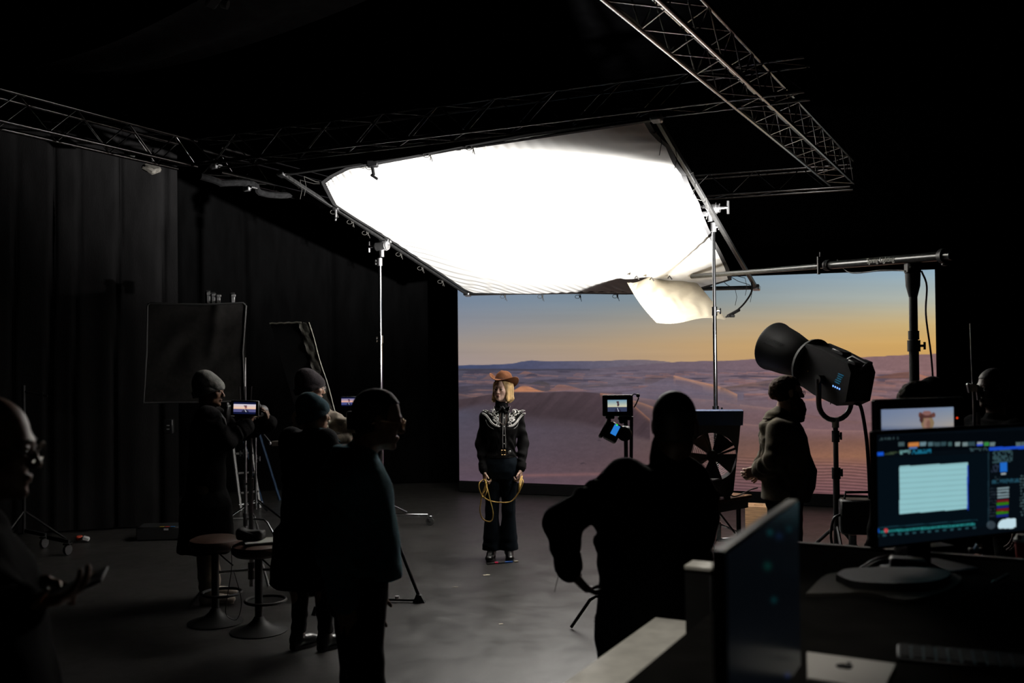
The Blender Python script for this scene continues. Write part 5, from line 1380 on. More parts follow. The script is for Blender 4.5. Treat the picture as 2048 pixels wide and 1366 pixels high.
    def shoes(s, m, name='shoe', sole=None, toe=1.0, heel=0.0, yaw=(.12, -.12)):
        k = s.k
        for i, q in enumerate('LR'):
            c = s.J['ank' + q]; z = s.pos[2]; Rr = s.R @ rotm((0, 0, 1), yaw[i]) ; L = lambda x, y, zz: V(c[0], c[1], z) + Rr @ (V(x, y, 0) * k) + V(0, 0, zz * k)
            S = SDF(V(c[0], c[1], z) - V(.3, .3, .01), V(c[0], c[1], z) + V(.3, .3, .25), .006)
            S.ell(L(0, -.02, .05 + heel), (.040 * k, .055 * k, .045 * k), Rr, .02); S.ell(L(0, .06, .045 + heel * .5), (.042 * k, .08 * k, .04 * k), Rr, .03); S.ell(L(0, .145 * toe, .036), (.042 * k, .05 * k, .032 * k), Rr, .03)
            S.cap(L(0, -.02, .06), L(0, -.01, .14), .042 * k, .045 * k, .02)
            S.box(L(0, 0, -.052), (.2, .3, .06), Rr, .001, .001, True)
            o = S.obj(name, m, s.t)
            pl = [(.040 * math.cos(a) * (1.06 if math.sin(a) > 0 else .95), .055 + .125 * math.sin(a)) for a in np.linspace(0, 2 * math.pi, 28, endpoint=False)]
            obj('sole', MB().prism([(x * k, y * k) for x, y in pl], V(c[0], c[1], z + .001), Rr[:, 0], Rr[:, 1], V(0, 0, 1), .022), sole or M_rubber, o)
            if heel: obj('heel', MB().box(L(0, -.03, heel / 2 + .012), (.066, .06, heel + .02), Rr, .006), M_rubber, o)
            s.last_shoe = o
    def cap_hair(s, m, r=(.080, .101, .090), cut=.0, front=.03, name='hair', noise=.003, back=-.07, extra=None):
        S = SDF(s.H(0, 0, 0) - .26, s.H(0, 0, 0) + .24, .006)
        S.ell(s.H(0, -.014, .034), np.array(r) * s.k, s.HR, .01)
        S.ell(s.H(0, -.034, -.03), np.array((.068, .058, .062)) * s.k, s.HR, .03)
        S.box(s.H(0, .13, -.08 + front), np.array((.2, .1 - cut, .1)) * s.k, s.HR, .012, .012, True)      # keep the face free
        S.box(s.H(0, .02, -.16), np.array((.2, .2, .16 + back)) * s.k, s.HR @ rotm((1, 0, 0), .12), .01, .02, True)
        for sx in (-1, 1): S.ell(s.H(sx * .08, .0, -.012), np.array((.03, .026, .034)) * s.k, s.HR, .01, True)
        if extra: extra(S)
        if noise: S.noise(noise, 60, 5)
        return S.obj(name, m, s.t)
    def beanie(s, m, low=.012, slouch=.0):
        S = SDF(s.H(0, 0, 0) - .26, s.H(0, 0, 0) + .26, .006); k = s.k
        S.ell(s.H(0, -.020 - slouch * .4, .042), np.array((.084, .104, .092 + slouch * .3)) * k, s.HR, .01)
        S.ell(s.H(0, -.040, -.005), np.array((.080, .080, .085)) * k, s.HR, .03); S.ell(s.H(0, .018, .030), np.array((.080, .090, .078)) * k, s.HR, .03)
        if slouch: S.ell(s.H(0, -.06, .085), np.array((.06, .06, .055)) * k, s.HR, .05)
        Rb = s.HR @ rotm((1, 0, 0), .42); c0 = s.H(0, -.005, -.040 + low)
        S.box(c0 - Rb[:, 2] * .15 * k, np.array((.25, .25, .15)) * k, Rb, .004, .008, True)
        S.noise(.004, 22, 7)
        o = S.obj('beanie', m, s.t); P = []
        c = c0 + Rb[:, 2] * .024 * k - Rb[:, 1] * .004 * k
        for i in range(40):
            a = 2 * math.pi * i / 40; P.append([c + Rb @ (V(math.cos(a) * (.086 + b), math.sin(a) * (.112 + b), z) * k) for b, z in ((-.002, -.024), (.006, -.022), (.008, 0), (.006, .024), (-.003, .028))])
        P.append(P[0]); obj('folded_brim', MB().sheet(np.array(P)), m, o, True)
        return o
    def glasses(s, m, r=.021):
        rim = MB()
        for sx in (-1, 1): rim.tube([s.H(sx * .032 + r * math.cos(a), .106 - abs(.02 * math.cos(a) * 0), -.002 + r * .85 * math.sin(a)) for a in np.linspace(0, 2 * math.pi, 18, endpoint=False)], .0022, 6, True)
        rim.tube([s.H(-.011, .107, .003), s.H(0, .111, .006), s.H(.011, .107, .003)], .002, 6)
        for sx in (-1, 1): rim.tube([s.H(sx * .053, .106, .003), s.H(sx * .073, .08, .004), s.H(sx * .080, .0, .002), s.H(sx * .078, -.03, -.018)], .002, 6)
        g = obj('glasses', rim, m, s.t)
        return g
    def brows(s, m):
        for sx in (-1, 1): obj('eyebrow', MB().tube([s.H(sx * (.014 + .009 * i), .0955 - .0035 * i * i * .45, .0215 + .003 * math.sin(i * .9)) for i in range(4)], [.002, .0034, .003, .0015], 6), m, s.t)

def pelvis_from(px, D, py_feet=None): p = at(px, 900, D); return V(p[0], p[1], 0)
HAIRD = mat('hair_dark', (.008, .006, .005), .75, 0, 60, .3, .5, 200, stretch=(1, 1, .15)); HAIRB = mat('hair_brown', (.06, .032, .018), .8, 0, 60, .3, .5, 200, spec=.15, stretch=(1, 1, .15))

# ------------------------------------------------------------------ the cowgirl on her mark
Dg = 9.80
P0 = at(1002, 1000, Dg); P0[2] = 0
gf = (-.04, -1, 0)
g = Person('woman in brown cowboy hat and black embroidered western shirt holding a rope', P0, gf, 1.715, over=dict(
    shR=at(971, 833, Dg), shL=at(1036, 832, Dg + .02), elR=at(962, 888, Dg + .04), elL=at(1047, 886, Dg + .04), wrR=at(968, 942, Dg - .06), wrL=at(1042, 938, Dg - .06),
    neck=at(1003, 812, Dg + .02), hipR=at(987, 928, Dg), hipL=at(1019, 928, Dg), kneeR=at(984, 1020, Dg - .02), kneeL=at(1017, 1020, Dg - .02), ankR=V(*at(983, 1098, Dg)[:2], .10), ankL=V(*at(1018, 1098, Dg)[:2], .10)),
    head_fwd=(-.40, -.91, .0), head_up=(.04, 0, 1), head_pos=at(1004, 778, Dg - .02), vox=.0052, shw=.92, shr=.046)
g.body(SKIN_FAIR, dict(R=dict(d=(.10, -.15, -1), n=(1, .25, 0), curl=.95, spread=.05), L=dict(d=(-.08, -.15, -1), n=(-1, .25, 0), curl=.95, spread=.05)), fem=True)
M_shirt = mat('cloth_black_shirt', (.0035, .0033, .0035), .85, 0, 25, .2, .12, 140, spec=.12)
g.top(M_shirt, 'western_shirt', .010, 1.05, [(1.012, 0, 0, .146, .106)], 0, .97, (.046, .045, .040), .0045, .0065, fem=True, seed=4)
M_jean = mat('cloth_dark_denim', (.0035, .0065, .010), .9, 0, 25, .3, .2, 260, spec=.1)
g.trousers(M_jean, 'jeans', .006, 1.02, .075, (.030, 0), .008, .0035, .058, .058)
M_boot = mat('boot_leather', (.004, .004, .004), .32)
g.shoes(M_boot, 'boot', None, 1.0, .03, (.1, -.1))
g.brows(mat('brow_blond', (.16, .09, .045), .7))
bv = BVHTree.FromObject(g.topo, bpy.context.evaluated_depsgraph_get()) if False else None
def bvh_of(o):
    me = o.data; n = len(me.vertices); co = np.empty(n * 3); me.vertices.foreach_get('co', co); co = co.reshape(-1, 3) + ORI[o.name]
    return BVHTree.FromPolygons([Vector(c) for c in co], [tuple(p.vertices) for p in me.polygons])
bs = bvh_of(g.topo)
def onshirt(px, py, lift=.003):
    d = ray(px, py); h_ = bs.ray_cast(Vector(EYE), Vector(d))
    if h_[0] is None: return at(px, py, Dg - .12)
    return np.array(h_[0]) + np.array(h_[1]) * lift
cz_ = lambda X, Y: (940 + X * 130 / 935.0, 730 + Y * 190 / 1366.0)       # crop detail -> photo pixels
M_emb = mat('white_embroidery', (.78, .76, .73), .8)
def ribbon(mb, pts, w, lift=.0012):
    Q = [onshirt(*cz_(*p), lift) for p in pts]
    mb.tube(Q, [w * (.5 if i in (0, len(Q) - 1) else 1) for i in range(len(Q))], 6)
def dense(pts, n=4): return [tuple(x) for x in catmull([V(*p, 0)[:2] for p in pts], n)]
def leaf(mb, x, y, a, L, w):
    ca, sa = math.cos(a), math.sin(a)
    ribbon_w = [(x + ca * L * t, y + sa * L * t) for t in (0, .3, .65, 1)]
    Q = [onshirt(*cz_(*p), .001) for p in ribbon_w]; mb.tube(Q, [.001, w, w * .8, .0008], 6)
def yoke(mirror):
    f_ = (lambda x: x) if not mirror else (lambda x: 975 - x)
    mb = MB()
    S_ = lambda pts: dense([(f_(x), y) for x, y in pts])
    ribbon(mb, S_([(175, 690), (230, 715), (275, 770), (320, 830), (370, 868), (435, 885)]), .0065); ribbon(mb, S_([(178, 702), (225, 730), (268, 785), (312, 842), (362, 878), (425, 890)]), .005)
    ribbon(mb, S_([(180, 655), (230, 650), (265, 668), (310, 640), (345, 650)]), .0035); ribbon(mb, S_([(330, 640), (362, 652), (355, 690), (325, 690), (320, 665), (340, 660)]), .007)
    ribbon(mb, S_([(250, 690), (300, 700), (345, 735), (360, 770)]), .003); ribbon(mb, S_([(400, 690), (415, 740), (410, 800), (420, 860)]), .0028)
    ribbon(mb, S_([(345, 765), (375, 755), (405, 775), (395, 805), (360, 810), (350, 785), (372, 775), (385, 788)]), .0075)
    for x, y, a, L in ((205, 665, .5, 45), (240, 672, -.6, 35), (290, 665, 2.4, 35), (300, 705, .9, 42), (330, 715, -.3, 40), (365, 710, 1.2, 45), (395, 715, 2.2, 45), (380, 740, -.7, 38), (335, 770, 1.5, 40), (405, 815, .6, 40), (395, 845, 2.5, 40), (375, 830, .2, 38), (400, 860, 1.0, 26), (270, 700, .2, 36), (355, 745, 2.7, 36)):
        leaf(mb, f_(x), y, (math.pi - a) if mirror else a, L, .0062)
    return mb
for mr in (False, True): obj('embroidery', yoke(mr), M_emb, g.topo, True)
pip = MB()
ribbon(pip, dense([(225, 785), (245, 840), (285, 890), (340, 922)]), .0026); ribbon(pip, dense([(697, 770), (695, 830), (670, 885), (628, 920)]), .0026)
obj('piping', pip, mat('grey_piping', (.35, .34, .33), .7), g.topo, True)
for x0, x1 in ((478, 470), (505, 512)):
    pip = MB(); ribbon(pip, dense([(x0, 690), (x0 - 3, 900), (x1, 1050), (x1 + 2, 1200)], 8), .0022); obj('placket_piping', pip, M_emb, g.topo, True)
for y in (762, 886, 1010, 1132):
    obj('button', MB().ell(onshirt(*cz_(490, y), .004), .006, None, 10, 6), mat('pearl_button', (.7, .68, .65), .25), g.topo)
# collar, scarf and its tie
nk = g.J['neck']
sc = SDF(nk - .2, nk + .2, .006); sc.cap(nk + V(0, -.01, -.01), nk + V(.0, -.012, .055), .064, .058, .01); sc.ell(nk + V(0, -.05, .0), (.045, .03, .04), None, .02); sc.noise(.006, 22, 3)
scf = sc.obj('neck_scarf', cloth('scarf_black', (.008, .008, .009), .85), g.t)
obj('scarf_tie', MB().tube([onshirt(*cz_(460, 590), .03), onshirt(*cz_(485, 640), .02), onshirt(*cz_(510, 690), .012)], [.010, .014, .004], 8).tube([onshirt(*cz_(450, 600), .03), onshirt(*cz_(430, 640), .02), onshirt(*cz_(415, 665), .012)], [.010, .012, .004], 8), mat('scarf_grey', (.05, .05, .055), .8), scf)
for pts in (((335, 590), (350, 632), (378, 690), (450, 640)), ((578, 590), (566, 632), (545, 682), (475, 640))):
    Q = [onshirt(*cz_(*p), .010) for p in pts]; 
    cl_ = obj('collar_point', MB().add(Q + [q_ + V(0, .012, 0) for q_ in Q], [(0, 1, 2, 3), (7, 6, 5, 4), (0, 4, 5, 1), (1, 5, 6, 2), (2, 6, 7, 3), (3, 7, 4, 0)]), M_shirt, g.t, False)
    mb = MB().tube([Q[0], Q[1], Q[2], Q[3]], .0022, 6); obj('collar_edge', mb, M_emb, cl_)
obj('bolo_cord', MB().tube([onshirt(*cz_(*p), .008) for p in dense([(440, 700), (425, 780), (445, 840), (480, 855), (515, 840), (527, 770), (520, 700)])], .003, 6), mat('brown_cord', (.07, .04, .02), .6), g.t)
# belt and buckle
mbp = MB(); Pb = []
for i in range(44):
    a = 2 * math.pi * i / 44; Pb.append([g.W(math.cos(a) * .158, math.sin(a) * .120, z) for z in (1.0, 1.035)])
Pb.append(Pb[0]); blt = obj('belt', MB().sheet(np.array(Pb)), mat('belt_leather', (.012, .011, .010), .35), g.t, True)
bc = at(1007, 905, Dg - .128)
obj('buckle', MB().tube([bc + V(x, 0, z) for x, z in ((-.02, -.022), (.02, -.022), (.02, .022), (-.02, .022))], .005, 6, True).box(bc, (.012, .01, .05)), mat('gold_buckle', (.75, .5, .25), .25, 1.0), blt)
obj('belt_tip', MB().box(at(1019, 904, Dg - .122), (.03, .006, .022), rotm((0, 1, 0), -.35), .003), M_alu, blt)
# hair: chin-length blond bob
M_blond = mat('hair_blond', (.48, .31, .13), .45, 0, 50, .3, .6, 180, stretch=(1, 1, .12))
def bob(S):
    k = g.k
    for sx, dz in ((-1, -.095), (1, -.105)):
        S.cap(g.H(sx * .070, .012, .03), g.H(sx * .076, .026, dz), .028 * k, .030 * k, .03, flat=(g.HR @ V(1, 0, 0), .6)); S.cap(g.H(sx * .066, -.045, .02), g.H(sx * .070, -.045, dz + .005), .04 * k, .042 * k, .04)
    S.cap(g.H(0, -.075, .03), g.H(0, -.075, -.115), .05 * k, .05 * k, .05)
    S.ell(g.H(0, .125, -.03), np.array((.068, .105, .14)) * k, g.HR, .012, True)
    S.folds(g.H(0, 0, .1), g.H(.02, 0, -.16), .0, 30)
S = SDF(g.H(0, 0, 0) - .24, g.H(0, 0, 0) + .24, .0055)
S.ell(g.H(0, -.014, .036), np.array((.082, .102, .090)) * g.k, g.HR, .01); bob(S); S.noise(.006, 28, 6); S.obj('hair', M_blond, g.t)
# hat: crown with crease, wide brim curled up at the sides
M_hat = mat('brown_felt', (.10, .040, .019), .95, 0, 20, .12, .1, 150, spec=.05)
HT = g.HR @ rotm((0, 1, 0), -.10) @ rotm((1, 0, 0), .26); hc_ = g.H(0, -.018, .070)
hp = lambda x, y, z: hc_ + HT @ (V(x, y, z) * g.k)
S = SDF(hc_ - .22, hc_ + .22, .005)
S.ell(hp(0, -.006, .02), np.array((.084, .104, .05)) * g.k, HT, .02); S.ell(hp(0, -.006, .06), np.array((.075, .096, .060)) * g.k, HT, .03)
S.ell(hp(0, -.02, .135), np.array((.018, .085, .026)) * g.k, HT, .025, True)
for sx in (-1, 1): S.ell(hp(sx * .062, .085, .10), np.array((.028, .05, .03)) * g.k, HT, .02, True)
S.box(hp(0, 0, -.075), (.2, .2, .07), HT, .002, .004, True)
hat = S.obj('cowboy_hat', M_hat, g.t)
P = []
for i in range(72):
    a = 2 * math.pi * i / 72; row = []
    for j in range(11):
        t_ = j / 10; ex = .080 + .078 * t_; ey = .100 + .072 * t_
        side = abs(math.cos(a)) ** 1.6
        z = .002 + .064 * side * t_ ** 1.8 - .026 * abs(math.sin(a)) ** 2 * t_ ** 1.3
        row.append(hp(math.cos(a) * (ex - .014 * side * t_ ** 2), math.sin(a) * ey - .006, z))
    P.append(row)
P.append(P[0]); P = np.array(P)
obj('hat_brim', MB().sheet(P, .004, np.tile(HT[:, 2], P.shape[:2] + (1,))), M_hat, hat, True)
bd_ = []
for i in range(48):
    a = 2 * math.pi * i / 48; bd_.append([hp(math.cos(a) * .0865, math.sin(a) * .1065 - .006, z) for z in (.004, .022)])
bd_.append(bd_[0]); obj('hat_band', MB().sheet(np.array(bd_)), mat('hat_band', (.08, .032, .017), .7), hat, True)
obj('lips', MB().ell(g.H(0, .0985, -.0605), np.array((.017, .006, .004)) * g.k, g.HR, 12, 8).ell(g.H(0, .097, -.0705), np.array((.015, .006, .0045)) * g.k, g.HR, 12, 8), mat('lips', (.36, .12, .10), .45), g.t)
# rope
M_rope = mat('yellow_rope', (.50, .31, .07), .7, 0, 90, .3, .3, 200)
rp = lambda L, d=9.66: [at(x, y, d) for x, y in L]
hR, hL = g.J['wrR'] + V(.0, -.03, -.075), g.J['wrL'] + V(.0, -.03, -.075)
rope = thing('rope', 'yellow lasso rope looped between the cowgirl\'s hands', 'rope', at(1003, 1043, 9.66))
for L in ([hR, *rp([(958, 968), (961, 985), (971, 997), (985, 1003), (1003, 1005), (1022, 1003), (1034, 990), (1042, 975), (1046, 963)]), hL],
          [hR, *rp([(974, 975), (980, 1000), (986, 1025), (984, 1040), (976, 1043), (965, 1037), (960, 1022), (962, 1002), (966, 985), (971, 970)], 9.62), hR + V(.01, 0, .01)],
          [hR, *rp([(972, 965), (970, 980), (964, 990), (968, 994), (974, 980)], 9.6), hR + V(.015, -.01, 0)],
          [hL, *rp([(1039, 965), (1038, 985), (1041, 970)], 9.62), hL + V(.01, 0, .01)]):
    obj('rope_strand', MB().tube(catmull(L, 6), .0062, 8), M_rope, rope, True)

# ------------------------------------------------------------------ man in grey beanie at his camera
D = 8.22
P0 = at(412, 1000, D); P0[2] = 0
o = Person('man in grey beanie and long dark coat working a film camera', P0, (.97, .25, 0), 1.87, (0, .06), over=dict(
    shR=at(414, 835, D - .16), shL=at(425, 832, D + .2), elR=at(452, 882, D - .24), elL=at(470, 868, D + .2), wrR=at(492, 852, D - .12), wrL=at(540, 846, D + .0), neck=at(415, 822, D),
    ankR=V(*at(418, 1190, D - .14)[:2], .09), ankL=V(*at(424, 1170, D + .12)[:2], .09), kneeR=V(*at(410, 1090, D - .13)[:2], .52), kneeL=V(*at(416, 1090, D + .13)[:2], .52)),
    head_fwd=(.90, .05, -.12), head_pos=at(420, 781, D))
o.body(SKIN_BROWN, dict(R=dict(d=(.35, .5, .55), n=(.5, .3, -.4), curl=.6), L=dict(d=(-.30, -.15, 1), n=(-1, .0, -.2), curl=.7)))
M_coat = cloth('charcoal_coat', (.0065, .006, .0065), .95, .3, 80, 0)
o.top(M_coat, 'long_coat', .028, .86, [(.42, .0, .0, .235, .20), (.60, 0, 0, .225, .19), (.80, 0, 0, .215, .175)], 0, .96, (.064, .060, .050), .007, .010, seed=2)
obj('lapel', MB().tube([at(428, 818, D - .13), at(436, 826, D - .14), at(447, 840, D - .15), at(452, 850, D - .14)], [.012, .02, .02, .006], 8), cloth('grey_lapel', (.10, .10, .10), .9), o.topo)
o.trousers(cloth('pale_chinos', (.30, .255, .20), .85), 'trousers', .010, .9, .09, (.01, 0), .009, .005, .062, .050)
o.shoes(mat('white_sneaker', (.68, .61, .52), .6, 0, 30, .15), 'sneaker', mat('sneaker_sole', (.40, .37, .32), .6), 1.0, 0, (.0, .0))
o.beanie(cloth('grey_knit', (.19, .19, .178), .95, .5, 170), .012, .05)
# ------------------------------------------------------------------ man in dark knit beanie with glasses, behind
D = 8.5
P0 = at(612, 1000, D); P0[2] = 0
o = Person('man in dark knit beanie, round glasses and fleecy sweater behind the teal beanie', P0, (.93, .30, 0), 1.88, (0, .05), over=dict(
    shR=at(606, 838, D - .14), shL=at(640, 828, D + .15), elR=at(640, 905, D - .2), elL=at(668, 842, D + .02), wrR=at(690, 880, D - .1), wrL=at(702, 858, D - .05), neck=at(612, 812, D)),
    head_fwd=(.93, .38, -.12), head_pos=at(622, 775, D), vox=.007)
o.body(SKIN_FAIR, dict(L=dict(d=(.6, .1, .6), n=(.3, .6, -.5), curl=.6)))
o.top(cloth('fleece_beige', (.22, .19, .155), .95, .35, 160), 'sweater', .022, .86, None, 0, .98, (.062, .058, .046), .006, .010, seed=8)
o.trousers(cloth('dark_trousers', (.004, .004, .0045), .95, .2, 120, 0), 'trousers', .012, .95, .04)
o.shoes(M_rubber)
o.beanie(cloth('plum_knit', (.040, .034, .038), .95, .5, 170), .012, .03)
o.glasses(mat('white_frame', (.75, .75, .75), .3), .024)
# ------------------------------------------------------------------ person in teal beanie and dark coat
D = 6.85
P0 = at(612, 1000, D); P0[2] = 0
o = Person('person in teal beanie and long dark coat seen from behind', P0, (.62, .78, 0), 1.76, (0, .03), over=dict(neck=at(626, 868, D),
    elL=at(588, 985, D + .1), elR=at(664, 990, D - .1), wrL=at(602, 1050, D + .3), wrR=at(672, 1060, D + .15),
    ankL=V(*at(598, 1285, D)[:2], .09), ankR=V(*at(652, 1290, D - .02)[:2], .09), kneeL=V(*at(600, 1170, D)[:2], .5), kneeR=V(*at(645, 1170, D)[:2], .5)),
    head_fwd=(.80, .60, -.05), head_pos=at(629, 828, D), vox=.007)
o.body(SKIN_TAN)
M_coat2 = cloth('black_coat', (.0035, .004, .005), .95, .3, 90, 0)
def coll2(S):
    S.cap(o.J['neck'] + V(0, 0, -.03), o.J['neck'] + V(.01, .01, .05), .075, .07, .02)
o.top(M_coat2, 'long_coat', .026, .86, [(.44, .0, .0, .245, .20), (.62, 0, 0, .22, .18), (.80, 0, 0, .205, .165)], 0, .96, (.062, .058, .048), .006, .010, extra=coll2, seed=3)
obj('teal_collar', MB().tube([at(618, 862, D - .07), at(640, 860, D - .10), at(656, 866, D - .09), at(668, 874, D - .06), at(680, 884, D - .02)], [.012, .018, .016, .014, .006], 8), cloth('teal_trim', (.03, .085, .10)), o.topo)
o.trousers(cloth('dark_trousers'), 'trousers', .006, .9, .11, (0, 0), .009, .004, .056, .046)
o.shoes(mat('boot_leather'), 'boot', None, 1.0, .02, (.0, .0))
o.beanie(cloth('teal_knit', (.020, .062, .082), .9, .4, 170), .012, .02)
# ------------------------------------------------------------------ man in teal sweater, near left
D = 4.42
P0 = at(712, 1000, D); P0[2] = 0
o = Person('man with glasses in a teal sweater walking right, near the viewer', P0, (.95, .30, 0), 1.90, (0, .04), 1.0, over=dict(
    shR=at(690, 965, D - .18), shL=at(712, 950, D + .19), elR=at(672, 1090, D - .22), elL=at(725, 1075, D + .2), wrR=at(690, 1200, D - .20), wrL=at(742, 1180, D + .2), neck=at(718, 915, D),
    ankR=V(*at(700, 1500, D - .12)[:2], .09), ankL=V(*at(740, 1500, D + .12)[:2], .09)), head_fwd=(.93, .22, -.20), head_up=(.18, 0, 1), head_pos=at(756, 838, D))
o.body(SKIN_TAN)
o.top(cloth('teal_wool', (.085, .21, .265), .95, .4, 150, .0), 'sweater', .022, .88, None, .05, .97, (.064, .060, .048), .006, .010, seed=5)
o.trousers(cloth('dark_trousers'), 'trousers', .014, .98, .03, (.01, 0))
o.shoes(M_rubber)
o.cap_hair(HAIRD, front=.055, noise=.003)
o.glasses(mat('wire_gold', (.6, .42, .25), .3, .9), .022); o.brows(HAIRD)
# ------------------------------------------------------------------ big man, back to the viewer
D = 3.72
P0 = at(1300, 1000, D); P0[2] = 0
o = Person('broad man in black seen from behind, hand on his hip', P0, (.10, 1, 0), 1.86, over=dict(
    shL=at(1250, 962, D), shR=at(1372, 962, D), elL=at(1126, 1046, D - .08), elR=at(1392, 1065, D + .12), wrL=at(1138, 1140, D + .0), wrR=at(1378, 1100, D + .33), neck=at(1336, 900, D)),
    head_fwd=(.30, .95, -.05), head_pos=at(1350, 850, D), bulk=1.06, lean=(.05, 0), shw=1.1, shr=.055)
o.body(SKIN_DARK, dict(L=dict(d=(.62, .25, -.75), n=(.7, .2, .5), curl=.45), R=dict(d=(-.2, .9, .1), n=(-.6, .2, -.6), curl=.8)))
M_blk = mat('cloth_black_jersey', (.0022, .0022, .0024), .95, 0, 25, .2, .2, 120, spec=.05)
o.top(M_blk, 'sweatshirt', .022, .86, None, .02, .97, (.064, .048, .034), .006, .010, seed=6)
o.trousers(mat('cloth_black_trousers', (.0022, .0022, .0022), .95, 0, 25, .2, .2, 120, spec=.05), 'trousers', .020, .98, .03, (.01, 0))
o.shoes(M_rubber)
o.cap_hair(mat('hair_black', (.006, .005, .005), .6), (.0765, .098, .0865), front=.05, noise=.001, back=-.05)
obj('shirt_tail', MB().hexa([at(1350, 1168, D + .05), at(1376, 1172, D + .05), at(1376, 1172, D + .09), at(1350, 1168, D + .09)], [at(1345, 1100, D + .05), at(1364, 1100, D + .05), at(1364, 1100, D + .09), at(1345, 1100, D + .09)]), M_blk, o.topo, False)
pbag = at(1388, 1098, D + .30)
bg2 = thing('belt_pouch', 'black pouch held at the broad man\'s right side', 'pouch', pbag - V(0, 0, .08))
S = SDF(pbag - .16, pbag + .16, .008); S.box(pbag, (.055, .05, .06), None, .02); S.noise(.004, 20); S.obj('pouch_body', M_rubber, bg2); obj('pouch_flap', MB().box(pbag + V(0, -.03, .05), (.115, .07, .02), None, .006), M_rubber, bg2)
obj('wrist_thread', MB().tube([o.J['wrL'] + V(-.03, 0, .01), o.J['wrL'] + V(-.045, 0, -.04), o.J['wrL'] + V(-.055, 0, -.08)], .0015, 5), M_cord, o.t)
# ------------------------------------------------------------------ bearded man in hoodie
D = 7.55
P0 = at(1567, 1000, D); P0[2] = 0
o = Person('bearded man in olive hoodie with hands clasped behind his back', P0, (1, .12, 0), 1.80, (0, -.02), 1.06, over=dict(
    shR=at(1556, 862, D - .15), shL=at(1566, 858, D + .2), elR=at(1548, 918, D - .22), elL=at(1535, 915, D + .2), wrR=at(1520, 940, D - .06), wrL=at(1518, 944, D + .05), neck=at(1562, 832, D)),
    head_fwd=(.99, .05, -.02), head_pos=at(1577, 784, D))
o.body(SKIN_FAIR, dict(R=dict(d=(-.9, .2, -.25), n=(.1, 1, 0), curl=.6), L=dict(d=(-.9, -.2, -.2), n=(.1, -.8, .3), curl=.55)))
M_hood = cloth('olive_hoodie', (.115, .098, .070), .95, .12, 140)
def hood(S):
    S.ell(o.W(0, -.085, 1.475), (.11, .075, .055), o.R, .04); S.ell(o.W(0, -.125, 1.44), (.085, .055, .06), o.R, .03); S.ell(o.W(0, -.06, 1.53), (.085, .07, .035), o.R, .03)
    S.ell(o.W(0, -.10, 1.505), (.10, .09, .008), o.R @ rotm((1, 0, 0), .4), .01, True)
o.top(M_hood, 'hoodie', .024, .86, None, .09, .97, (.064, .060, .052), .006, .0085, extra=hood, seed=7)
o.trousers(cloth('black_trousers'), 'trousers', .016, .96, .03, (.01, 0))
o.shoes(M_rubber)
def bun(S): S.ell(o.H(0, -.112, -.012), np.array((.04, .036, .045)) * o.k, o.HR, .02); S.ell(o.H(0, -.09, .03), np.array((.07, .05, .06)) * o.k, o.HR, .03)
o.cap_hair(HAIRB, (.082, .103, .092), front=.03, noise=.006, extra=bun, name='hair', back=-.10)
S = SDF(o.H(0, .05, -.1) - .2, o.H(0, .05, -.1) + .2, .006)
for sx in (-1, 1): S.ell(o.H(sx * .062, .028, -.045), np.array((.018, .032, .055)) * o.k, o.HR, .02)
S.ell(o.H(0, .025, -.085), np.array((.064, .07, .05)) * o.k, o.HR, .03); S.ell(o.H(0, .06, -.13), np.array((.055, .06, .055)) * o.k, o.HR, .03); S.ell(o.H(0, .055, -.085), np.array((.056, .058, .05)) * o.k, o.HR, .02); S.ell(o.H(0, .075, -.135), np.array((.045, .045, .055)) * o.k, o.HR, .03); S.ell(o.H(0, .095, -.185), np.array((.026, .028, .04)) * o.k, o.HR, .03)
S.ell(o.H(0, .135, -.045), np.array((.03, .03, .02)) * o.k, o.HR, .01, True); S.noise(.012, 40, 2); S.obj('beard', HAIRB, o.t)
o.glasses(M_black, .02)
# ------------------------------------------------------------------ crew at the far right
D = 6.4
P0 = at(1995, 1000, D); P0[2] = 0
o = Person('man in black at the far right, face lit, looking left', P0, (-.93, -.25, 0), 1.84, (0, .02), head_fwd=(-.93, -.28, -.05), head_pos=at(1985, 776, D), vox=.007)
o.body(SKIN_DARK); o.top(M_blk, 'sweatshirt', .02, .86, seed=9, vox=.011); o.trousers(cloth('black_trousers'), vox=.011); o.shoes(M_rubber)
o.cap_hair(mat('hair_black'), (.078, .099, .088), front=.035, noise=.002)
D = 5.1
P0 = at(1838, 1000, D); P0[2] = 0
o = Person('person with brown hair, only the crown showing above the small monitor', P0, (-.75, -.5, 0), 1.80, head_fwd=(-.86, -.25, -.35), head_pos=at(1834, 814, D), vox=.007, over=dict(neck=at(1840, 868, D)))
o.body(SKIN_FAIR); o.top(M_blk, 'sweatshirt', .02, .86, seed=10, vox=.011); o.trousers(cloth('black_trousers'), vox=.011); o.shoes(M_rubber)
o.cap_hair(HAIRB, (.083, .105, .094), front=.04, noise=.005)
D = 5.9
P0 = at(1872, 1000, D); P0[2] = 0
o = Person('person in black hood, just a dark hump beside the boom mast', P0, (.3, .95, 0), 1.78, head_pos=at(1864, 797, D), vox=.007)
o.body(SKIN_TAN); o.top(M_blk, 'hooded_top', .022, .86, seed=11, vox=.011, extra=lambda S: S.ell(o.H(0, -.015, .03), (.092, .112, .10), o.HR, .02)); o.trousers(cloth('black_trousers'), vox=.011); o.shoes(M_rubber)
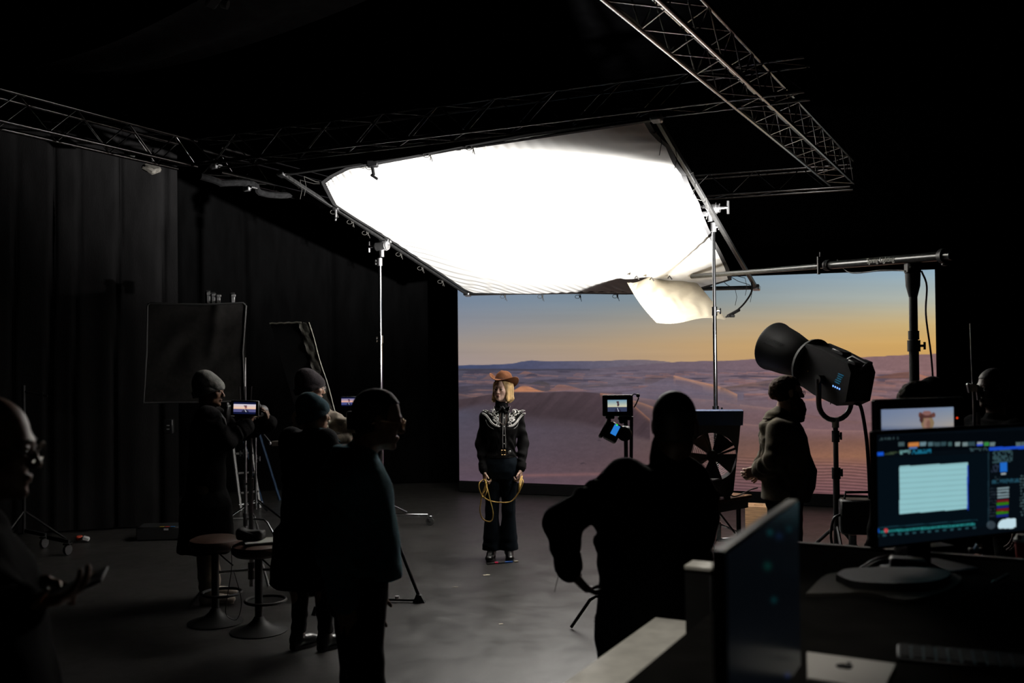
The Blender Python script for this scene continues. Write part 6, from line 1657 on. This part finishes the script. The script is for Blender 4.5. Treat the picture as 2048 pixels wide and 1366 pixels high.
# slim stand with knuckle by the far right man
sp = at(1948, 800, 6.1); sp[2] = 0
t = thing('slim_stand', 'slim rod stand with a metal knuckle in front of the far right man', 'stand', sp)
obj('rod', MB().cyl(sp + V(.02, 0, .6), at(1942, 647, 6.1), .0085, n=10), M_steel, t); obj('riser_tube', MB().cyl(sp + V(.02, 0, .1), sp + V(.02, 0, 1.62), .016, n=12), M_steel, t)
obj('knuckle', MB().cyl(at(1946, 776, 6.05), at(1951, 776, 6.15), .025, n=16).box(at(1938, 776, 6.1), (.02, .03, .06), rotm((0, 1, 0), -.2), .005).cyl(at(1956, 781, 6.1), at(1958, 800, 6.1), .012), M_steel, t)
for k in range(3):
    d = V(math.cos(k * 2.09), math.sin(k * 2.09), 0); obj('leg', MB().cyl(sp + V(.02, 0, .4), sp + d * .42 + V(.02, 0, .015), .011, n=8), M_steel, t)
# ------------------------------------------------------------------ bald man with tablet, cut by the left edge
D = 2.45
P0 = at(-70, 1000, D); P0[2] = 0
o = Person('bald man with glasses at the left edge looking down at a tablet', P0, (.97, .22, 0), 1.87, (0, .03), 1.05, over=dict(
    shR=at(-90, 1075, D - .17), shL=at(-55, 1070, D + .2), elR=at(-95, 1260, D - .2), elL=at(-40, 1280, D + .2), wrR=at(38, 1215, D - .08), wrL=at(40, 1185, D + .14), neck=at(-70, 1010, D)),
    head_fwd=(.95, .18, -.12), head_up=(.1, 0, 1), head_pos=at(-22, 893, D), vox=.0065)
o.body(SKIN_BROWN, dict(R=dict(d=(.95, .2, .15), n=(.0, .2, 1), curl=.45), L=dict(d=(.9, -.1, .25), n=(0, -.5, -.8), curl=.55)))
o.top(M_blk, 'sweatshirt', .02, .86, None, .06, .97, (.064, .060, .046), .006, .010, seed=12); o.trousers(cloth('black_trousers')); o.shoes(M_rubber)
o.glasses(mat('wire_dark', (.12, .10, .08), .3, .8), .024); o.brows(HAIRD)
tb0 = at(118, 1188, D + .02)
tb = thing('tablet', 'dark tablet with a pale stylus tip held by the bald man', 'tablet', tb0)
Rtb = frame((1, .3, .42)); obj('tablet_slab', MB().box(tb0, (.17, .23, .008), Rtb, .003), M_blackp, tb)
obj('stylus', MB().cyl(at(168, 1158, D - .02), at(192, 1146, D + .0), .0065, n=10), mat('white_plastic', (.62, .62, .6), .5), tb)
# ================================================================== raised control desk at the right
ZD, ZR, ZW = 1.27, 0.5, 1.10
wR1, wL1 = atz(1389, 1261, ZW), atz(1382, 1196, ZW)
wR0, wL0 = wR1 - AX * 3.6, wR1 - AX * 3.6 + (wL1 - wR1) - AX * ((wL1 - wR1) @ AX)
wL1 = wL0 + AX * ((wL1 - wL0) @ AX)
dn = lambda p, z: V(p[0], p[1], z)
hw = thing('half_wall', 'low partition wall with a pale worn top edging the desk area', 'partition', dn((wR0 + wL1) / 2, 0))
th_ = wL1 - wR1; th_ = (th_ - AX * (th_ @ AX)) * 1.2
q = [wR0, wR1 + AX * .1, wR1 + AX * .1 + th_, wR0 + th_]
obj('wall_core', MB().hexa([dn(p, 0) for p in q], [dn(p, ZW - .03) for p in q]), M_wall, hw, False)
obj('top_board', MB().hexa([dn(p, ZW - .03) for p in q], [dn(p, ZW) for p in q]), mat('pale_board', (.55, .53, .48), .38, 0, 14, .15), hw, False)
rb = wR1 + BX * .01
riser = thing('riser_platform', 'black raised platform under the control desk', 'platform', dn(rb + BX * 1.8 - AX * 2, 0))
q = [rb, rb - AX * 5.0, rb - AX * 5.0 + BX * 3.6, rb + BX * 3.6]
obj('deck', MB().hexa([dn(p, ZR - .06) for p in q], [dn(p, ZR) for p in q]), M_wall, riser, False)
obj('skirt', MB().hexa([dn(p, 0) for p in q], [dn(p, ZR - .06) for p in q]), M_wall, riser, False)
# desk
k0 = atz(1590, 1086, ZD)
dk = thing('control_desk', 'long dark control desk crowded with monitors', 'desk', dn(k0 + BX * 1.1 - AX * .9, ZR))
M_desk = mat('dark_desk', (.006, .0058, .0055), .9, 0, 10, .2, spec=.0)
q = [k0, k0 - AX * 1.95, k0 - AX * 1.95 + BX * 2.3, k0 + BX * 2.3]
obj('desk_top', MB().hexa([dn(p, ZD - .035) for p in q], [dn(p, ZD) for p in q]), M_desk, dk, False)
obj('back_lip', MB().hexa([dn(p, ZD) for p in (k0, k0 - AX * .03, k0 - AX * .03 + BX * 2.3, k0 + BX * 2.3)], [dn(p, ZD + .008) for p in (k0, k0 - AX * .03, k0 - AX * .03 + BX * 2.3, k0 + BX * 2.3)]), mat('pale_lip', (.12, .11, .10), .6), dk, False)
for a in (.06, 2.24):
    for b in (.06, 1.89):
        p = k0 + BX * a - AX * b; obj('leg', MB().box(dn(p, (ZD + ZR) / 2 - .02), (.05, .05, ZD - ZR - .035)), M_black, dk, False)
# large editing monitor
me = nrm(V(.913, .407, 0)); mo = at(1744, 980, 3.22); R_ = np.stack([me, np.cross(V(0, 0, 1), me), V(0, 0, 1)], 1)    # right, back, up
z0_, z1_ = 1.362, 1.742; mw = .72
mc = dn(mo + me * mw / 2, (z0_ + z1_) / 2)
mon = thing('editing_monitor', 'large desk monitor glowing with software panels and a white page', 'monitor', dn(mc, ZD))
obj('bezel', MB().box(mc, (mw, .03, z1_ - z0_), R_, .005), M_blackp, mon)
obj('neck', MB().box(dn(mc, 1.40) + R_[:, 1] * .04 - me * .12, (.09, .025, .24), R_, .005), M_blackp, mon)
obj('foot', MB().box(dn(mc, ZD + .008) + R_[:, 1] * .0 - me * .12, (.26, .18, .014), R_, .005), M_blackp, mon)
nu, nv = 330, 190
u, v = np.meshgrid(np.linspace(.012, .988, nu), np.linspace(.03, .975, nv), indexing='ij')
G = dn(mo, 0) + me * (u * mw)[..., None] - R_[:, 1] * .0162 + V(0, 0, 1) * (z1_ - (z1_ - z0_) * v)[..., None]
px, py = proj(G.reshape(-1, 3))
def ui(px, py):
    nrm_y = lambda x, y: 703 + (y - 703) / (1 - .00023 * (x - 1750))
    Y = nrm_y(px, py); C = np.tile(np.array((5., 11, 17)), (len(px), 1))
    def rect(x0, y0, x1, y1, c, a=1.0, tex=None):
        xm = (x0 + x1) / 2; a0, a1 = nrm_y(xm, y0), nrm_y(xm, y1)
        m = (px >= x0) & (px <= x1) & (Y >= a0) & (Y <= a1)
        if tex == 'text': m = m & (vnoise(np.stack([px * .45, np.floor(Y / 4.0) * 3.1, px * 0], 1), 1, 3) > -.05)
        C[m] = C[m] * (1 - a) + np.array(c, float) * a
    r = random.Random(4)
    rect(1752, 866, 2060, 900, (3, 7, 12)); rect(1756, 875, 1798, 880, (60, 80, 84), .8, 'text')
    for x, w_, c in ((1797, 12, (70, 92, 96)), (1840, 12, (110, 140, 150)), (1856, 10, (80, 110, 118)), (1868, 12, (56, 80, 86)), (1882, 10, (50, 76, 82)), (1896, 8, (60, 90, 92)), (1910, 10, (130, 150, 150)), (1925, 10, (120, 140, 142)), (1936, 14, (50, 74, 80)), (1954, 11, (150, 160, 170)), (1968, 10, (70, 130, 80)), (1980, 10, (110, 130, 130)), (2032, 9, (90, 110, 112)), (2042, 8, (80, 100, 104))):
        rect(x, 884, x + w_, 892, c, .9)
    rect(1817, 885, 1838, 893, (190, 118, 60)); rect(1819, 894, 1834, 898, (70, 110, 170)); rect(1954, 888, 1965, 892, (50, 80, 200)); rect(1970, 886, 1978, 890, (30, 140, 50))
    rect(1755, 904, 1767, 911, (20, 80, 200)); rect(1769, 904, 1800, 909, (60, 74, 52), .9, 'text'); rect(1800, 900, 1822, 908, (110, 160, 160), .9, 'text'); rect(1822, 899, 1862, 907, (24, 110, 140), .9, 'text')
    rect(1750, 912, 1976, 1062, (4, 13, 20)); rect(1976, 900, 1978, 1050, (24, 44, 54))
    m = (px > 1799) & (px < 1936); a0, a1 = nrm_y(1799, 932.5), nrm_y(1799, 1028)
    m &= (Y > a0) & (Y < a1); st = np.sin((Y - a0) / (a1 - a0) * 2 * math.pi * 9)
    C[m] = np.array((141, 190, 196)) * (1 - .07 * np.clip(st[m] * 3 - 1.4, 0, 1))[:, None]
    rect(1934, 930, 1937, 1020, (20, 50, 170), .8)
    rect(1936, 896, 1975, 902, (60, 84, 90), .8, 'text'); rect(1978, 893, 2060, 899, (24, 70, 190))
    rect(1985, 900, 2025, 925, (60, 90, 96), .75, 'text'); rect(2000, 925, 2014, 944, (30, 100, 190)); rect(1982, 928, 1998, 944, (50, 60, 80), .7, 'text'); rect(2002, 946, 2012, 949, (150, 160, 165))
    rect(1984, 958, 2040, 966, (40, 90, 110), .7, 'text'); rect(1990, 952, 2000, 960, (40, 56, 64), .7, 'text')
    for i in range(4): rect(1995, 974.5 + 6 * i, 2018, 978 + 6 * i, (120, 140, 146))
    for i, c in enumerate(((104, 20, 28), (44, 112, 18), (22, 34, 112)) * 2): rect(1994 - .3 * i, 999 + 6 * i, 2017, 1004 + 6 * i, c)
    for i in range(10): rect(1978, 976 + 6 * i, 1992, 979 + 6 * i, (50, 60, 70), .6, 'text')
    for i in range(14): rect(2040, 950 + 6 * i, 2060, 953 + 6 * i, (80, 104, 108), .8, 'text')
    m = ((px - 2012) / 16) ** 2 + ((py - 1052) / 14) ** 2 < 1; m |= (px > 2012) & (px < 2032) & (py > 1037) & (py < 1054); m &= py < 1057; C[m] = (188, 215, 225)
    m = ((px - 1982) / 9) ** 2 + ((py - 1050) / 8) ** 2 < 1; C[m] = C[m] * .5 + np.array((90, 105, 115)) * .5
    rect(1748, 1047, 1955, 1049, (20, 50, 60))
    y1, y2 = nrm_y(1752, 1062), nrm_y(1752, 1067)
    m = (Y > y1) & (Y < y2) & (px > 1760) & (px < 1952) & (np.sin(px * 1.5) > -.1); C[m] = (40, 140, 140)
    m = (Y > y2 + 3) & (Y < y2 + 7) & (px > 1752) & (px < 1952) & (np.sin(px * .42) > .2); C[m] = (34, 70, 78)
    rect(1749, 1058, 1758, 1066, (24, 90, 200)); m = ((px - 1772) / 4) ** 2 + ((py - 1061) / 4) ** 2 < 1; C[m] = (190, 60, 66)
    return C
picture_mesh('picture', G, ui(px, py), mat_screen('monitor_picture'), mon)
obj('power_light', MB().ell(dn(mo + me * (mw * .985), z0_ + .01) - R_[:, 1] * .017, .004, None, 8, 6), mat('led_blue'), mon)
# small director's monitor behind it
me2 = nrm(V(.93, .36, 0)); so = at(1748, 830, 3.62); R2 = np.stack([me2, np.cross(V(0, 0, 1), me2), V(0, 0, 1)], 1); sw = .41
t1, t0 = at(1748, 799, 3.62)[2], 1.60
sc_ = dn(so + me2 * sw / 2, (t0 + t1) / 2)
sm = thing('preview_monitor', 'small dark monitor showing the cowgirl\'s face, behind the large one', 'monitor', dn(sc_, ZD))
obj('bezel', MB().box(sc_, (sw, .04, t1 - t0), R2, .006), M_blackp, sm)
obj('column', MB().box(dn(sc_, (ZD + 1.62) / 2), (.05, .03, .36), R2, .004).box(dn(sc_, ZD + .008), (.2, .14, .014), R2, .004), M_black, sm)
cz2 = [at(1757, 819, 3.62), at(1937, 815, 3.8)]
u, v = np.meshgrid(np.linspace(.035, .86, 150), np.linspace(t1 - .036, t1 - .155, 60), indexing='ij')
G = dn(so, 0) + me2 * (u * sw)[..., None] - R2[:, 1] * .0215 + V(0, 0, 1) * v[..., None]
px, py = proj(G.reshape(-1, 3))
def preview(px, py):
    C = lerp_grid(px, py, [1757, 1850, 1938], [815, 850, 866], [[(104, 120, 150), (120, 130, 150), (70, 84, 116)], [(116, 130, 156), (138, 140, 150), (80, 92, 120)], [(118, 138, 162), (168, 155, 140), (90, 100, 128)]])
    C[py > 859] = (58, 72, 102)
    ell = lambda cx, cy, rx, ry: ((px - cx) / rx) ** 2 + ((py - cy) / ry) ** 2 < 1
    C[ell(1855, 846, 13, 14)] = (128, 108, 80); C[ell(1854, 848, 7, 12)] = (142, 108, 94); C[ell(1857, 849, 4, 9)] = (120, 86, 76)
    C[ell(1854, 833, 13, 7) & (py < 836)] = (80, 50, 46); C[ell(1841, 830, 4, 6) | ell(1867, 830, 4, 5)] = (96, 60, 54); C[ell(1854, 826, 9, 4.5)] = (130, 92, 88); C[ell(1843, 837, 4, 9)] = (70, 44, 42)
    C[ell(1855, 868, 14, 9)] = (24, 22, 30)
    return C
picture_mesh('picture', G, preview(px, py), mat_screen('monitor_picture'), sm)
obj('record_light', MB().ell(dn(so + me2 * sw * .90, 0) - R2[:, 1] * .022 + V(0, 0, at(1944, 835, 3.75)[2]), .0035, None, 8, 6), mat('red_led', (0, 0, 0), .4, emit=tuple(lin((255, 70, 30)))), sm)
# near monitor seen along its edge
nA, nB = at(1454, 1090, 1.62), at(1598, 1008, 2.18); zt = (nA[2] + nB[2]) / 2
nA, nB = dn(nA, 0), dn(nB, 0); ne = nrm(nB - nA); nn = np.array((ne[1], -ne[0], 0))       # nn: towards the viewer's side
Rn = np.stack([ne, -nn, V(0, 0, 1)], 1); nl = np.linalg.norm(nB - nA); zb = ZD + .045
nm = thing('side_monitor', 'silver-edged monitor seen nearly edge-on close to the viewer', 'monitor', dn((nA + nB) / 2, ZD))
obj('shell', MB().box((nA + nB) / 2 - nn * .014 + V(0, 0, (zt + zb) / 2), (nl, .024, zt - zb), Rn, .003), mat('pale_shell', (.16, .155, .145), .4, .0, 20, .1), nm)
obj('stand_foot', MB().box((nA + nB) / 2 - nn * .06 + V(0, 0, ZD + .1), (.14, .02, .2), Rn, .004).box((nA + nB) / 2 - nn * .05 + V(0, 0, ZD + .006), (.2, .16, .012), Rn, .003), M_alu, nm)
u, v = np.meshgrid(np.linspace(0.004, .996, 90), np.linspace(.012, .99, 70), indexing='ij')
G = nA + ne * (u * nl)[..., None] + V(0, 0, 1) * (zt - (zt - zb) * v)[..., None] - nn * .0008
px, py = proj(G.reshape(-1, 3))
def sideui(px, py):
    C = np.tile(np.array((4., 6, 9)), (len(px), 1)); sl = (px - 1437) * -.548 * .8
    spot = lambda cx, cy, r, c: C.__iadd__(np.array(c) * np.exp(-(((px - cx) / r) ** 2 + ((py - cy) / r) ** 2))[:, None])
    spot(1540, 1065, 6, (4, 40, 40)); spot(1558, 1072, 7, (5, 16, 34)); spot(1535, 1132, 8, (2, 34, 26)); spot(1548, 1200, 6, (2, 34, 34)); spot(1578, 1058, 6, (2, 24, 26)); spot(1575, 1350, 6, (10, 20, 50))
    return np.clip(C, 0, 255)
ms = mat_screen('dim_monitor_picture'); ms.node_tree.nodes['Principled BSDF'].inputs['Roughness'].default_value = .22
picture_mesh('picture', G, sideui(px, py), ms, nm)
# short posts at the end of the partition
for i, (px_, py_, D_, w_, h_, lab) in enumerate(((1403, 1136, 2.95, .078, .5, 'dark square post with a pale cap at the partition end'), (1430, 1166, 3.15, .03, .35, 'thin pale post stub just behind the capped post'))):
    p = at(px_, py_, D_); t = thing('post', lab, 'post', dn(p, ZR))
    Rp_ = np.stack([BX, AX, V(0, 0, 1)], 1)
    obj('shaft', MB().box(dn(p, (p[2] + ZR) / 2), (w_, w_, p[2] - ZR), Rp_, .003), M_black if i == 0 else mat('tan_post', (.22, .19, .14), .6), t)
    obj('cap', MB().box(dn(p, p[2] + .006), (w_ * 1.05, w_ * 1.05, .014), Rp_, .003), mat('pale_board'), t)
# laptop
lq = [atz(1613, 1303, ZD + .018), atz(1792, 1327, ZD + .018), atz(1768, 1378, ZD + .018), atz(1614, 1356, ZD + .018)]
lc = sum(lq) / 4
lt = thing('laptop', 'closed silver laptop at the bottom edge of the view', 'laptop', dn(lc, ZD))
sh = lambda f: [lc + (p - lc) * f for p in lq]
obj('base', MB().hexa([dn(p, ZD + .001) for p in reversed(sh(1.0))], [dn(p, ZD + .010) for p in reversed(sh(1.0))]), mat('laptop_silver', (.32, .31, .285), .45, .3), lt, False)
ld_ = obj('lid', MB().hexa([dn(p, ZD + .011) for p in reversed(sh(1.0))], [dn(p, ZD + .018) for p in reversed(sh(.99))]), mat('laptop_silver'), lt, False)
le, lf = nrm(lq[1] - lq[0]), nrm(lq[0] - lq[3]); lf = nrm(lf - le * (le @ lf))
ap = [(.020 * math.cos(a) * (1 - .18 * max(0, math.cos(a)) * (abs(math.sin(a)) < .45)), .021 * math.sin(a) * (.86 if abs(math.cos(a)) < .2 else 1)) for a in np.linspace(0, 2 * math.pi, 30, endpoint=False)]
lo_ = atz(1690, 1333, ZD + .0182)
M_logo = mat('logo_dark', (.01, .01, .01), .15)
obj('lid_emblem', MB().prism(ap, lo_, le, lf, V(0, 0, 1), .0006), M_logo, ld_, False)
obj('lid_emblem', MB().prism([(.003 + .010 * math.cos(a) * .5, .030 + .008 * math.sin(a)) for a in np.linspace(0, 6.28, 12, endpoint=False)], lo_, le, lf, V(0, 0, 1), .0006), M_logo, ld_, False)
# clutter
def blob(pts, z, th, m, name, parent=None):
    P = [atz(x, y, z) for x, y in pts]; mb = MB(); n = len(P)
    mb.add([dn(p, z) for p in P] + [dn(p, z + th) for p in P], [tuple(range(n, 2 * n)), tuple(range(n - 1, -1, -1))] + [(i, (i + 1) % n, n + (i + 1) % n, n + i) for i in range(n)])
    return obj(name, mb, m, parent, False)
cu_ = lambda pts, n=5: [tuple(p[:2]) for p in catmull([V(x, y, 0) for x, y in pts + pts[:1]], n)][:-1]
tr = thing('desk_mat', 'pale curved mat with a dark round tray on the desk', 'mat', dn(atz(1770, 1175, ZD), ZD))
blob(cu_([(1612, 1195), (1652, 1157), (1712, 1148), (1800, 1144), (1880, 1148), (1924, 1164), (1885, 1192), (1810, 1207), (1735, 1193), (1670, 1194)]), ZD + .001, .012, mat('taupe_mat', (.03, .028, .025), .9, spec=.05), 'mat_sheet', tr)
blob(cu_([(1672, 1162), (1700, 1150), (1790, 1147), (1870, 1150), (1902, 1160), (1870, 1176), (1790, 1181), (1710, 1177)]), ZD + .014, .022, M_rubber, 'tray', tr)
cable('silver braided cable lying across the desk', [atz(1712, 1143, ZD + .012), atz(1728, 1133, ZD + .012), atz(1745, 1122, ZD + .012), atz(1765, 1115, ZD + .012), atz(1790, 1112, ZD + .012)], .006, mat('braided_grey', (.22, .21, .19), .5))
cable('second dim cable beside the braided one on the desk', [atz(1722, 1143, ZD + .010), atz(1740, 1131, ZD + .010), atz(1760, 1122, ZD + .010), atz(1785, 1121, ZD + .010)], .005, mat('dim_grey_cable', (.10, .095, .09), .5))
p = atz(1803, 1104, ZD + .03)
t = thing('power_adapter', 'white plug adapter on the desk under the big monitor', 'adapter', dn(p, ZD)); obj('adapter_body', MB().box(p, (.05, .035, .05), rotm((0, 0, 1), .4), .01), mat('white_plastic', (.62, .62, .6), .5), t); obj('adapter_cord', MB().tube([p, p + V(.05, -.02, .0), p + V(.09, -.04, -.02)], .004, 6), mat('white_plastic'), t)
p = atz(1815, 1130, ZD + .025)
t = thing('card_reader', 'small grey card reader box beside the monitor foot', 'box', dn(p, ZD)); obj('reader_body', MB().box(p, (.11, .07, .05), rotm((0, 0, 1), -.3), .008), mat('dim_grey_box', (.07, .06, .062), .5), t); obj('reader_slot', MB().box(p + V(-.01, -.038, .0), (.05, .004, .01), rotm((0, 0, 1), -.3)), M_rubber, t)
p = atz(1954, 1096, ZD + .02)
t = thing('tape_roll', 'small blue tape scrap in a holder on the desk', 'tape', dn(p, ZD)); obj('blue_bit', MB().prism([(-.014, -.014), (.014, -.014), (.0, .016)], p, V(1, 0, 0), V(0, 0, 1), V(0, 1, 0), .01), mat('bright_blue', (.05, .30, .55), .5), t, False); obj('holder', MB().box(p + V(0, .012, -.012), (.05, .02, .02), None, .004), M_rubber, t)
p = atz(2046, 1100, ZD + .03)
t = thing('paper_cup', 'white cup with red trim at the right edge', 'cup', dn(p, ZD)); obj('cup_body', MB().lathe([(.022, 0), (.028, .06)], dn(p, ZD), (0, 0, 1), 20), mat('red_trim', (.4, .03, .03), .6), t); obj('cup_lid', MB().lathe([(.030, 0), (.030, .008), (.024, .014), (.020, .024)], dn(p, ZD + .06), (0, 0, 1), 20), mat('white_plastic'), t)
p0_, p1_ = atz(1988, 1165, ZD + .012), atz(2016, 1150, ZD + .012)
t = thing('pen', 'pen with a pale tip lying on the desk', 'pen', dn(p0_, ZD)); obj('barrel', MB().cyl(p0_, p1_, .006, n=10), M_rubber, t); obj('tip', MB().ell(p0_, .0075, None, 10, 6), mat('pale_board'), t)
kq = atz(1812, 1312, ZD + .008)
t = thing('keyboard', 'dark keyboard just right of the silver laptop', 'keyboard', dn(kq, ZD)); Rk_ = np.stack([nrm(V(.93, -.36, 0)), nrm(V(.36, .93, 0)), V(0, 0, 1)], 1)
kq = kq + Rk_ @ V(.16, .03, 0)
obj('keyboard_base', MB().box(dn(kq, ZD + .006), (.36, .12, .010), Rk_, .003), M_blackp, t)
for r_ in range(4):
    for c_ in range(13): obj('key', MB().box(dn(kq + Rk_ @ V(-.162 + .027 * c_, -.042 + .027 * r_, 0), ZD + .0135), (.022, .022, .005), Rk_), mat('key_dark', (.01, .01, .01), .8, spec=.05), t, False)

# ------------------------------------------------------------------ added lamp, out of view over the desk end, to brighten the partition top
wl = V(.62, 2.35, 3.9)
wlt = thing('added_fill_lamp', 'added small black lamp out of view over the control desk, brightening the partition top', 'lamp', wl)
obj('shade', MB().lathe([(.03, .12), (.05, .10), (.11, 0.0), (.105, 0.0), (.045, .095)], wl, (0, 0, 1), 28, cap=False), M_black, wlt)
obj('hanging_cord', MB().cyl(wl + V(0, 0, .11), V(wl[0], wl[1], ZC), .006, n=8), M_cable, wlt)
ld2 = bpy.data.lights.new('added_fill_bulb', 'SPOT'); ld2.energy = 150.0; ld2.spot_size = math.radians(36); ld2.spot_blend = .7; ld2.shadow_soft_size = .03; ld2.color = (1, .95, .86)
lo2 = link(bpy.data.objects.new('added_fill_bulb', ld2)); lo2.parent = wlt; lo2.location = (0, 0, .03)
lo2.rotation_euler = Vector(nrm(V(.35, 2.75, ZW) - wl)).to_track_quat('-Z', 'Y').to_euler()
